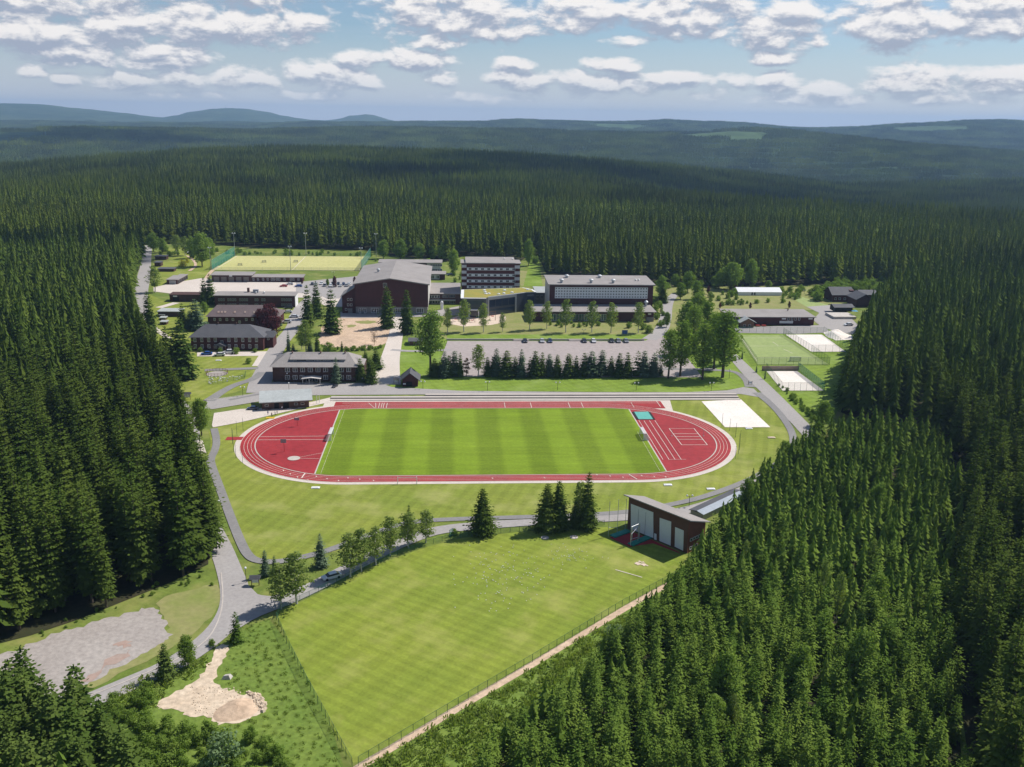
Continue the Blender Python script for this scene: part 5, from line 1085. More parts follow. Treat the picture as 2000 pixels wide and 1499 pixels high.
B = gable('inn_annex', 'farther wing of the red-brown inn with slate roof', 'house', (1682, 590), (1712, 590), 12, 577, 567, 'clad', 'roof_dark')
B = gable('terrace_pavilion', 'open pavilion with slate roof on the stone terrace before the inn', 'pavilion', (1630, 613), (1664, 613), 8, 606.5, 599, 'dark', 'roof_dark', 1.0); B.t.location.z += 1.5
mb = MB(); a = P(1628, 624); b = P(1672, 624); mb.box(0, 0, -.1, (b - a).x, 13, 1.5); o = mb.build('terrace_wall', M['rock'], None, (a.x, a.y, .05)); tag(o, 'rough stone terrace under the pavilion at the inn', 'terrace')
mb = MB()
for k in range(5): pass
t = thing('parasol', 'blue parasol on the stone terrace before the inn', 'parasol', (*P(1668, 620).xy, 1.6)); MB().tube((0, 0, 0), (0, 0, 2.6), .05, .05, 6).build('pole', M['steel'], t); MB().tube((0, 0, 2.2), (0, 0, 3.0), 2.0, .05, 10).build('canopy', mat('parasol_cloth', (.10, .35, .55), None, .4, .8), t)
# white marquee
B = gable('marquee', 'long white event tent on the lawn before the forest edge', 'tent', (1441, 577.5), (1526, 577.5), 12, 571.5, 562, 'white', 'white', .1)
for px in (1469, 1474): x, z = B.F(px, 575); window(B, x, .2, 1.2, 2, 0, 'doorway', bars=0, fm='greymetal')
# small huts on the near side
B = gable('lawn_hut', 'dark timber hut with slate gable roof on the lawn by the avenue', 'hut', (786, 756), (816, 756), 8, 744, 730, 'clad', 'roof_dark', 1.0, 'y'); x, z = B.F(799, 752); B.add('door', MB().box(x - 1.2, -.1, .05, x + 1.2, -.02, 2.3), M['dark']); B.add('sign', MB().box(x - 2.6, -.12, 1.0, x - 1.4, -.02, 1.6), M['white'])
B = gable('timber_shed', 'small brown shed half hidden behind the big pale tree', 'shed', (800, 675), (824, 675), 7, 668, 661, 'wood', 'roof_dark', .8)
def board(name, label, px, py, w_, h_, roof=True):
    t = thing(name, label, 'notice board', (*P(px, py).xy, .04))
    for s in (-1, 1): MB().box(s * w_ / 2 - .08, -.08, 0, s * w_ / 2 + .08, .08, h_).build('post', M['wood'], t)
    MB().box(-w_ / 2 + .1, -.05, h_ * .35, w_ / 2 - .1, .05, h_ * .85).build('panel', M['white'], t)
    if roof: MB().hexa([(-w_ / 2 - .4, -.9, h_ - .2), (w_ / 2 + .4, -.9, h_ - .2), (w_ / 2 + .4, .9, h_ - .2), (-w_ / 2 - .4, .9, h_ - .2)], [(-w_ / 2 - .4, -.05, h_ + .6), (w_ / 2 + .4, -.05, h_ + .6), (w_ / 2 + .4, .05, h_ + .6), (-w_ / 2 - .4, .05, h_ + .6)]).build('roof', M['roof_dark'], t)
    return t
board('notice_board', 'roofed notice board with white panel on the lawn near the forest', 366, 781, 2.4, 2.6); board('notice_board', 'small roofed notice board at the road junction by the birches', 499, 1144, 1.8, 2.2); board('notice_board', 'dark notice board just left of the lawn hut', 774, 750, 2, 2.2); board('notice_board', 'white notice board beside the far avenue lawn', 1465, 752, 1.6, 1.8, False)
# ------------------------------------------------------------------ single trees and shrubs
def tree(kind, px, py, top, name, label, cat='tree', group=None, wide=1.0, var=None):
    p = P(px, py); return plant(kind, p, max(HT(p, top), 1.0), name, label, cat, group, wide * {'garden': 1.12, 'blue': 1.12, 'poplar': 1.3, 'young': 1.1, 'open': 1.3, 'birch': 1.15}.get(kind, 1), var)
GR = 'conifers in the row below the parking lot'
ordn = ['first', 'second', 'third', 'fourth', 'fifth', 'sixth', 'seventh', 'eighth', 'ninth', 'tenth', 'eleventh', 'twelfth', 'thirteenth', 'fourteenth', 'fifteenth', 'sixteenth', 'seventeenth', 'eighteenth', 'nineteenth', 'twentieth', 'twenty-first', 'twenty-second', 'twenty-third', 'twenty-fourth', 'twenty-fifth', 'twenty-sixth', 'twenty-seventh', 'twenty-eighth', 'twenty-ninth', 'thirtieth', 'thirty-first']
Y3 = lambda y: 460 + y / 4.76
X3 = lambda x: 880 + x / 4.76
row = [(849, 700, 'g', 1.5), (859, 706, 'g', 1.5), (868, 686, 'b', 1), (877, 694, 'g', 1), (888, 685, 'b', 1), (899, 688, 'g', .6), (911, 699, 'd', 1), (934, 673, 't', 1), (952, 697, 'g', 1)]
row += [(X3(x), Y3(y), k, w_) for x, y, k, w_ in ((390, 1125, 'g', .8), (425, 1050, 'b', .9), (520, 1065, 'g', 1.2), (600, 1125, 'g', .8), (657, 1055, 'b', .8), (735, 1130, 'y', 1.2), (785, 1070, 'g', 1.1), (850, 1085, 'g', .9), (915, 1100, 'b', 1.05), (990, 1105, 'g', 1.15), (1095, 1095, 'g', 1.1), (1165, 1115, 'g', .8), (1240, 1090, 'g', 1.1), (1305, 1075, 'b', 1.3), (1405, 1062, 'b', 1.2), (1490, 1120, 'g', 1), (1565, 1090, 'g', 1.15), (1640, 1085, 'g', 1), (1735, 1070, 'y', 1.15), (1795, 1070, 'b', 1), (1885, 1090, 'b', 1.1))] + [(1290, 711, 'g', .9)]
for i, (x, y, k, w_) in enumerate(row):
    w_ *= rnd.uniform(1.2, 1.5)
    nm, kd, ad = {'g': ('row_conifer', 'garden', 'green conifer'), 'b': ('row_conifer', 'blue', 'blue-green conifer'), 'y': ('row_conifer', 'young', 'bright green conifer'), 't': ('row_birch', 'birch', 'tall birch'), 'd': ('row_conifer', 'dead', 'dead bare conifer')}[k]
    tree(kd, x, 735 + rnd.uniform(-1, 2), y, nm, '%s, %s from the left in the row below the parking lot' % (ad, ordn[i]), 'tree', GR, w_)
for i, (x, b, t) in enumerate(((874, 650, 600), (906, 649, 584), (944, 650, 592), (981, 649, 611), (1034, 645, 586), (1068, 643, 588), (1105, 650, 584), (1156, 650, 588), (1193, 651, 591), (1246.6, 651, 589))): tree('birch', x, b, t, 'slope_birch', 'slender birch, %s from the left on the slope above the parking lot' % ordn[i], 'tree', 'birches on the slope', 1.15)
S = [('garden', 602, 640, 556, 'tall dark spruce, leftmost of three beside the sandy lot', .85), ('garden', 619, 622, 548, 'tall dark spruce rearmost between two others beside the sandy lot', .9), ('garden', 648, 652, 564, 'broad dark spruce standing on the sandy lot edge', 1.1), ('garden', 757, 641, 558, 'tall pale green conifer before the gabled hall front', 1.0), ('garden', 795, 652, 564, 'tall dark conifer at the right corner of the gabled hall', .95),
     ('garden', 400, 596, 542, 'dark spruce at the left end of the workshop', 1.0), ('garden', 412, 595, 534, 'taller dark spruce against the workshop roof', 1.0), ('garden', 294, 652, 568, 'tall spruce by the far road beside the stepped sheds', .95), ('garden', 358, 641, 592, 'spruce left of the brown hipped house', 1.2), ('blue', 384, 645, 584, 'broad blue-green spruce touching the brown hipped house', 1.5), ('blue', 372, 642, 606, 'low blue-green spruce between two others at the brown hipped house', 1.4),
     ('garden', 330, 733, 636, 'slimmer left one of the big twin spruces by the slate-roofed house', .95), ('garden', 358, 740, 622, 'big dark spruce, right one of the twins by the slate-roofed house', 1.15), ('garden', 345, 741, 650, 'shorter dark spruce in front of the big twin spruces', 1.2),
     ('blue', 493, 634, 606, 'small blue conifer behind the brown hipped roof, left one', .8), ('blue', 524, 640, 609, 'small blue conifer behind the brown hipped roof, middle one', .8), ('blue', 547, 637, 611, 'small blue conifer at the right end of the brown hipped roof', .9),
     ('blue', 564, 690, 646, 'narrow blue conifer by the road fork near the slate-roofed house', .6), ('blue', 573, 692, 671, 'low blue spruce at the foot of the narrow conifer', 1.2), ('blue', 606, 689, 662, 'blue spruce left behind the broad dark house', 1.2), ('garden', 620, 690, 650, 'dark slim spruce behind the broad dark house', .8), ('garden', 668, 687, 666, 'small dark spruce in the hedge of the sandy lot', .8),
     ('blue', 657, 750, 698, 'blue spruce standing right before the broad dark house', .95), ('garden', 704, 745, 700, 'dark spruce at the right front corner of the broad dark house', 1.35), ('garden', 724, 749, 697, 'round dark spruce right of the broad dark house', 1.4), ('garden', 735, 722, 680, 'dark pine behind the right end of the broad dark house', 1.6), ('garden', 714, 716, 684, 'dark pine touching the end wing of the broad dark house', 1.4),
     ('garden', 1352, 690, 640, 'dark spruce among the poplars', 1.2), ('garden', 1370, 600, 558, 'slim dark conifer behind the poplars', .8), ('garden', 1294, 592, 552, 'dark conifer right of the long hall', 1.5), ('blue', 1493.6, 741, 720, 'small columnar conifer at the corner of the lower sand court', .45), ('blue', 1477, 728, 713, 'small round conifer at the near corner of the green court', .7), ('blue', 1449, 702, 683, 'small conifer beside the green court fence', .6),
     ('blue', 519, 1126, 1074, 'dark conifer left of its pair above the notice board', .9), ('blue', 537, 1122, 1085, 'smaller dark conifer beside the birches at the junction', .9), ('blue', 627, 1108, 1042, 'single dark spruce between road and footpath', .95), ('open', 942.5, 1043, 954, 'lone broad spruce by the road above the throwing field', .92), ('open', 1067.5, 1036, 944, 'broad spruce, left one of the roadside group of four', .9), ('open', 1090, 1033, 939, 'spruce, second from left of the roadside group of four', .8), ('open', 1125, 1029, 974, 'shortest spruce of the roadside group of four', .95), ('open', 1147, 1034, 921, 'tallest spruce of the roadside group of four', .75),
     ('young', 463, 1255, 1194, 'bright green young spruce at the start of the earth track', 1.05), ('garden', 325, 1325, 1257, 'dark spruce beside the round bush by the lower road', 1.15), ('garden', 799, 1040, 986, 'thin dark spruce behind the roadside birches', .7)]
for k, x, b, t, lab, w_ in S: tree(k, x, b, t, 'spruce_tree' if k in ('garden', 'open') else 'conifer', lab, 'tree', None, w_)
Bi = [('birch', 549, 1190, 1100, 'leaning birch, left one at the junction corner', 1.5), ('birch', 580, 1180, 1078, 'taller birch, right one at the junction corner', 1.5), ('birch', 684, 1127, 1042, 'broad birch beside the white estate car', 1.6), ('birch', 706, 1117, 1032, 'second roadside birch after the white car', 1.3), ('birch', 734, 1104, 1028, 'third roadside birch along the field fence', 1.4), ('birch', 762, 1086, 1009, 'fourth roadside birch, bright lower crown', 1.5), ('birch', 798, 1071, 1000, 'fifth roadside birch before a thin spruce', 1.7), ('birch', 832, 1061, 996, 'sixth and last roadside birch towards the lone spruce', 1.5), ('birch', 1131, 1031, 940, 'thin birch within the roadside spruce group', .9),
      ('birch', 598, 690, 624, 'birch below the dark spruces left of the sandy lot', 1.4), ('birch', 303, 572, 520, 'birch by the far road at the yard corner', 1.5), ('birch', 590, 684, 634, 'second thinner birch left of the sandy lot', 1.1)]
for k, x, b, t, lab, w_ in Bi: tree(k, x, b, t, 'birch_tree', lab, 'tree', None, w_)
Dd_ = [('decid', 394, 851, 779, 'round leafy tree at the bend beside the pale yard', .95), ('willow', 841, 733, 608, 'very tall pale green tree over the lawn hut', 1.1), ('purple', 528, 662, 594, 'large purple-leaved tree between the two hipped houses', 1.15), ('purple', 508, 640, 604, 'smaller purple-leaved tree against the brown roof', 1.1), ('bare', 731, 675, 641, 'bare brown tree on the sandy lot', 1.1),
       ('poplar', 1305, 740, 643, 'poplar at the left end of the grove by the parking lot', 1.0), ('poplar', 1328, 736, 627, 'second poplar from the left in the grove', 1.0), ('poplar', 1371.6, 742, 632, 'poplar in the middle front of the grove', 1.0), ('poplar', 1411, 738, 606, 'tallest poplar at the right end of the grove', 1.1), ('poplar', 1394, 722, 610, 'poplar just behind the right end of the grove', 1.0), ('poplar', 1350, 690, 596, 'poplar behind the middle of the grove', 1.0), ('poplar', 1378, 682, 588, 'second poplar behind the middle of the grove', 1.0), ('decid', 1340, 650, 590, 'leafy tree behind the grove near the road', 1.1), ('decid', 1362, 628, 572, 'leafy tree above the grove near the long brown building', 1.2), ('poplar', 1424, 712, 640, 'poplar beside the green court fence', .8),
       ('decid', 1343, 572, 531, 'bright leafy tree beyond the long hall', 1.2), ('decid', 1329, 585, 553, 'lower bright leafy tree beyond the long hall', 1.2), ('decid', 1360, 585, 549, 'leafy tree left of the marquee garden', 1.1), ('decid', 1428, 566, 513, 'large rounded tree before the forest behind the marquee', 1.5), ('decid', 1465, 562, 508, 'taller leafy tree before the forest behind the marquee', 1.0), ('decid', 1291, 580, 540, 'leafy tree touching the right end of the long hall', 1.1), ('decid', 1404, 566, 530, 'small leafy tree at the forest edge left of the marquee', 1.1),
       ('decid', 749, 506, 470, 'bushy tree at the forest edge, leftmost above the gabled hall', 1.2), ('decid', 782, 507, 468, 'bushy tree at the forest edge above the gabled hall ridge', 1.3), ('decid', 820, 509, 476, 'bushy tree behind the white-fronted building', 1.3), ('decid', 846, 509, 480, 'second bushy tree behind the white-fronted building', 1.2), ('decid', 866, 511, 475, 'bright bushy tree left of the hostel block', 1.2), ('decid', 886, 534, 488, 'leafy tree close beside the hostel block', .9), ('decid', 1032, 520, 468, 'light green tree at the mouth of the grass ride', .7),
       ('decid', 300, 492, 456, 'leafy tree at the end of the far road', 1.3), ('decid', 318, 494, 466, 'leafy tree second from the end of the far road', 1.2), ('birch', 345, 494, 458, 'tall leafy tree over the allotments', 1.6), ('birch', 362, 500, 461, 'second tall leafy tree over the allotments', 1.6), ('decid', 395, 521, 456, 'large leafy tree left of the green net', 1.0), ('decid', 378, 505, 464, 'leafy tree behind the large one at the green net', 1.0), ('decid', 412, 506, 466, 'leafy tree at the top of the green net', .9),
       ('decid', 1607, 833, 785, 'round leafy tree where the right road meets the forest', 1.2), ('decid', 1531, 912, 862, 'grey-green leafy tree hiding the road bend', 1.15), ('decid', 368, 1303, 1243, 'round leafy bush-like tree by the lower road', .95), ('decid', 400, 615, 590, 'round leafy tree below the workshop spruces', 1.2), ('decid', 1302, 640, 610, 'small leafy tree by the hedge path', .9), ('decid', 640, 560, 545, 'small tree in the parking yard', .8)]
for k, x, b, t, lab, w_ in Dd_: tree(k, x, b, t, 'broadleaf_tree', lab, 'tree', None, w_)
for i, (x, b, t) in enumerate(((1465, 604, 591), (1541, 603, 589), (1406, 603, 591), (1383, 575, 559), (1436, 570, 557), (654, 562, 540), (693, 560, 541), (590, 556, 543))): tree('purple', x, b, t, 'purple_tree', ['small dark red tree above the middle of the long brown building', 'small dark red tree above the right of the long brown building', 'small dark red tree left above the long brown building', 'small dark red tree beside the marquee garden path', 'small dark red tree at the left end of the marquee', 'small dark red tree between rows of parked cars', 'small dark red tree beside the parking yard near the hall', 'small dark red tree at the end of the office range'][i], 'tree', None, .75)
bushes = [(414, 1262, 1250, 'bush', 'small round bush at the lower road edge'), (435, 1510, 1440, 'greybush', 'large grey-green bush at the lower picture edge'), (1200, 1256, 1222, 'greybush', 'grey-green bush beside the earth strip'), (887, 1046, 1034, 'bush', 'low dark bush beside the lone spruce'), (391, 688, 679, 'bush', 'leftmost clipped bush before the slate-roofed house'), (430, 689, 680, 'bush', 'clipped bush at the porch of the slate-roofed house'), (462, 692, 680, 'bush', 'largest clipped bush before the slate-roofed house'), (498, 689, 681, 'bush', 'rightmost clipped bush before the slate-roofed house'), (486, 711, 700, 'bush', 'round bush on the lawn below the slate-roofed house'), (1228, 641, 630, 'bush', 'dark bush near the right end of the low wing'), (1267, 651, 636, 'bush', 'round bush at the bend beside the parking lot'), (1256, 644, 632, 'bush', 'bush on the slope near the last birch'), (640, 690, 670, 'bush', 'bright green bush behind the broad dark house'), (838, 520, 506, 'bush', 'bush behind the gabled hall at the green net'), (755, 1048, 1044, 'bush', 'tiny bush behind the fifth birch')]
for x, b, t, k, lab in bushes: tree(k, x, b, t, 'shrub', lab, 'shrub', None, 1.3 if k == 'bush' else 1.0)
tree('ybush', 357, 521, 509, 'broom_shrub', 'yellow flowering shrub in the allotments', 'shrub', None, 1.5); tree('ybush', 366, 514, 505, 'broom_shrub', 'second yellow flowering shrub in the allotments', 'shrub', None, 1.2)
for i, (x, b, t) in enumerate(((1274, 452, 424), (1290, 455, 430), (1318, 560, 536), (1395, 562, 540), (1500, 566, 548))): tree('decid', x, b, t, 'broadleaf_tree', ['pale leafy crown among the spruces far behind the long hall', 'second smaller pale crown among the spruces far behind the long hall', 'pale leafy tree at the forest edge past the hedge path', 'low leafy tree left of the rounded forest-edge tree', 'low leafy tree right behind the marquee'][i], 'tree', None, 1.4)
g = random.Random(77)
for k in range(16):
    x, y = g.uniform(1380, 1780), g.uniform(960, 1480)
    if inside((x, y), youngP): q = P(x, y); plant('decid' if k % 3 else 'birch', (q.x, q.y), g.uniform(10, 14), 'broadleaf_tree', 'pale leafy tree growing between the young spruces of the plantation', 'tree', 'leafy trees scattered in the plantation', .8)
# undergrowth along the edges: what nobody could count
def bushpts(poly, sp, seed, smin, smax, n=3):
    g = random.Random(seed); o = []
    for x, y in scatter(W(poly), sp, seed, .5): s = g.uniform(smin, smax); o.append((x, y, 0, s * g.uniform(.8, 1.1), s * g.uniform(.9, 1.4), g.randrange(n)))
    return o
bp = bushpts([(195, 1388), (230, 1372), (290, 1348), (310, 1350), (290, 1385), (230, 1405), (180, 1425)], 2.6, 1, .45, .8)
bp += bushpts([(150, 1420), (230, 1405), (320, 1410), (410, 1430), (520, 1440), (560, 1500), (560, 1560), (150, 1560)], 2.9, 2, .35, .9, 3)
bp += bushpts([(430, 1160), (440, 1110), (300, 1145), (200, 1185), (60, 1235), (80, 1245), (280, 1175), (400, 1135)], 4, 3, .1, .3)
bp += bushpts([(1580, 575), (1650, 552), (1760, 560), (1800, 580), (1730, 600), (1715, 575), (1660, 568), (1600, 592)], 5, 4, .8, 1.6)
bp += bushpts([(1380, 596), (1545, 588), (1545, 592), (1380, 600)], 6, 41, .5, .9) + bushpts([(1365, 578), (1440, 572), (1440, 590), (1380, 592)], 8, 42, .6, 1.2) + bushpts([(1520, 570), (1570, 565), (1570, 585), (1530, 590)], 7, 43, .6, 1.2)
bp += bushpts([(440, 493), (735, 497), (740, 500), (735, 502.5), (440, 499.5)], 9, 5, .45, 1.1)
bp += bushpts([(290, 490), (420, 486), (440, 492), (400, 505), (300, 500)], 12, 6, .6, 1.3)
bp += bushpts([(1290, 560), (1340, 556), (1480, 562), (1480, 567), (1340, 566), (1290, 570)], 8, 7, .6, 1.4)
bp += bushpts([(1275, 590), (1296, 590), (1300, 640), (1280, 640)], 5, 8, .5, 1.0)
bp += bushpts([(640, 684), (752, 678), (752, 683), (640, 689)], 2.4, 9, .35, .5)
bp += bushpts([(1515, 750), (1535, 762), (1600, 815), (1610, 840), (1594, 838), (1566, 803)], 2.2, 10, .25, .5)
bp += bushpts([(1060, 632), (1180, 632), (1180, 640), (1060, 641)], 5, 11, .3, .7)
bp += bushpts([(1310, 1130), (1350, 1100), (1370, 1120), (1330, 1170)], 4, 13, .3, .7) + bushpts([(990, 1400), (1040, 1380), (1010, 1440), (960, 1460)], 3, 14, .3, .7)
bp += bushpts([(880, 520), (905, 508), (905, 560), (890, 560)], 9, 15, .5, 1.0) + bushpts([(630, 536), (690, 532), (705, 530), (735, 505), (742, 512), (715, 545), (640, 540)], 12, 16, .3, .7)
bp += bushpts([(1018, 512), (1062, 520), (1062, 500), (1040, 470), (1025, 490)], 14, 17, .8, 1.8)
instancer('undergrowth', bp, [PROTO['bush'][0][0], PROTO['bush'][1][0], PROTO['bush'][2][0], PROTO['greybush'][0][0]], label='leafy undergrowth and hedges along the edges')
# tall grass tufts on the banks
tf = []
for k in range(3):
    g = random.Random(k); Q = []
    for i in range(46):
        a = g.uniform(0, 6.28); r = g.uniform(0, 1.3); p = Vector((r * math.cos(a), r * math.sin(a), 0)); u = Vector((math.cos(a + 1), math.sin(a + 1), 0)) * .13; t_ = p + Vector((g.uniform(-.35, .35), g.uniform(-.35, .35), g.uniform(.35, .8))); Q.append((p - u, p + u, t_ + u * .6, t_ - u * .6))
    tf.append(quads_mesh('grass_tuft', Q, [leafmat('tall_grass', (.20, .27, .055), (.26, .32, .08), .4)]))
gp = bushpts([(540, 1208), (690, 1499), (640, 1600), (440, 1600), (420, 1420), (520, 1400), (535, 1365), (445, 1345), (440, 1290), (480, 1228)], 1.9, 21, .2, .5) + bushpts([(700, 1510), (905, 1390), (1175, 1230), (1300, 1160), (1300, 1220), (980, 1560), (700, 1650)], 2.0, 22, .6, 1.3) + bushpts([(185, 1368), (300, 1318), (410, 1275), (400, 1300), (330, 1350), (290, 1400), (200, 1420)], 2.0, 23, .5, 1.1)
instancer('tall_grass', gp, tf, label='tall rough grass on the banks')

# ------------------------------------------------------------------ fences and nets
def netmat(name, col, alpha):
    mt = bpy.data.materials.new(name); mt.use_nodes = True; t = mt.node_tree; t.nodes.clear(); o = t.nodes.new('ShaderNodeOutputMaterial'); d = t.nodes.new('ShaderNodeBsdfDiffuse'); d.inputs[0].default_value = (*col, 1); tr = t.nodes.new('ShaderNodeBsdfTransparent'); m_ = t.nodes.new('ShaderNodeMixShader'); m_.inputs[0].default_value = alpha
    t.links.new(tr.outputs[0], m_.inputs[1]); t.links.new(d.outputs[0], m_.inputs[2]); t.links.new(m_.outputs[0], o.inputs[0]); return mt
M['net'] = netmat('green_wire_mesh', (.06, .20, .12), .22); M['net_dense'] = netmat('green_ball_net', (.05, .24, .20), .55); M['goalnet'] = netmat('white_goal_net', (.78, .79, .80), .6)
def fence(name, label, pts, h, sp, mesh='net', post='fencegreen', r=.05, rail=True, cat='fence'):
    p = [P(*q) for q in pts]; o = p[0]; t = thing(name, label, cat, (o.x, o.y, .05))
    pm = MB().tube((0, 0, 0), (0, 0, h), r, r, 5).mesh('post', M[post]); mb = MB(); rb = MB(); cnt = 0
    for a, b in zip(p, p[1:]):
        d = b - a; n = max(1, round(d.length / sp)); la, lb = a - o, b - o; mb.quad([(la.x, la.y, .05), (lb.x, lb.y, .05), (lb.x, lb.y, h), (la.x, la.y, h)]); rb.tube((la.x, la.y, h), (lb.x, lb.y, h), r * .6, r * .6, 4)
        for i in range(n + (1 if b is p[-1] else 0)):
            if cnt < 99: q = la + (lb - la) * i / n; put('post', pm, t, (q.x, q.y, 0)); cnt += 1
    mb.build('wire_mesh', M[mesh], t)
    if rail: rb.build('rail', M[post], t)
    return t
fence('field_fence', 'green wire fence down the left side of the throwing field', [(688, 1499), (676, 1478), (600, 1338), (560, 1258), (540, 1212)], 2.0, 2.6)
fence('field_fence', 'green wire fence along the upper edge of the throwing field beside the road', [(540, 1212), (548, 1193), (640, 1149), (740, 1100), (830, 1067), (880, 1054), (960, 1044), (1050, 1034), (1180, 1026)], 1.5, 2.8)
fence('field_fence', 'green wire fence above the earth strip on the lower right of the field', [(700, 1497), (760, 1461), (895, 1380), (1040, 1294), (1215, 1187), (1318, 1131)], 2.0, 2.8)
fence('court_fence', 'fence along the left side of the green court', [(1437, 655), (1478, 714)], 4, 3.5); fence('court_fence', 'fence along the near end of the green court', [(1478, 714), (1620, 714)], 4, 3.5); fence('court_fence', 'fence between the green court and the upper sand court', [(1620, 714), (1584, 689), (1530, 655)], 4, 3.5); fence('court_fence', 'fence along the far end of the courts', [(1437, 650), (1530, 652), (1608, 652)], 3.5, 4)
fence('court_fence', 'fence along the near end of the upper sand court', [(1584, 689), (1653, 689)], 4, 3.5); fence('court_fence', 'fence along the right side of the upper sand court', [(1608, 652), (1655, 686)], 4, 4)
fence('court_fence', 'fence along the left side of the lower sand court', [(1496, 726), (1527, 765)], 4, 2.6); fence('court_fence', 'fence along the near end of the lower sand court', [(1527, 765), (1610, 765)], 4, 2.6); fence('court_fence', 'dense green net on the right side of the lower sand court', [(1610, 765), (1558, 724)], 4, 2.6, 'net_dense')
mb = MB(); a, b = P(1488, 724.5), P(1560, 724.5); mb.box(0, 0, 0, (b - a).x, .3, 2.2); tag(mb.build('retaining_wall', M['redearth'], None, (a.x, a.y, .05)), 'reddish retaining wall between green court and lower sand court', 'wall')
fence('pitch_net', 'tall green ball net at the left end of the yellow pitch', [(414, 528), (459, 500)], 7.5, 8, 'net_dense', 'steel', .08); fence('pitch_net', 'tall green ball net at the right end of the yellow pitch', [(724, 502), (706, 529)], 7.5, 8, 'net_dense', 'steel', .08); fence('pitch_fence', 'low fence along the near side of the yellow pitch', [(416, 529), (704, 530)], 2.5, 6, 'net', 'steel', .05); fence('pitch_fence', 'low fence along the far side of the yellow pitch', [(460, 500), (723, 501.5)], 2.5, 8, 'net', 'steel', .05)
fence('enclosure_fence', 'green fence around the white blossoms on the left lawn', [(410, 745), (416, 752), (445, 747), (478, 740), (480, 733)], 2.0, 2.4)
fence('path_railing', 'short dark railing beside the lower road gate', [(878, 1050), (885, 1046)], 2.2, 1.2, 'net_dense')

# ------------------------------------------------------------------ lamps, masts, poles
def lamp(px, py, top, label, arms=2):
    p = P(px, py); h = HT(p, top); t = thing('street_lamp', label, 'street lamp', (p.x, p.y, .05), 0, 'globe street lamps'); MB().tube((0, 0, 0), (0, 0, h), .08, .06, 6).build('pole', M['dark'], t)
    if arms == 2:
        MB().tube((-.8, 0, h * .94), (.8, 0, h * .94), .04, .04, 5).build('arm', M['dark'], t)
        for s in (-.8, .8): MB().ball((s, 0, h * .94 + .28), .3, n=10, k=7).build('globe', M['white'], t)
    else: MB().ball((0, 0, h + .25), .32, n=10, k=7).build('globe', M['white'], t)
for a in [(474.4, 774, 757, 'twin-globe lamp on the small lawn triangle by the junction', 2), (561.6, 748, 731, 'single-globe lamp at the left front of the broad dark house', 1), (565, 773, 750, 'single-globe lamp rising behind the clubhouse roof', 1), (826, 760, 746, 'twin-globe lamp right of the lawn hut', 2), (952, 764, 747, 'twin-globe lamp on the strip lawn below the ninth conifer', 2), (1089, 763, 748, 'twin-globe lamp in the middle of the strip lawn', 2), (1242.5, 763, 749, 'twin-globe lamp on the strip lawn towards the poplars', 2), (1389, 764, 748.5, 'twin-globe lamp below the poplar grove', 2), (1345.7, 990, 969, 'twin-globe lamp on the footpath behind the throwing hall', 2), (429, 1003, 981, 'lamp on the verge between forest road and footpath', 1), (481, 1139, 1112, 'lamp beside the notice board at the junction', 1), (1140, 652, 645, 'twin-globe lamp on the slope above the parked cars', 2), (712, 748, 740, 'lamp below the dark spruces at the house corner', 2), (1424, 740, 724, 'lamp beside the path end at the grove', 1), (733, 617, 608, 'twin-globe lamp before the base of the gabled hall', 2), (1571, 575, 568, 'lamp before the forest edge near the inn', 2), (651, 541, 532, 'twin-globe lamp above the parking yard', 2)]: lamp(*a)
def mast(px, py, top, label):
    p = P(px, py); h = HT(p, top); t = thing('floodlight_mast', label, 'floodlight', (p.x, p.y, .05)); MB().tube((0, 0, 0), (0, 0, h), .2, .12, 8).build('pole', M['steel'], t); MB().box(-1.3, -.2, h - .1, 1.3, .2, h + .1).build('crossbar', M['steel'], t)
    for s in (-.9, .9): MB().box(s - .45, -.3, h + .1, s + .45, .15, h + .8).build('floodlight', M['white'], t)
for a in [(412, 527, 485, 'floodlight mast at the near left corner of the yellow pitch'), (459, 501, 457, 'floodlight mast at the far left corner of the yellow pitch'), (568, 530, 483, 'floodlight mast in the middle of the near touchline of the yellow pitch'), (598, 500, 457, 'floodlight mast in the middle of the far touchline of the yellow pitch'), (706, 531, 486, 'floodlight mast at the near right corner of the yellow pitch'), (735, 503, 458, 'floodlight mast at the far right corner of the yellow pitch')]: mast(*a)
def pole(px, py, top, label, m_='fencegreen', r=.07):
    p = P(px, py); o = MB().tube((0, 0, 0), (0, 0, HT(p, top)), r, r * .7, 6).build('net_pole', M[m_], None, (p.x, p.y, .05)); tag(o, label, 'pole', 'net poles behind the goals')
for i, (x, b, t) in enumerate(((454.5, 867, 836), (456.5, 883, 840), (463, 852, 823), (475, 842, 816), (461, 895, 868), (474, 905, 876))): pole(x, b, t, 'slim net pole, %s of the group outside the left bend, counted from the far side' % ordn[[2, 3, 1, 0, 4, 5][i]])
for i, (x, b, t) in enumerate(((1410, 834, 807), (1425, 842, 818), (1436.5, 855, 827), (1444, 880, 840), (1442, 887, 848), (1436, 897, 872))): pole(x, b, t, 'slim net pole, %s of the group outside the right bend, counted from the far side' % ordn[i])
for i, (x, b, t) in enumerate(((619, 790, 770), (624, 789, 771))): pole(x, b, t, ['left one of two white leaning poles beside the clubhouse', 'right one of two white leaning poles beside the clubhouse'][i], 'white', .12)

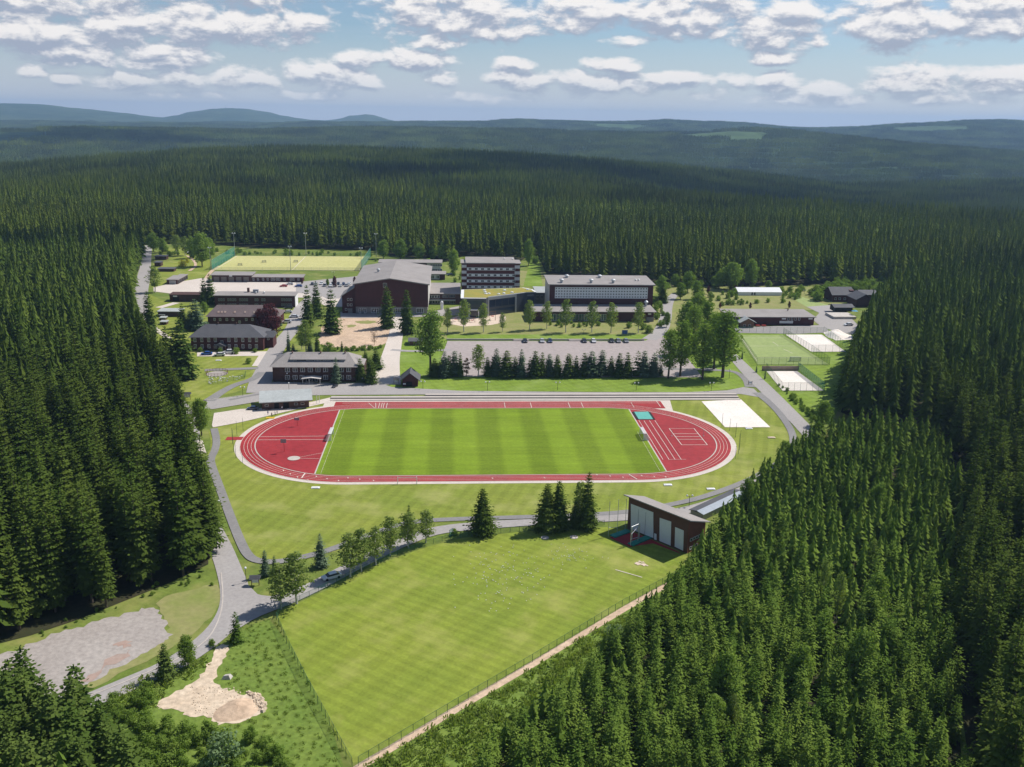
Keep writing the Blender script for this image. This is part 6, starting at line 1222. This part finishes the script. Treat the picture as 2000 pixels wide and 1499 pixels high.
# ------------------------------------------------------------------ sports equipment
def goal(px, py, rz, wdt, h, dep, name, label, net=True, m_='white'):
    p = P(px, py); t = thing(name, label, 'goal', (p.x, p.y, .19), rz); r = .09
    for s in (-1, 1): MB().tube((s * wdt / 2, 0, 0), (s * wdt / 2, 0, h), r, r, 8).build('post', M[m_], t); MB().tube((s * wdt / 2, 0, h), (s * wdt / 2, dep * .5, h), r * .6, r * .6, 6).tube((s * wdt / 2, dep * .5, h), (s * wdt / 2, dep, .05), r * .6, r * .6, 6).tube((s * wdt / 2, 0, .06), (s * wdt / 2, dep, .06), r * .5, r * .5, 6).build('stay', M[m_], t)
    MB().tube((-wdt / 2, 0, h), (wdt / 2, 0, h), r, r, 8).build('crossbar', M[m_], t)
    if net:
        mb = MB(); w2 = wdt / 2; mb.quad([(-w2, dep, .05), (w2, dep, .05), (w2, dep * .5, h), (-w2, dep * .5, h)]); mb.quad([(-w2, dep * .5, h), (w2, dep * .5, h), (w2, 0, h), (-w2, 0, h)])
        for s in (-w2, w2): mb.quad([(s, 0, .05), (s, dep, .05), (s, dep * .5, h), (s, 0, h)])
        mb.build('net', M['goalnet'], t)
    return t
goal(649.5, 856, math.pi / 2, 7.3, 2.6, 2.2, 'football_goal', 'white football goal at the left end of the pitch'); goal(1253, 855, -math.pi / 2, 7.3, 2.6, 2.2, 'football_goal', 'white football goal at the right end of the pitch'); goal(795.5, 947, 0, 6.0, 2.3, 1.2, 'football_goal', 'white goal frame standing outside the near straight', False)
goal(1553, 707, 0, 5, 2.2, 1.2, 'small_goal', 'small goal at the near end of the green court', True, 'greymetal')
for k, (x, y, lab) in enumerate(((469, 520, 'small goal lying left on the yellow pitch'), (516, 514, 'small goal second from left on the yellow pitch'), (578, 513.5, 'small goal near the centre of the yellow pitch'))): goal(x, y, .3, 3, 1.8, 1.4, 'small_goal', lab, True, 'dark')
def hoop(px, py, top, label):
    p = P(px, py); h = HT(p, top); t = thing('basketball_hoop', label, 'basketball hoop', (p.x, p.y, .12)); MB().tube((0, 0, 0), (0, 0, h * .8), .09, .09, 8).build('post', M['red'], t); MB().tube((0, 0, h * .8), (0, -.9, h * .86), .06, .06, 6).build('bracket', M['red'], t); MB().box(-.95, -1.0, h * .72, .95, -.9, h).build('backboard', M['greymetal'], t)
    mb = MB(); n = 12
    for i in range(n): a, b = 2 * math.pi * i / n, 2 * math.pi * (i + 1) / n; mb.tube((.24 * math.cos(a), -1.3 + .24 * math.sin(a), h * .76), (.24 * math.cos(b), -1.3 + .24 * math.sin(b), h * .76), .02, .02, 4)
    mb.build('ring', M['red'], t)
hoop(581, 833, 815.5, 'basketball hoop in the red left half circle, farther one'); hoop(555.5, 883.5, 857, 'basketball hoop in the red left half circle, nearer one')
for (x, b, t, lab) in ((1312, 853, 838, 'left volleyball post on the red court'), (1374, 853, 838, 'right volleyball post on the red court')): p = P(x, b); o = MB().tube((0, 0, 0), (0, 0, 2.4), .06, .06, 6).box(-.25, -.25, 0, .25, .25, .12).build('volleyball_post', M['greymetal'], None, (p.x, p.y, .13)); tag(o, lab, 'post')
q = [P(1235, 806.5), P(1269, 806.5), P(1279, 821), P(1244, 821)]; x0 = (q[0].x + q[3].x) / 2; x1 = (q[1].x + q[2].x) / 2; y0 = q[3].y; y1 = q[0].y
t = thing('jumping_pit', 'teal covered jumping pit with black edges on the red infield', 'jumping pit', (x0, y0, .12)); MB().box(.7, 0, 0, x1 - x0 - .7, y1 - y0, .3).build('cover', M['tealmat'], t); MB().box(-.2, 0, 0, .69, y1 - y0, .22).build('edging', M['dark'], t); MB().box(x1 - x0 - .69, 0, 0, x1 - x0 + .2, y1 - y0, .22).build('edging', M['dark'], t); MB().box(.3, y1 - y0 + .01, 0, x1 - x0 - .3, y1 - y0 + .5, .22).build('edging', M['dark'], t)
for f0 in (.12, .45): MB().box((x1 - x0) * f0 + .5, -1.4, 0, (x1 - x0) * f0 + 2.3, -1.0, .05).build('take_off_board', M['white'], t)
for k, (x, y, lab) in enumerate(((616.5, 954, 'white slab on the grass below the left bend'), (1304.5, 948.5, 'white slab on the grass below the right straight'), (1388.5, 956.5, 'pale slab on the grass above the footpath'), (1507, 856, 'small orange-tinged slab on the right bend lawn'), (1463, 838, 'pale disc at the edge of the white sand court'), (427, 705, 'white slab on the lawn before the slate-roofed house'))): p = P(x, y); tag(MB().box(-1.3, -.7, 0, 1.3, .7, .22).box(-.9, -.5, .22, .9, .5, .32).build('cover_slab', M['white'] if k != 3 else M['sand'], None, (p.x, p.y, .08)), lab, 'slab')

# low kerb walls round the parking lot
p0, p1, p2 = P(872, 665.5), P(1258, 665.8), P(1277, 653); t = thing('kerb_wall', 'long low concrete wall along the upper side of the parking lot', 'low wall', (p0.x, p0.y, .05)); MB().box(0, 0, 0, (p1 - p0).x, .5, .9).build('wall', M['concrete'], t)
for f0 in (.335, .615): MB().box((p1 - p0).x * f0, -1.6, 0, (p1 - p0).x * f0 + 8, -.02, .45).box((p1 - p0).x * f0, -.9, .45, (p1 - p0).x * f0 + 8, -.02, .75).build('steps', M['concrete'], t)
ribbon('kerb', [(404, 782.5), (440, 777.6), (490, 770.6), (520, 762.4)], .3, .16, M['concrete'], sm=0)
ribbon('kerb', [(416, 800), (511, 784.3)], .3, .16, M['concrete'], sm=0)
ribbon('road_edge', [(432, 1120), (437, 1175), (425, 1222), (400, 1258), (340, 1293), (250, 1331), (170, 1363)], .3, .17, M['concrete'], sm=2)

# round timber enclosure on the left lawn
t = thing('round_pen', 'round fenced pen with pale floor on the left lawn', 'pen', (*P(424, 731).xy, .06)); MB().tube((0, 0, 0), (0, 0, .12), 4.6, 4.6, 24).build('floor', M['gravel'], t); rm = MB()
for i in range(20):
    a, b = 2 * math.pi * i / 20, 2 * math.pi * (i + 1) / 20; MB().tube((4.7 * math.cos(a), 4.7 * math.sin(a), 0), (4.7 * math.cos(a), 4.7 * math.sin(a), 1.5), .07, .07, 5).build('post', M['wood'], t)
    rm.tube((4.7 * math.cos(a), 4.7 * math.sin(a), 1.35), (4.7 * math.cos(b), 4.7 * math.sin(b), 1.35), .06, .06, 4).tube((4.7 * math.cos(a), 4.7 * math.sin(a), .7), (4.7 * math.cos(b), 4.7 * math.sin(b), .7), .05, .05, 4)
rm.build('railing', M['wood'], t)
g = random.Random(5); mb = MB()
for k in range(60):
    q = P(g.uniform(408, 474), g.uniform(735, 751)); 
    if proj(q)[1] < 752 - (proj(q)[0] - 408) * .16: mb.box(q.x - .25, q.y - .2, 0, q.x + .3, q.y + .2, .2)
tag(mb.build('white_blossoms', M['white'], None, (0, 0, .07)), 'scattered white tufts on the fenced lawn patch', None, None, 'stuff')
mb = MB()
for k in range(150): q = P(g.gauss(985, 45), g.gauss(1125, 30)); mb.box(q.x - .09, q.y - .08, 0, q.x + .1, q.y + .08, .1)
for k in range(60): q = P(g.gauss(1110, 30), g.gauss(1085, 10)); mb.box(q.x - .07, q.y - .07, 0, q.x + .07, q.y + .07, .1)
tag(mb.build('daisies', M['white'], None, (0, 0, .07)), 'white flowers dotted over the throwing field', None, None, 'stuff')
line([(1202, 1114), (1230, 1122), (1254, 1129)], .25, .1)
sheet('worn_spot', rough([(1236, 1099), (1248, 1100), (1262, 1104), (1270, 1107), (1256, 1107), (1246, 1104)], .5, 21, .8), .1, M['sand'], True)
sheet('worn_spot', rough([(1246, 1097), (1256, 1098), (1262, 1101), (1252, 1100)], .3, 22, .8), .1, M['sand'], True)
# rubble of the dug bank and the boulder
g = random.Random(9)
def rubble(poly, n, smin, smax, name, m_):
    mb = MB(); Wp = W(poly); xs = [p[0] for p in Wp]; ys = [p[1] for p in Wp]; c = 0
    while c < n:
        x, y = g.uniform(min(xs), max(xs)), g.uniform(min(ys), max(ys))
        if not inside((x, y), Wp): continue
        c += 1; s = g.uniform(smin, smax); lo = [(x + s * math.cos(a) * g.uniform(.6, 1.1), y + s * math.sin(a) * g.uniform(.6, 1.1), 0) for a in (0, 1.3, 2.5, 3.8, 5)]; mb.hexa(lo, [(x + (a - x) * .55, y + (b - y) * .55, s * g.uniform(.5, .9)) for a, b, _ in lo])
    tag(mb.build(name, m_, None, (0, 0, .06)), 'broken pale stone strewn on the dug earth', None, None, 'stuff')
rubble([(480, 1352), (505, 1355), (522, 1378), (515, 1392), (498, 1385), (495, 1365)], 120, .2, .6, 'rubble', M['pale_earth']); rubble([(370, 1340), (470, 1345), (480, 1385), (380, 1400)], 160, .08, .25, 'rubble', M['pale_earth'])
p = P(443, 1325); mb = MB(); mb.hexa([(-1, -.6, 0), (.9, -.7, 0), (1.2, .5, 0), (-.4, .8, 0)], [(-.6, -.3, .7), (.5, -.4, .9), (.7, .3, .8), (-.3, .4, .6)]); tag(mb.build('boulder', M['rock'], None, (p.x, p.y, .05)), 'grey boulder in the grass beside the earth track', 'boulder')
# mound of the dug pit: a bowl with a raised bank
def mound(name, label, pts, h, m_, seed=1, kind='structure'):
    Wp = [Vector(p) for p in smooth(W(pts), 2, True)]; c = sum(Wp, Vector((0, 0))) / len(Wp); g2 = random.Random(seed); v = []; f = []; n = len(Wp); R = 9
    for j in range(R + 1):
        t_ = j / R; pr = math.sin(t_ * math.pi / 2) 
        for i, p in enumerate(Wp): q = p + (c - p) * t_; z = h * pr * (.8 + .22 * math.sin(q.x * .55 + seed) * math.cos(q.y * .6)) + g2.uniform(-.05, .05) if j else 0; v.append((q.x, q.y, z))
    for j in range(R):
        for i in range(n): k = (i + 1) % n; f.append((j * n + i, j * n + k, (j + 1) * n + k, (j + 1) * n + i))
    me = bpy.data.meshes.new(name); me.from_pydata(v, [], f); me.materials.append(m_); me.polygons.foreach_set('use_smooth', [True] * len(me.polygons)); me.update(); o = put(name, me, None, (0, 0, .05)); 
    if kind: o['kind'] = kind
    return o
mound('earth_bank', '', [(416, 1412), (414, 1392), (450, 1368), (480, 1362), (500, 1370), (508, 1388), (490, 1402), (455, 1412)], 1.3, M['earth'], 3)
mound('sand_heap', '', [(1608, 652), (1622, 646), (1650, 650), (1662, 658), (1640, 665), (1618, 661)], 3.0, M['white_sand'], 4)
mound('earth_heap', '', [(650, 664), (680, 652), (725, 655), (745, 668), (720, 684), (670, 684)], 1.4, M['earth'], 5)

# ------------------------------------------------------------------ cars
CM = {}
def carmeshes():
    prof = [(-2.2, .45), (-2.18, .78), (-1.2, .92), (-.65, 1.42), (1.1, 1.45), (1.85, 1.0), (2.15, .9), (2.2, .45)]
    body = MB(); lower = [(-2.2, .35), (-2.22, .7), (-1.25, .92), (1.75, .98), (2.15, .88), (2.2, .35)]
    body.hexa([(x, -.86, z) for x, z in lower], [(x, .86, z) for x, z in lower]); body.hexa([(-.7, -.68, 1.34), (1.15, -.68, 1.36), (1.15, .68, 1.36), (-.7, .68, 1.34)], [(-.55, -.6, 1.45), (1.05, -.6, 1.46), (1.05, .6, 1.46), (-.55, .6, 1.45)])
    glass = MB(); glass.hexa([(-1.25, -.78, .925), (1.72, -.78, .985), (1.72, .78, .985), (-1.25, .78, .925)], [(-.66, -.66, 1.34), (1.14, -.66, 1.355), (1.14, .66, 1.355), (-.66, .66, 1.34)])
    wh = MB().tube((0, -.1, 0), (0, .1, 0), .33, .33, 12); hl = MB().box(-.05, -.2, -.08, .05, .2, .08)
    return body, glass.mesh('car_window', M['glass']), wh.mesh('wheel', M['dark']), hl.mesh('headlight', M['white'])
_b, _g, _w, _hl = carmeshes()
def car(px, py, rz, col, label, big=1.0, van=False):
    if col not in CM:
        rgb = {'white': (.72, .73, .75), 'black': (.03, .03, .035), 'grey': (.22, .23, .25), 'silver': (.5, .51, .53), 'blue': (.03, .11, .42), 'red': (.5, .04, .04), 'darkblue': (.03, .05, .12)}[col]
        mt = mat('car_paint_' + col, rgb, None, .5, .3, spec=.5, contrast=.05); mt.node_tree.nodes['Principled BSDF'].inputs['Coat Weight'].default_value = .4; CM[col] = _b.mesh('car_body', mt)
    t = thing('parked_car', label, 'van' if van else 'car', (*P(px, py).xy, .14), rz, 'parked cars'); t.scale = (big, big, big * (1.3 if van else 1.0))
    put('body', CM[col], t); put('windows', _g, t)
    for sx in (-1.4, 1.35):
        for sy in (-.8, .8): put('wheel', _w, t, (sx, sy, .33))
    for sy in (-.6, .6): put('headlight', _hl, t, (-2.2, sy, .66))
    return t
car(648, 1131, .50, 'white', 'white estate car parked on the verge under the birches', 1.12)
car(494, 801, 0, 'darkblue', 'dark blue car beside the clubhouse'); car(654, 757, 1.2, 'black', 'small black vehicle before the porch of the broad dark house', .8)
for i, (x, c) in enumerate(((1025.5, 'black'), (1058.5, 'silver'), (1074, 'darkblue'), (1141, 'black'), (1159, 'white'), (1194.5, 'black'), (1207.3, 'grey'), (1222.5, 'grey'))): car(x, 669, math.pi / 2, c, ['black car leftmost in the row along the low wall', 'silver car second in the row along the low wall', 'dark blue car third in the row along the low wall', 'black car alone just right of the middle steps', 'white car in the row right of the middle steps', 'black car, first of the right-hand three by the low wall', 'dark grey car, middle of the right-hand three by the low wall', 'dark grey car rightmost in the row along the low wall'][i], 1.25)
for i, (x, y, c) in enumerate(((554, 561, 'red'), (566, 557, 'white'), (583, 561, 'blue'), (628, 556, 'white'), (634, 560, 'grey'), (640, 556.5, 'silver'), (646, 560, 'white'), (650, 556, 'black'), (655, 560, 'white'), (661, 556.5, 'black'), (665, 560.5, 'silver'), (671, 557, 'darkblue'), (677, 560, 'grey'), (682, 557, 'white'), (610, 557, 'black'), (617, 557, 'silver'))):
    car(x, y, math.pi / 2 + rnd.uniform(-.15, .15) if x > 600 else .1, c, ['red car at the hedge in the work yard', 'white car near the office range', 'blue car at the right end of the work yard', 'white car, back row, leftmost in the parking yard cluster', 'grey car, front row, leftmost in the parking yard cluster', 'silver car, back row, beside the leftmost white car', 'white car, front row, second in the parking yard', 'black car, back row, third in the parking yard', 'white car, front row, third in the parking yard', 'black car, back row, fourth in the parking yard', 'silver car, front row, fourth in the parking yard', 'dark blue car, back row, last but one in the parking yard', 'grey car, front row, last in the parking yard', 'white car, back row, last in the parking yard', 'black car standing left of the parking cluster', 'silver car standing left of the parking cluster'][i], 1.15)
for x, y, c, l, v in ((564, 604, 'black', 'black car on the lane behind the purple tree', 0), (562, 612, 'white', 'small white car on the lane behind the purple tree', 0), (574, 621, 'white', 'white car at the lane kerb right of the purple tree', 0), (560, 632, 'white', 'white van on the lane nearest the purple tree', 1), (404, 694, 'blue', 'bright blue car before the slate-roofed house', 0), (429, 696, 'white', 'white car before the porch of the slate-roofed house', 0), (447, 692, 'white', 'white van before the slate-roofed house', 1), (880, 539, 'darkblue', 'dark car between the entrance block and the hostel', 0), (1657, 637, 'white', 'white car on the yard below the inn', 0)): car(x, y, .15, c, l, 1.2, bool(v))
for k, (x, y) in enumerate(((1480, 638), (1491.5, 638))):
    t = thing('picnic_table', ['red picnic table beside the timber kiosk, nearer one to the kiosk', 'red picnic table, farther from the timber kiosk'][k], 'table', (*P(x, y).xy, .06)); MB().box(-1.2, -.5, .7, 1.2, .5, .8).build('tabletop', M['red'], t)
    for s in (-1.1, 1.1): MB().box(-1.2, s - .2, .42, 1.2, s + .2, .5).build('bench', M['red'], t); MB().box(s * .8 - .06, -1.2, 0, s * .8 + .06, 1.2, .08).box(s * .8 - .06, -.1, .08, s * .8 + .06, .1, .7).build('leg', M['red'], t)

# playground pieces and a table tennis shelter
def swing(px, py, h, label):
    t = thing('climbing_frame', label, 'climbing frame', (*P(px, py).xy, .08))
    for s in (-1.6, 1.6):
        for y in (-1, 1): MB().tube((s, y, 0), (s, 0, h), .1, .08, 6).build('leg', M['wood'], t)
    MB().tube((-1.8, 0, h), (1.8, 0, h), .1, .1, 6).build('beam', M['wood'], t); MB().box(-.8, -.6, h * .45, .8, .6, h * .5).build('platform', M['red'], t)
swing(962, 626, 5.0, 'tall wooden climbing frame at the right end of the playground sand'); swing(922, 630, 2.6, 'low red climbing frame in the middle of the playground sand'); swing(890, 628, 2.4, 'low climbing frame at the left end of the playground sand')
t = thing('parcel_board', 'blue sign on two posts on the slope lawn', 'sign', (*P(1220, 656).xy, .05)); MB().box(-1.6, -.1, .8, 1.6, .1, 3).build('panel', M['blue'] if 'blue' in M else mat('blue_paint', (.05, .10, .40), None, .4, .6), t)
for s in (-1.4, 1.4): MB().box(s - .08, -.25, 0, s + .08, -.11, 2.8).build('post', M['steel'], t)

# ------------------------------------------------------------------ people
def person(px, py, rz, shirt, trousers, label, pose=0, hair=(.06, .04, .03), H=1.75):
    me = bpy.data.meshes.new('person'); sk = [(0, 0, .95), (0, 0, 1.2), (0, 0, 1.42), (0, 0, 1.5), (0, -.01, 1.62), (0, -.01, 1.72)]
    E = [(0, 1), (1, 2), (2, 3), (3, 4), (4, 5)]; R = [.15, .14, .15, .06, .10, .085]
    def limb(root, pts, rs):
        k = root
        for p, r in zip(pts, rs): sk.append(p); R.append(r); E.append((k, len(sk) - 1)); k = len(sk) - 1
    st = .16 if pose == 1 else .05
    for s in (-1, 1):
        fw = s * st
        limb(0, [(s * .1, 0, .88), (s * .11, -fw * .6, .48), (s * .12, fw * .2, .08), (s * .12, -.13 + fw * .2, .04)], [.10, .065, .045, .045])
        if pose == 2 and s == 1: limb(2, [(s * .2, 0, 1.40), (s * .3, -.12, 1.2), (s * .2, -.36, 1.28), (s * .18, -.44, 1.30)], [.06, .045, .035, .03])
        else: limb(2, [(s * .2, 0, 1.40), (s * .27, fw * .5, 1.14), (s * .26, -.06 + fw, .9), (s * .26, -.08 + fw, .80)], [.06, .045, .035, .035])
    me.from_pydata(sk, E, []); o = bpy.data.objects.new('person', me); COL.objects.link(o); md = o.modifiers.new('skin', 'SKIN')
    for i, r in enumerate(R): me.skin_vertices[0].data[i].radius = (r, r)
    me.skin_vertices[0].data[0].use_root = True; sb = o.modifiers.new('sub', 'SUBSURF'); sb.levels = 1; sb.render_levels = 1
    mt = bpy.data.materials.new('person_clothes'); mt.use_nodes = True; t = mt.node_tree; b = t.nodes['Principled BSDF']; b.inputs['Roughness'].default_value = .85
    tc = t.nodes.new('ShaderNodeTexCoord'); sp = t.nodes.new('ShaderNodeSeparateXYZ'); t.links.new(tc.outputs['Object'], sp.inputs[0]); cr = t.nodes.new('ShaderNodeValToRGB'); cr.color_ramp.interpolation = 'CONSTANT'; dv = t.nodes.new('ShaderNodeMath'); dv.operation = 'DIVIDE'; dv.inputs[1].default_value = 1.85; t.links.new(sp.outputs[2], dv.inputs[0]); t.links.new(dv.outputs[0], cr.inputs[0])
    e = cr.color_ramp.elements; e[0].position = 0; e[0].color = (.04, .035, .03, 1); e[1].position = .06; e[1].color = (*trousers, 1); x = e.new(.50); x.color = (*shirt, 1); x = e.new(.82); x.color = (.55, .34, .24, 1); t.links.new(cr.outputs[0], b.inputs['Base Color']); me.materials.append(mt)
    o.location = (*P(px, py).xy, .1); o.rotation_euler = (0, 0, rz); o.scale = (H / 1.8,) * 3; tag(o, label, 'person')
    MB().ball((0, .02, 1.77), .115, sz=.75).build('hair', mat('hair', hair, None, .5, .9), o)
person(523.5, 811, .3, (.05, .07, .30), (.05, .05, .09), 'person in a dark blue top standing left of the yellow mat', 0); person(531, 815, -.4, (.03, .03, .03), (.02, .02, .03), 'person in black standing on the yellow mat by the clubhouse', 2)
person(537.5, 811, 1.0, (.6, .6, .62), (.04, .04, .06), 'person in a white top, left one of the pair right of the yellow mat', 1); person(541.5, 810.5, -1.0, (.03, .03, .05), (.3, .2, .15), 'person in a dark top, right one of the pair by the yellow mat', 0); person(551, 802, .5, (.5, .45, .5), (.05, .06, .15), 'person in a pale top walking beside the clubhouse benches', 1)
person(903, 634, .2, (.55, .12, .15), (.2, .05, .06), 'person in red on the left of the playground sand', 1); person(925, 627, 2.0, (.5, .2, .2), (.1, .1, .2), 'person in a reddish top beside the low climbing frame', 0); person(950, 631, 1, (.5, .5, .5), (.05, .05, .1), 'person in grey at the right of the playground sand', 2)
p = P(529, 815.5); mb = MB(); mb.box(-1.6, -.9, 0, 1.6, .9, .12); mb.box(-1.5, -.8, .12, 1.5, .8, .16); tag(mb.build('yellow_mat', mat('yellow_plastic', (.70, .45, .03), None, .5, .6), None, (p.x, p.y - 1.2, .1)), 'yellow mat on the paving before the clubhouse', 'mat')
# ------------------------------------------------------------------ far radio mast and hill meadows
d = 12200; q = PD(441, 214, d); t = tag(MB().tube((0, 0, -20), (0, 0, 42), 2.2, 1.2, 6).tube((0, 0, 10), (0, 0, 18), 4, 4, 8).build('radio_mast', M['greymetal'], None, (q.x, q.y, terrain(q.x, q.y))), 'tiny radio mast on the rounded blue hill on the horizon', 'mast')
# ------------------------------------------------------------------ air
hm = bpy.data.materials.new('haze'); hm.use_nodes = True; t = hm.node_tree; t.nodes.clear(); o_ = t.nodes.new('ShaderNodeOutputMaterial'); pv = t.nodes.new('ShaderNodeVolumePrincipled')
pv.inputs['Color'].default_value = (.43, .67, 1, 1); pv.inputs['Density'].default_value = 0.000070; pv.inputs['Anisotropy'].default_value = .2; t.links.new(pv.outputs[0], o_.inputs['Volume'])
o = MB().box(-15500, -15500, -260, 15500, 15500, 262).build('haze', hm); o['kind'] = 'stuff'
# ------------------------------------------------------------------ clouds
def cloudmat(name, a_mid, col=(.93, .93, .95)):
    mt = bpy.data.materials.new(name); mt.use_nodes = True; t = mt.node_tree; t.nodes.clear(); o = t.nodes.new('ShaderNodeOutputMaterial'); d = t.nodes.new('ShaderNodeBsdfDiffuse'); d.inputs[0].default_value = (*col, 1); tl = t.nodes.new('ShaderNodeBsdfTranslucent'); tl.inputs[0].default_value = (*col, 1); ms = t.nodes.new('ShaderNodeMixShader'); ms.inputs[0].default_value = .4
    em = t.nodes.new('ShaderNodeEmission'); em.inputs[0].default_value = (.82, .88, 1, 1); em.inputs[1].default_value = .10; ad = t.nodes.new('ShaderNodeAddShader')  # faint glow added to the cloud, standing in for light scattered inside it
    t.links.new(d.outputs[0], ms.inputs[1]); t.links.new(tl.outputs[0], ms.inputs[2]); tr = t.nodes.new('ShaderNodeBsdfTransparent'); lw = t.nodes.new('ShaderNodeLayerWeight'); lw.inputs[0].default_value = .5; r = t.nodes.new('ShaderNodeMapRange'); r.inputs[1].default_value = .12; r.inputs[2].default_value = .85; r.inputs[3].default_value = a_mid; r.inputs[4].default_value = 0.0
    m2 = t.nodes.new('ShaderNodeMixShader'); t.links.new(lw.outputs['Facing'], r.inputs[0]); t.links.new(r.outputs[0], m2.inputs[0]); t.links.new(tr.outputs[0], m2.inputs[1]); t.links.new(ms.outputs[0], ad.inputs[0]); t.links.new(em.outputs[0], ad.inputs[1]); t.links.new(ad.outputs[0], m2.inputs[2]); t.links.new(m2.outputs[0], o.inputs[0]); return mt
CMT = [cloudmat('cloud', 1.0), cloudmat('thin_cloud', .6), cloudmat('far_cloud', .42)]
# clouds overhead and out of sight, whose shadows darken bands of the woods
def shadow_cloud(x, y, rx, ry, seed, alt=1500):
    off = SUND * (alt / SUND.z); g = random.Random(seed); bm = bmesh.new()
    for i in range(16): a = g.uniform(0, 6.28); k = g.uniform(.1, .75); r = g.uniform(.28, .5); bmesh.ops.create_icosphere(bm, subdivisions=2, radius=1, matrix=Matrix.Translation((rx * k * math.cos(a), ry * k * math.sin(a), g.uniform(0, 120))) @ Matrix.Diagonal((rx * r, ry * r, 130 * r + 60, 1)))
    me = bpy.data.meshes.new('cloud'); bm.to_mesh(me); bm.free(); me.materials.append(CMT[0]); o = put('cloud', me, None, (x + off.x, y + off.y, alt), math.atan2(_e1.y, _e1.x)); o['kind'] = 'structure'
for i, (px, py, dd, rx, ry) in enumerate(((1200, 345, 1850, 300, 260), (1560, 372, 1800, 300, 260), (1880, 396, 1650, 220, 160), (1060, 312, 2000, 170, 170), (790, 340, 1600, 200, 110), (150, 250, 4300, 600, 260), (1850, 300, 3400, 400, 350), (1250, 262, 4800, 400, 300), (40, 480, 800, 90, 50))): q = PD(px, py, dd); shadow_cloud(q.x, q.y, rx, ry, i)
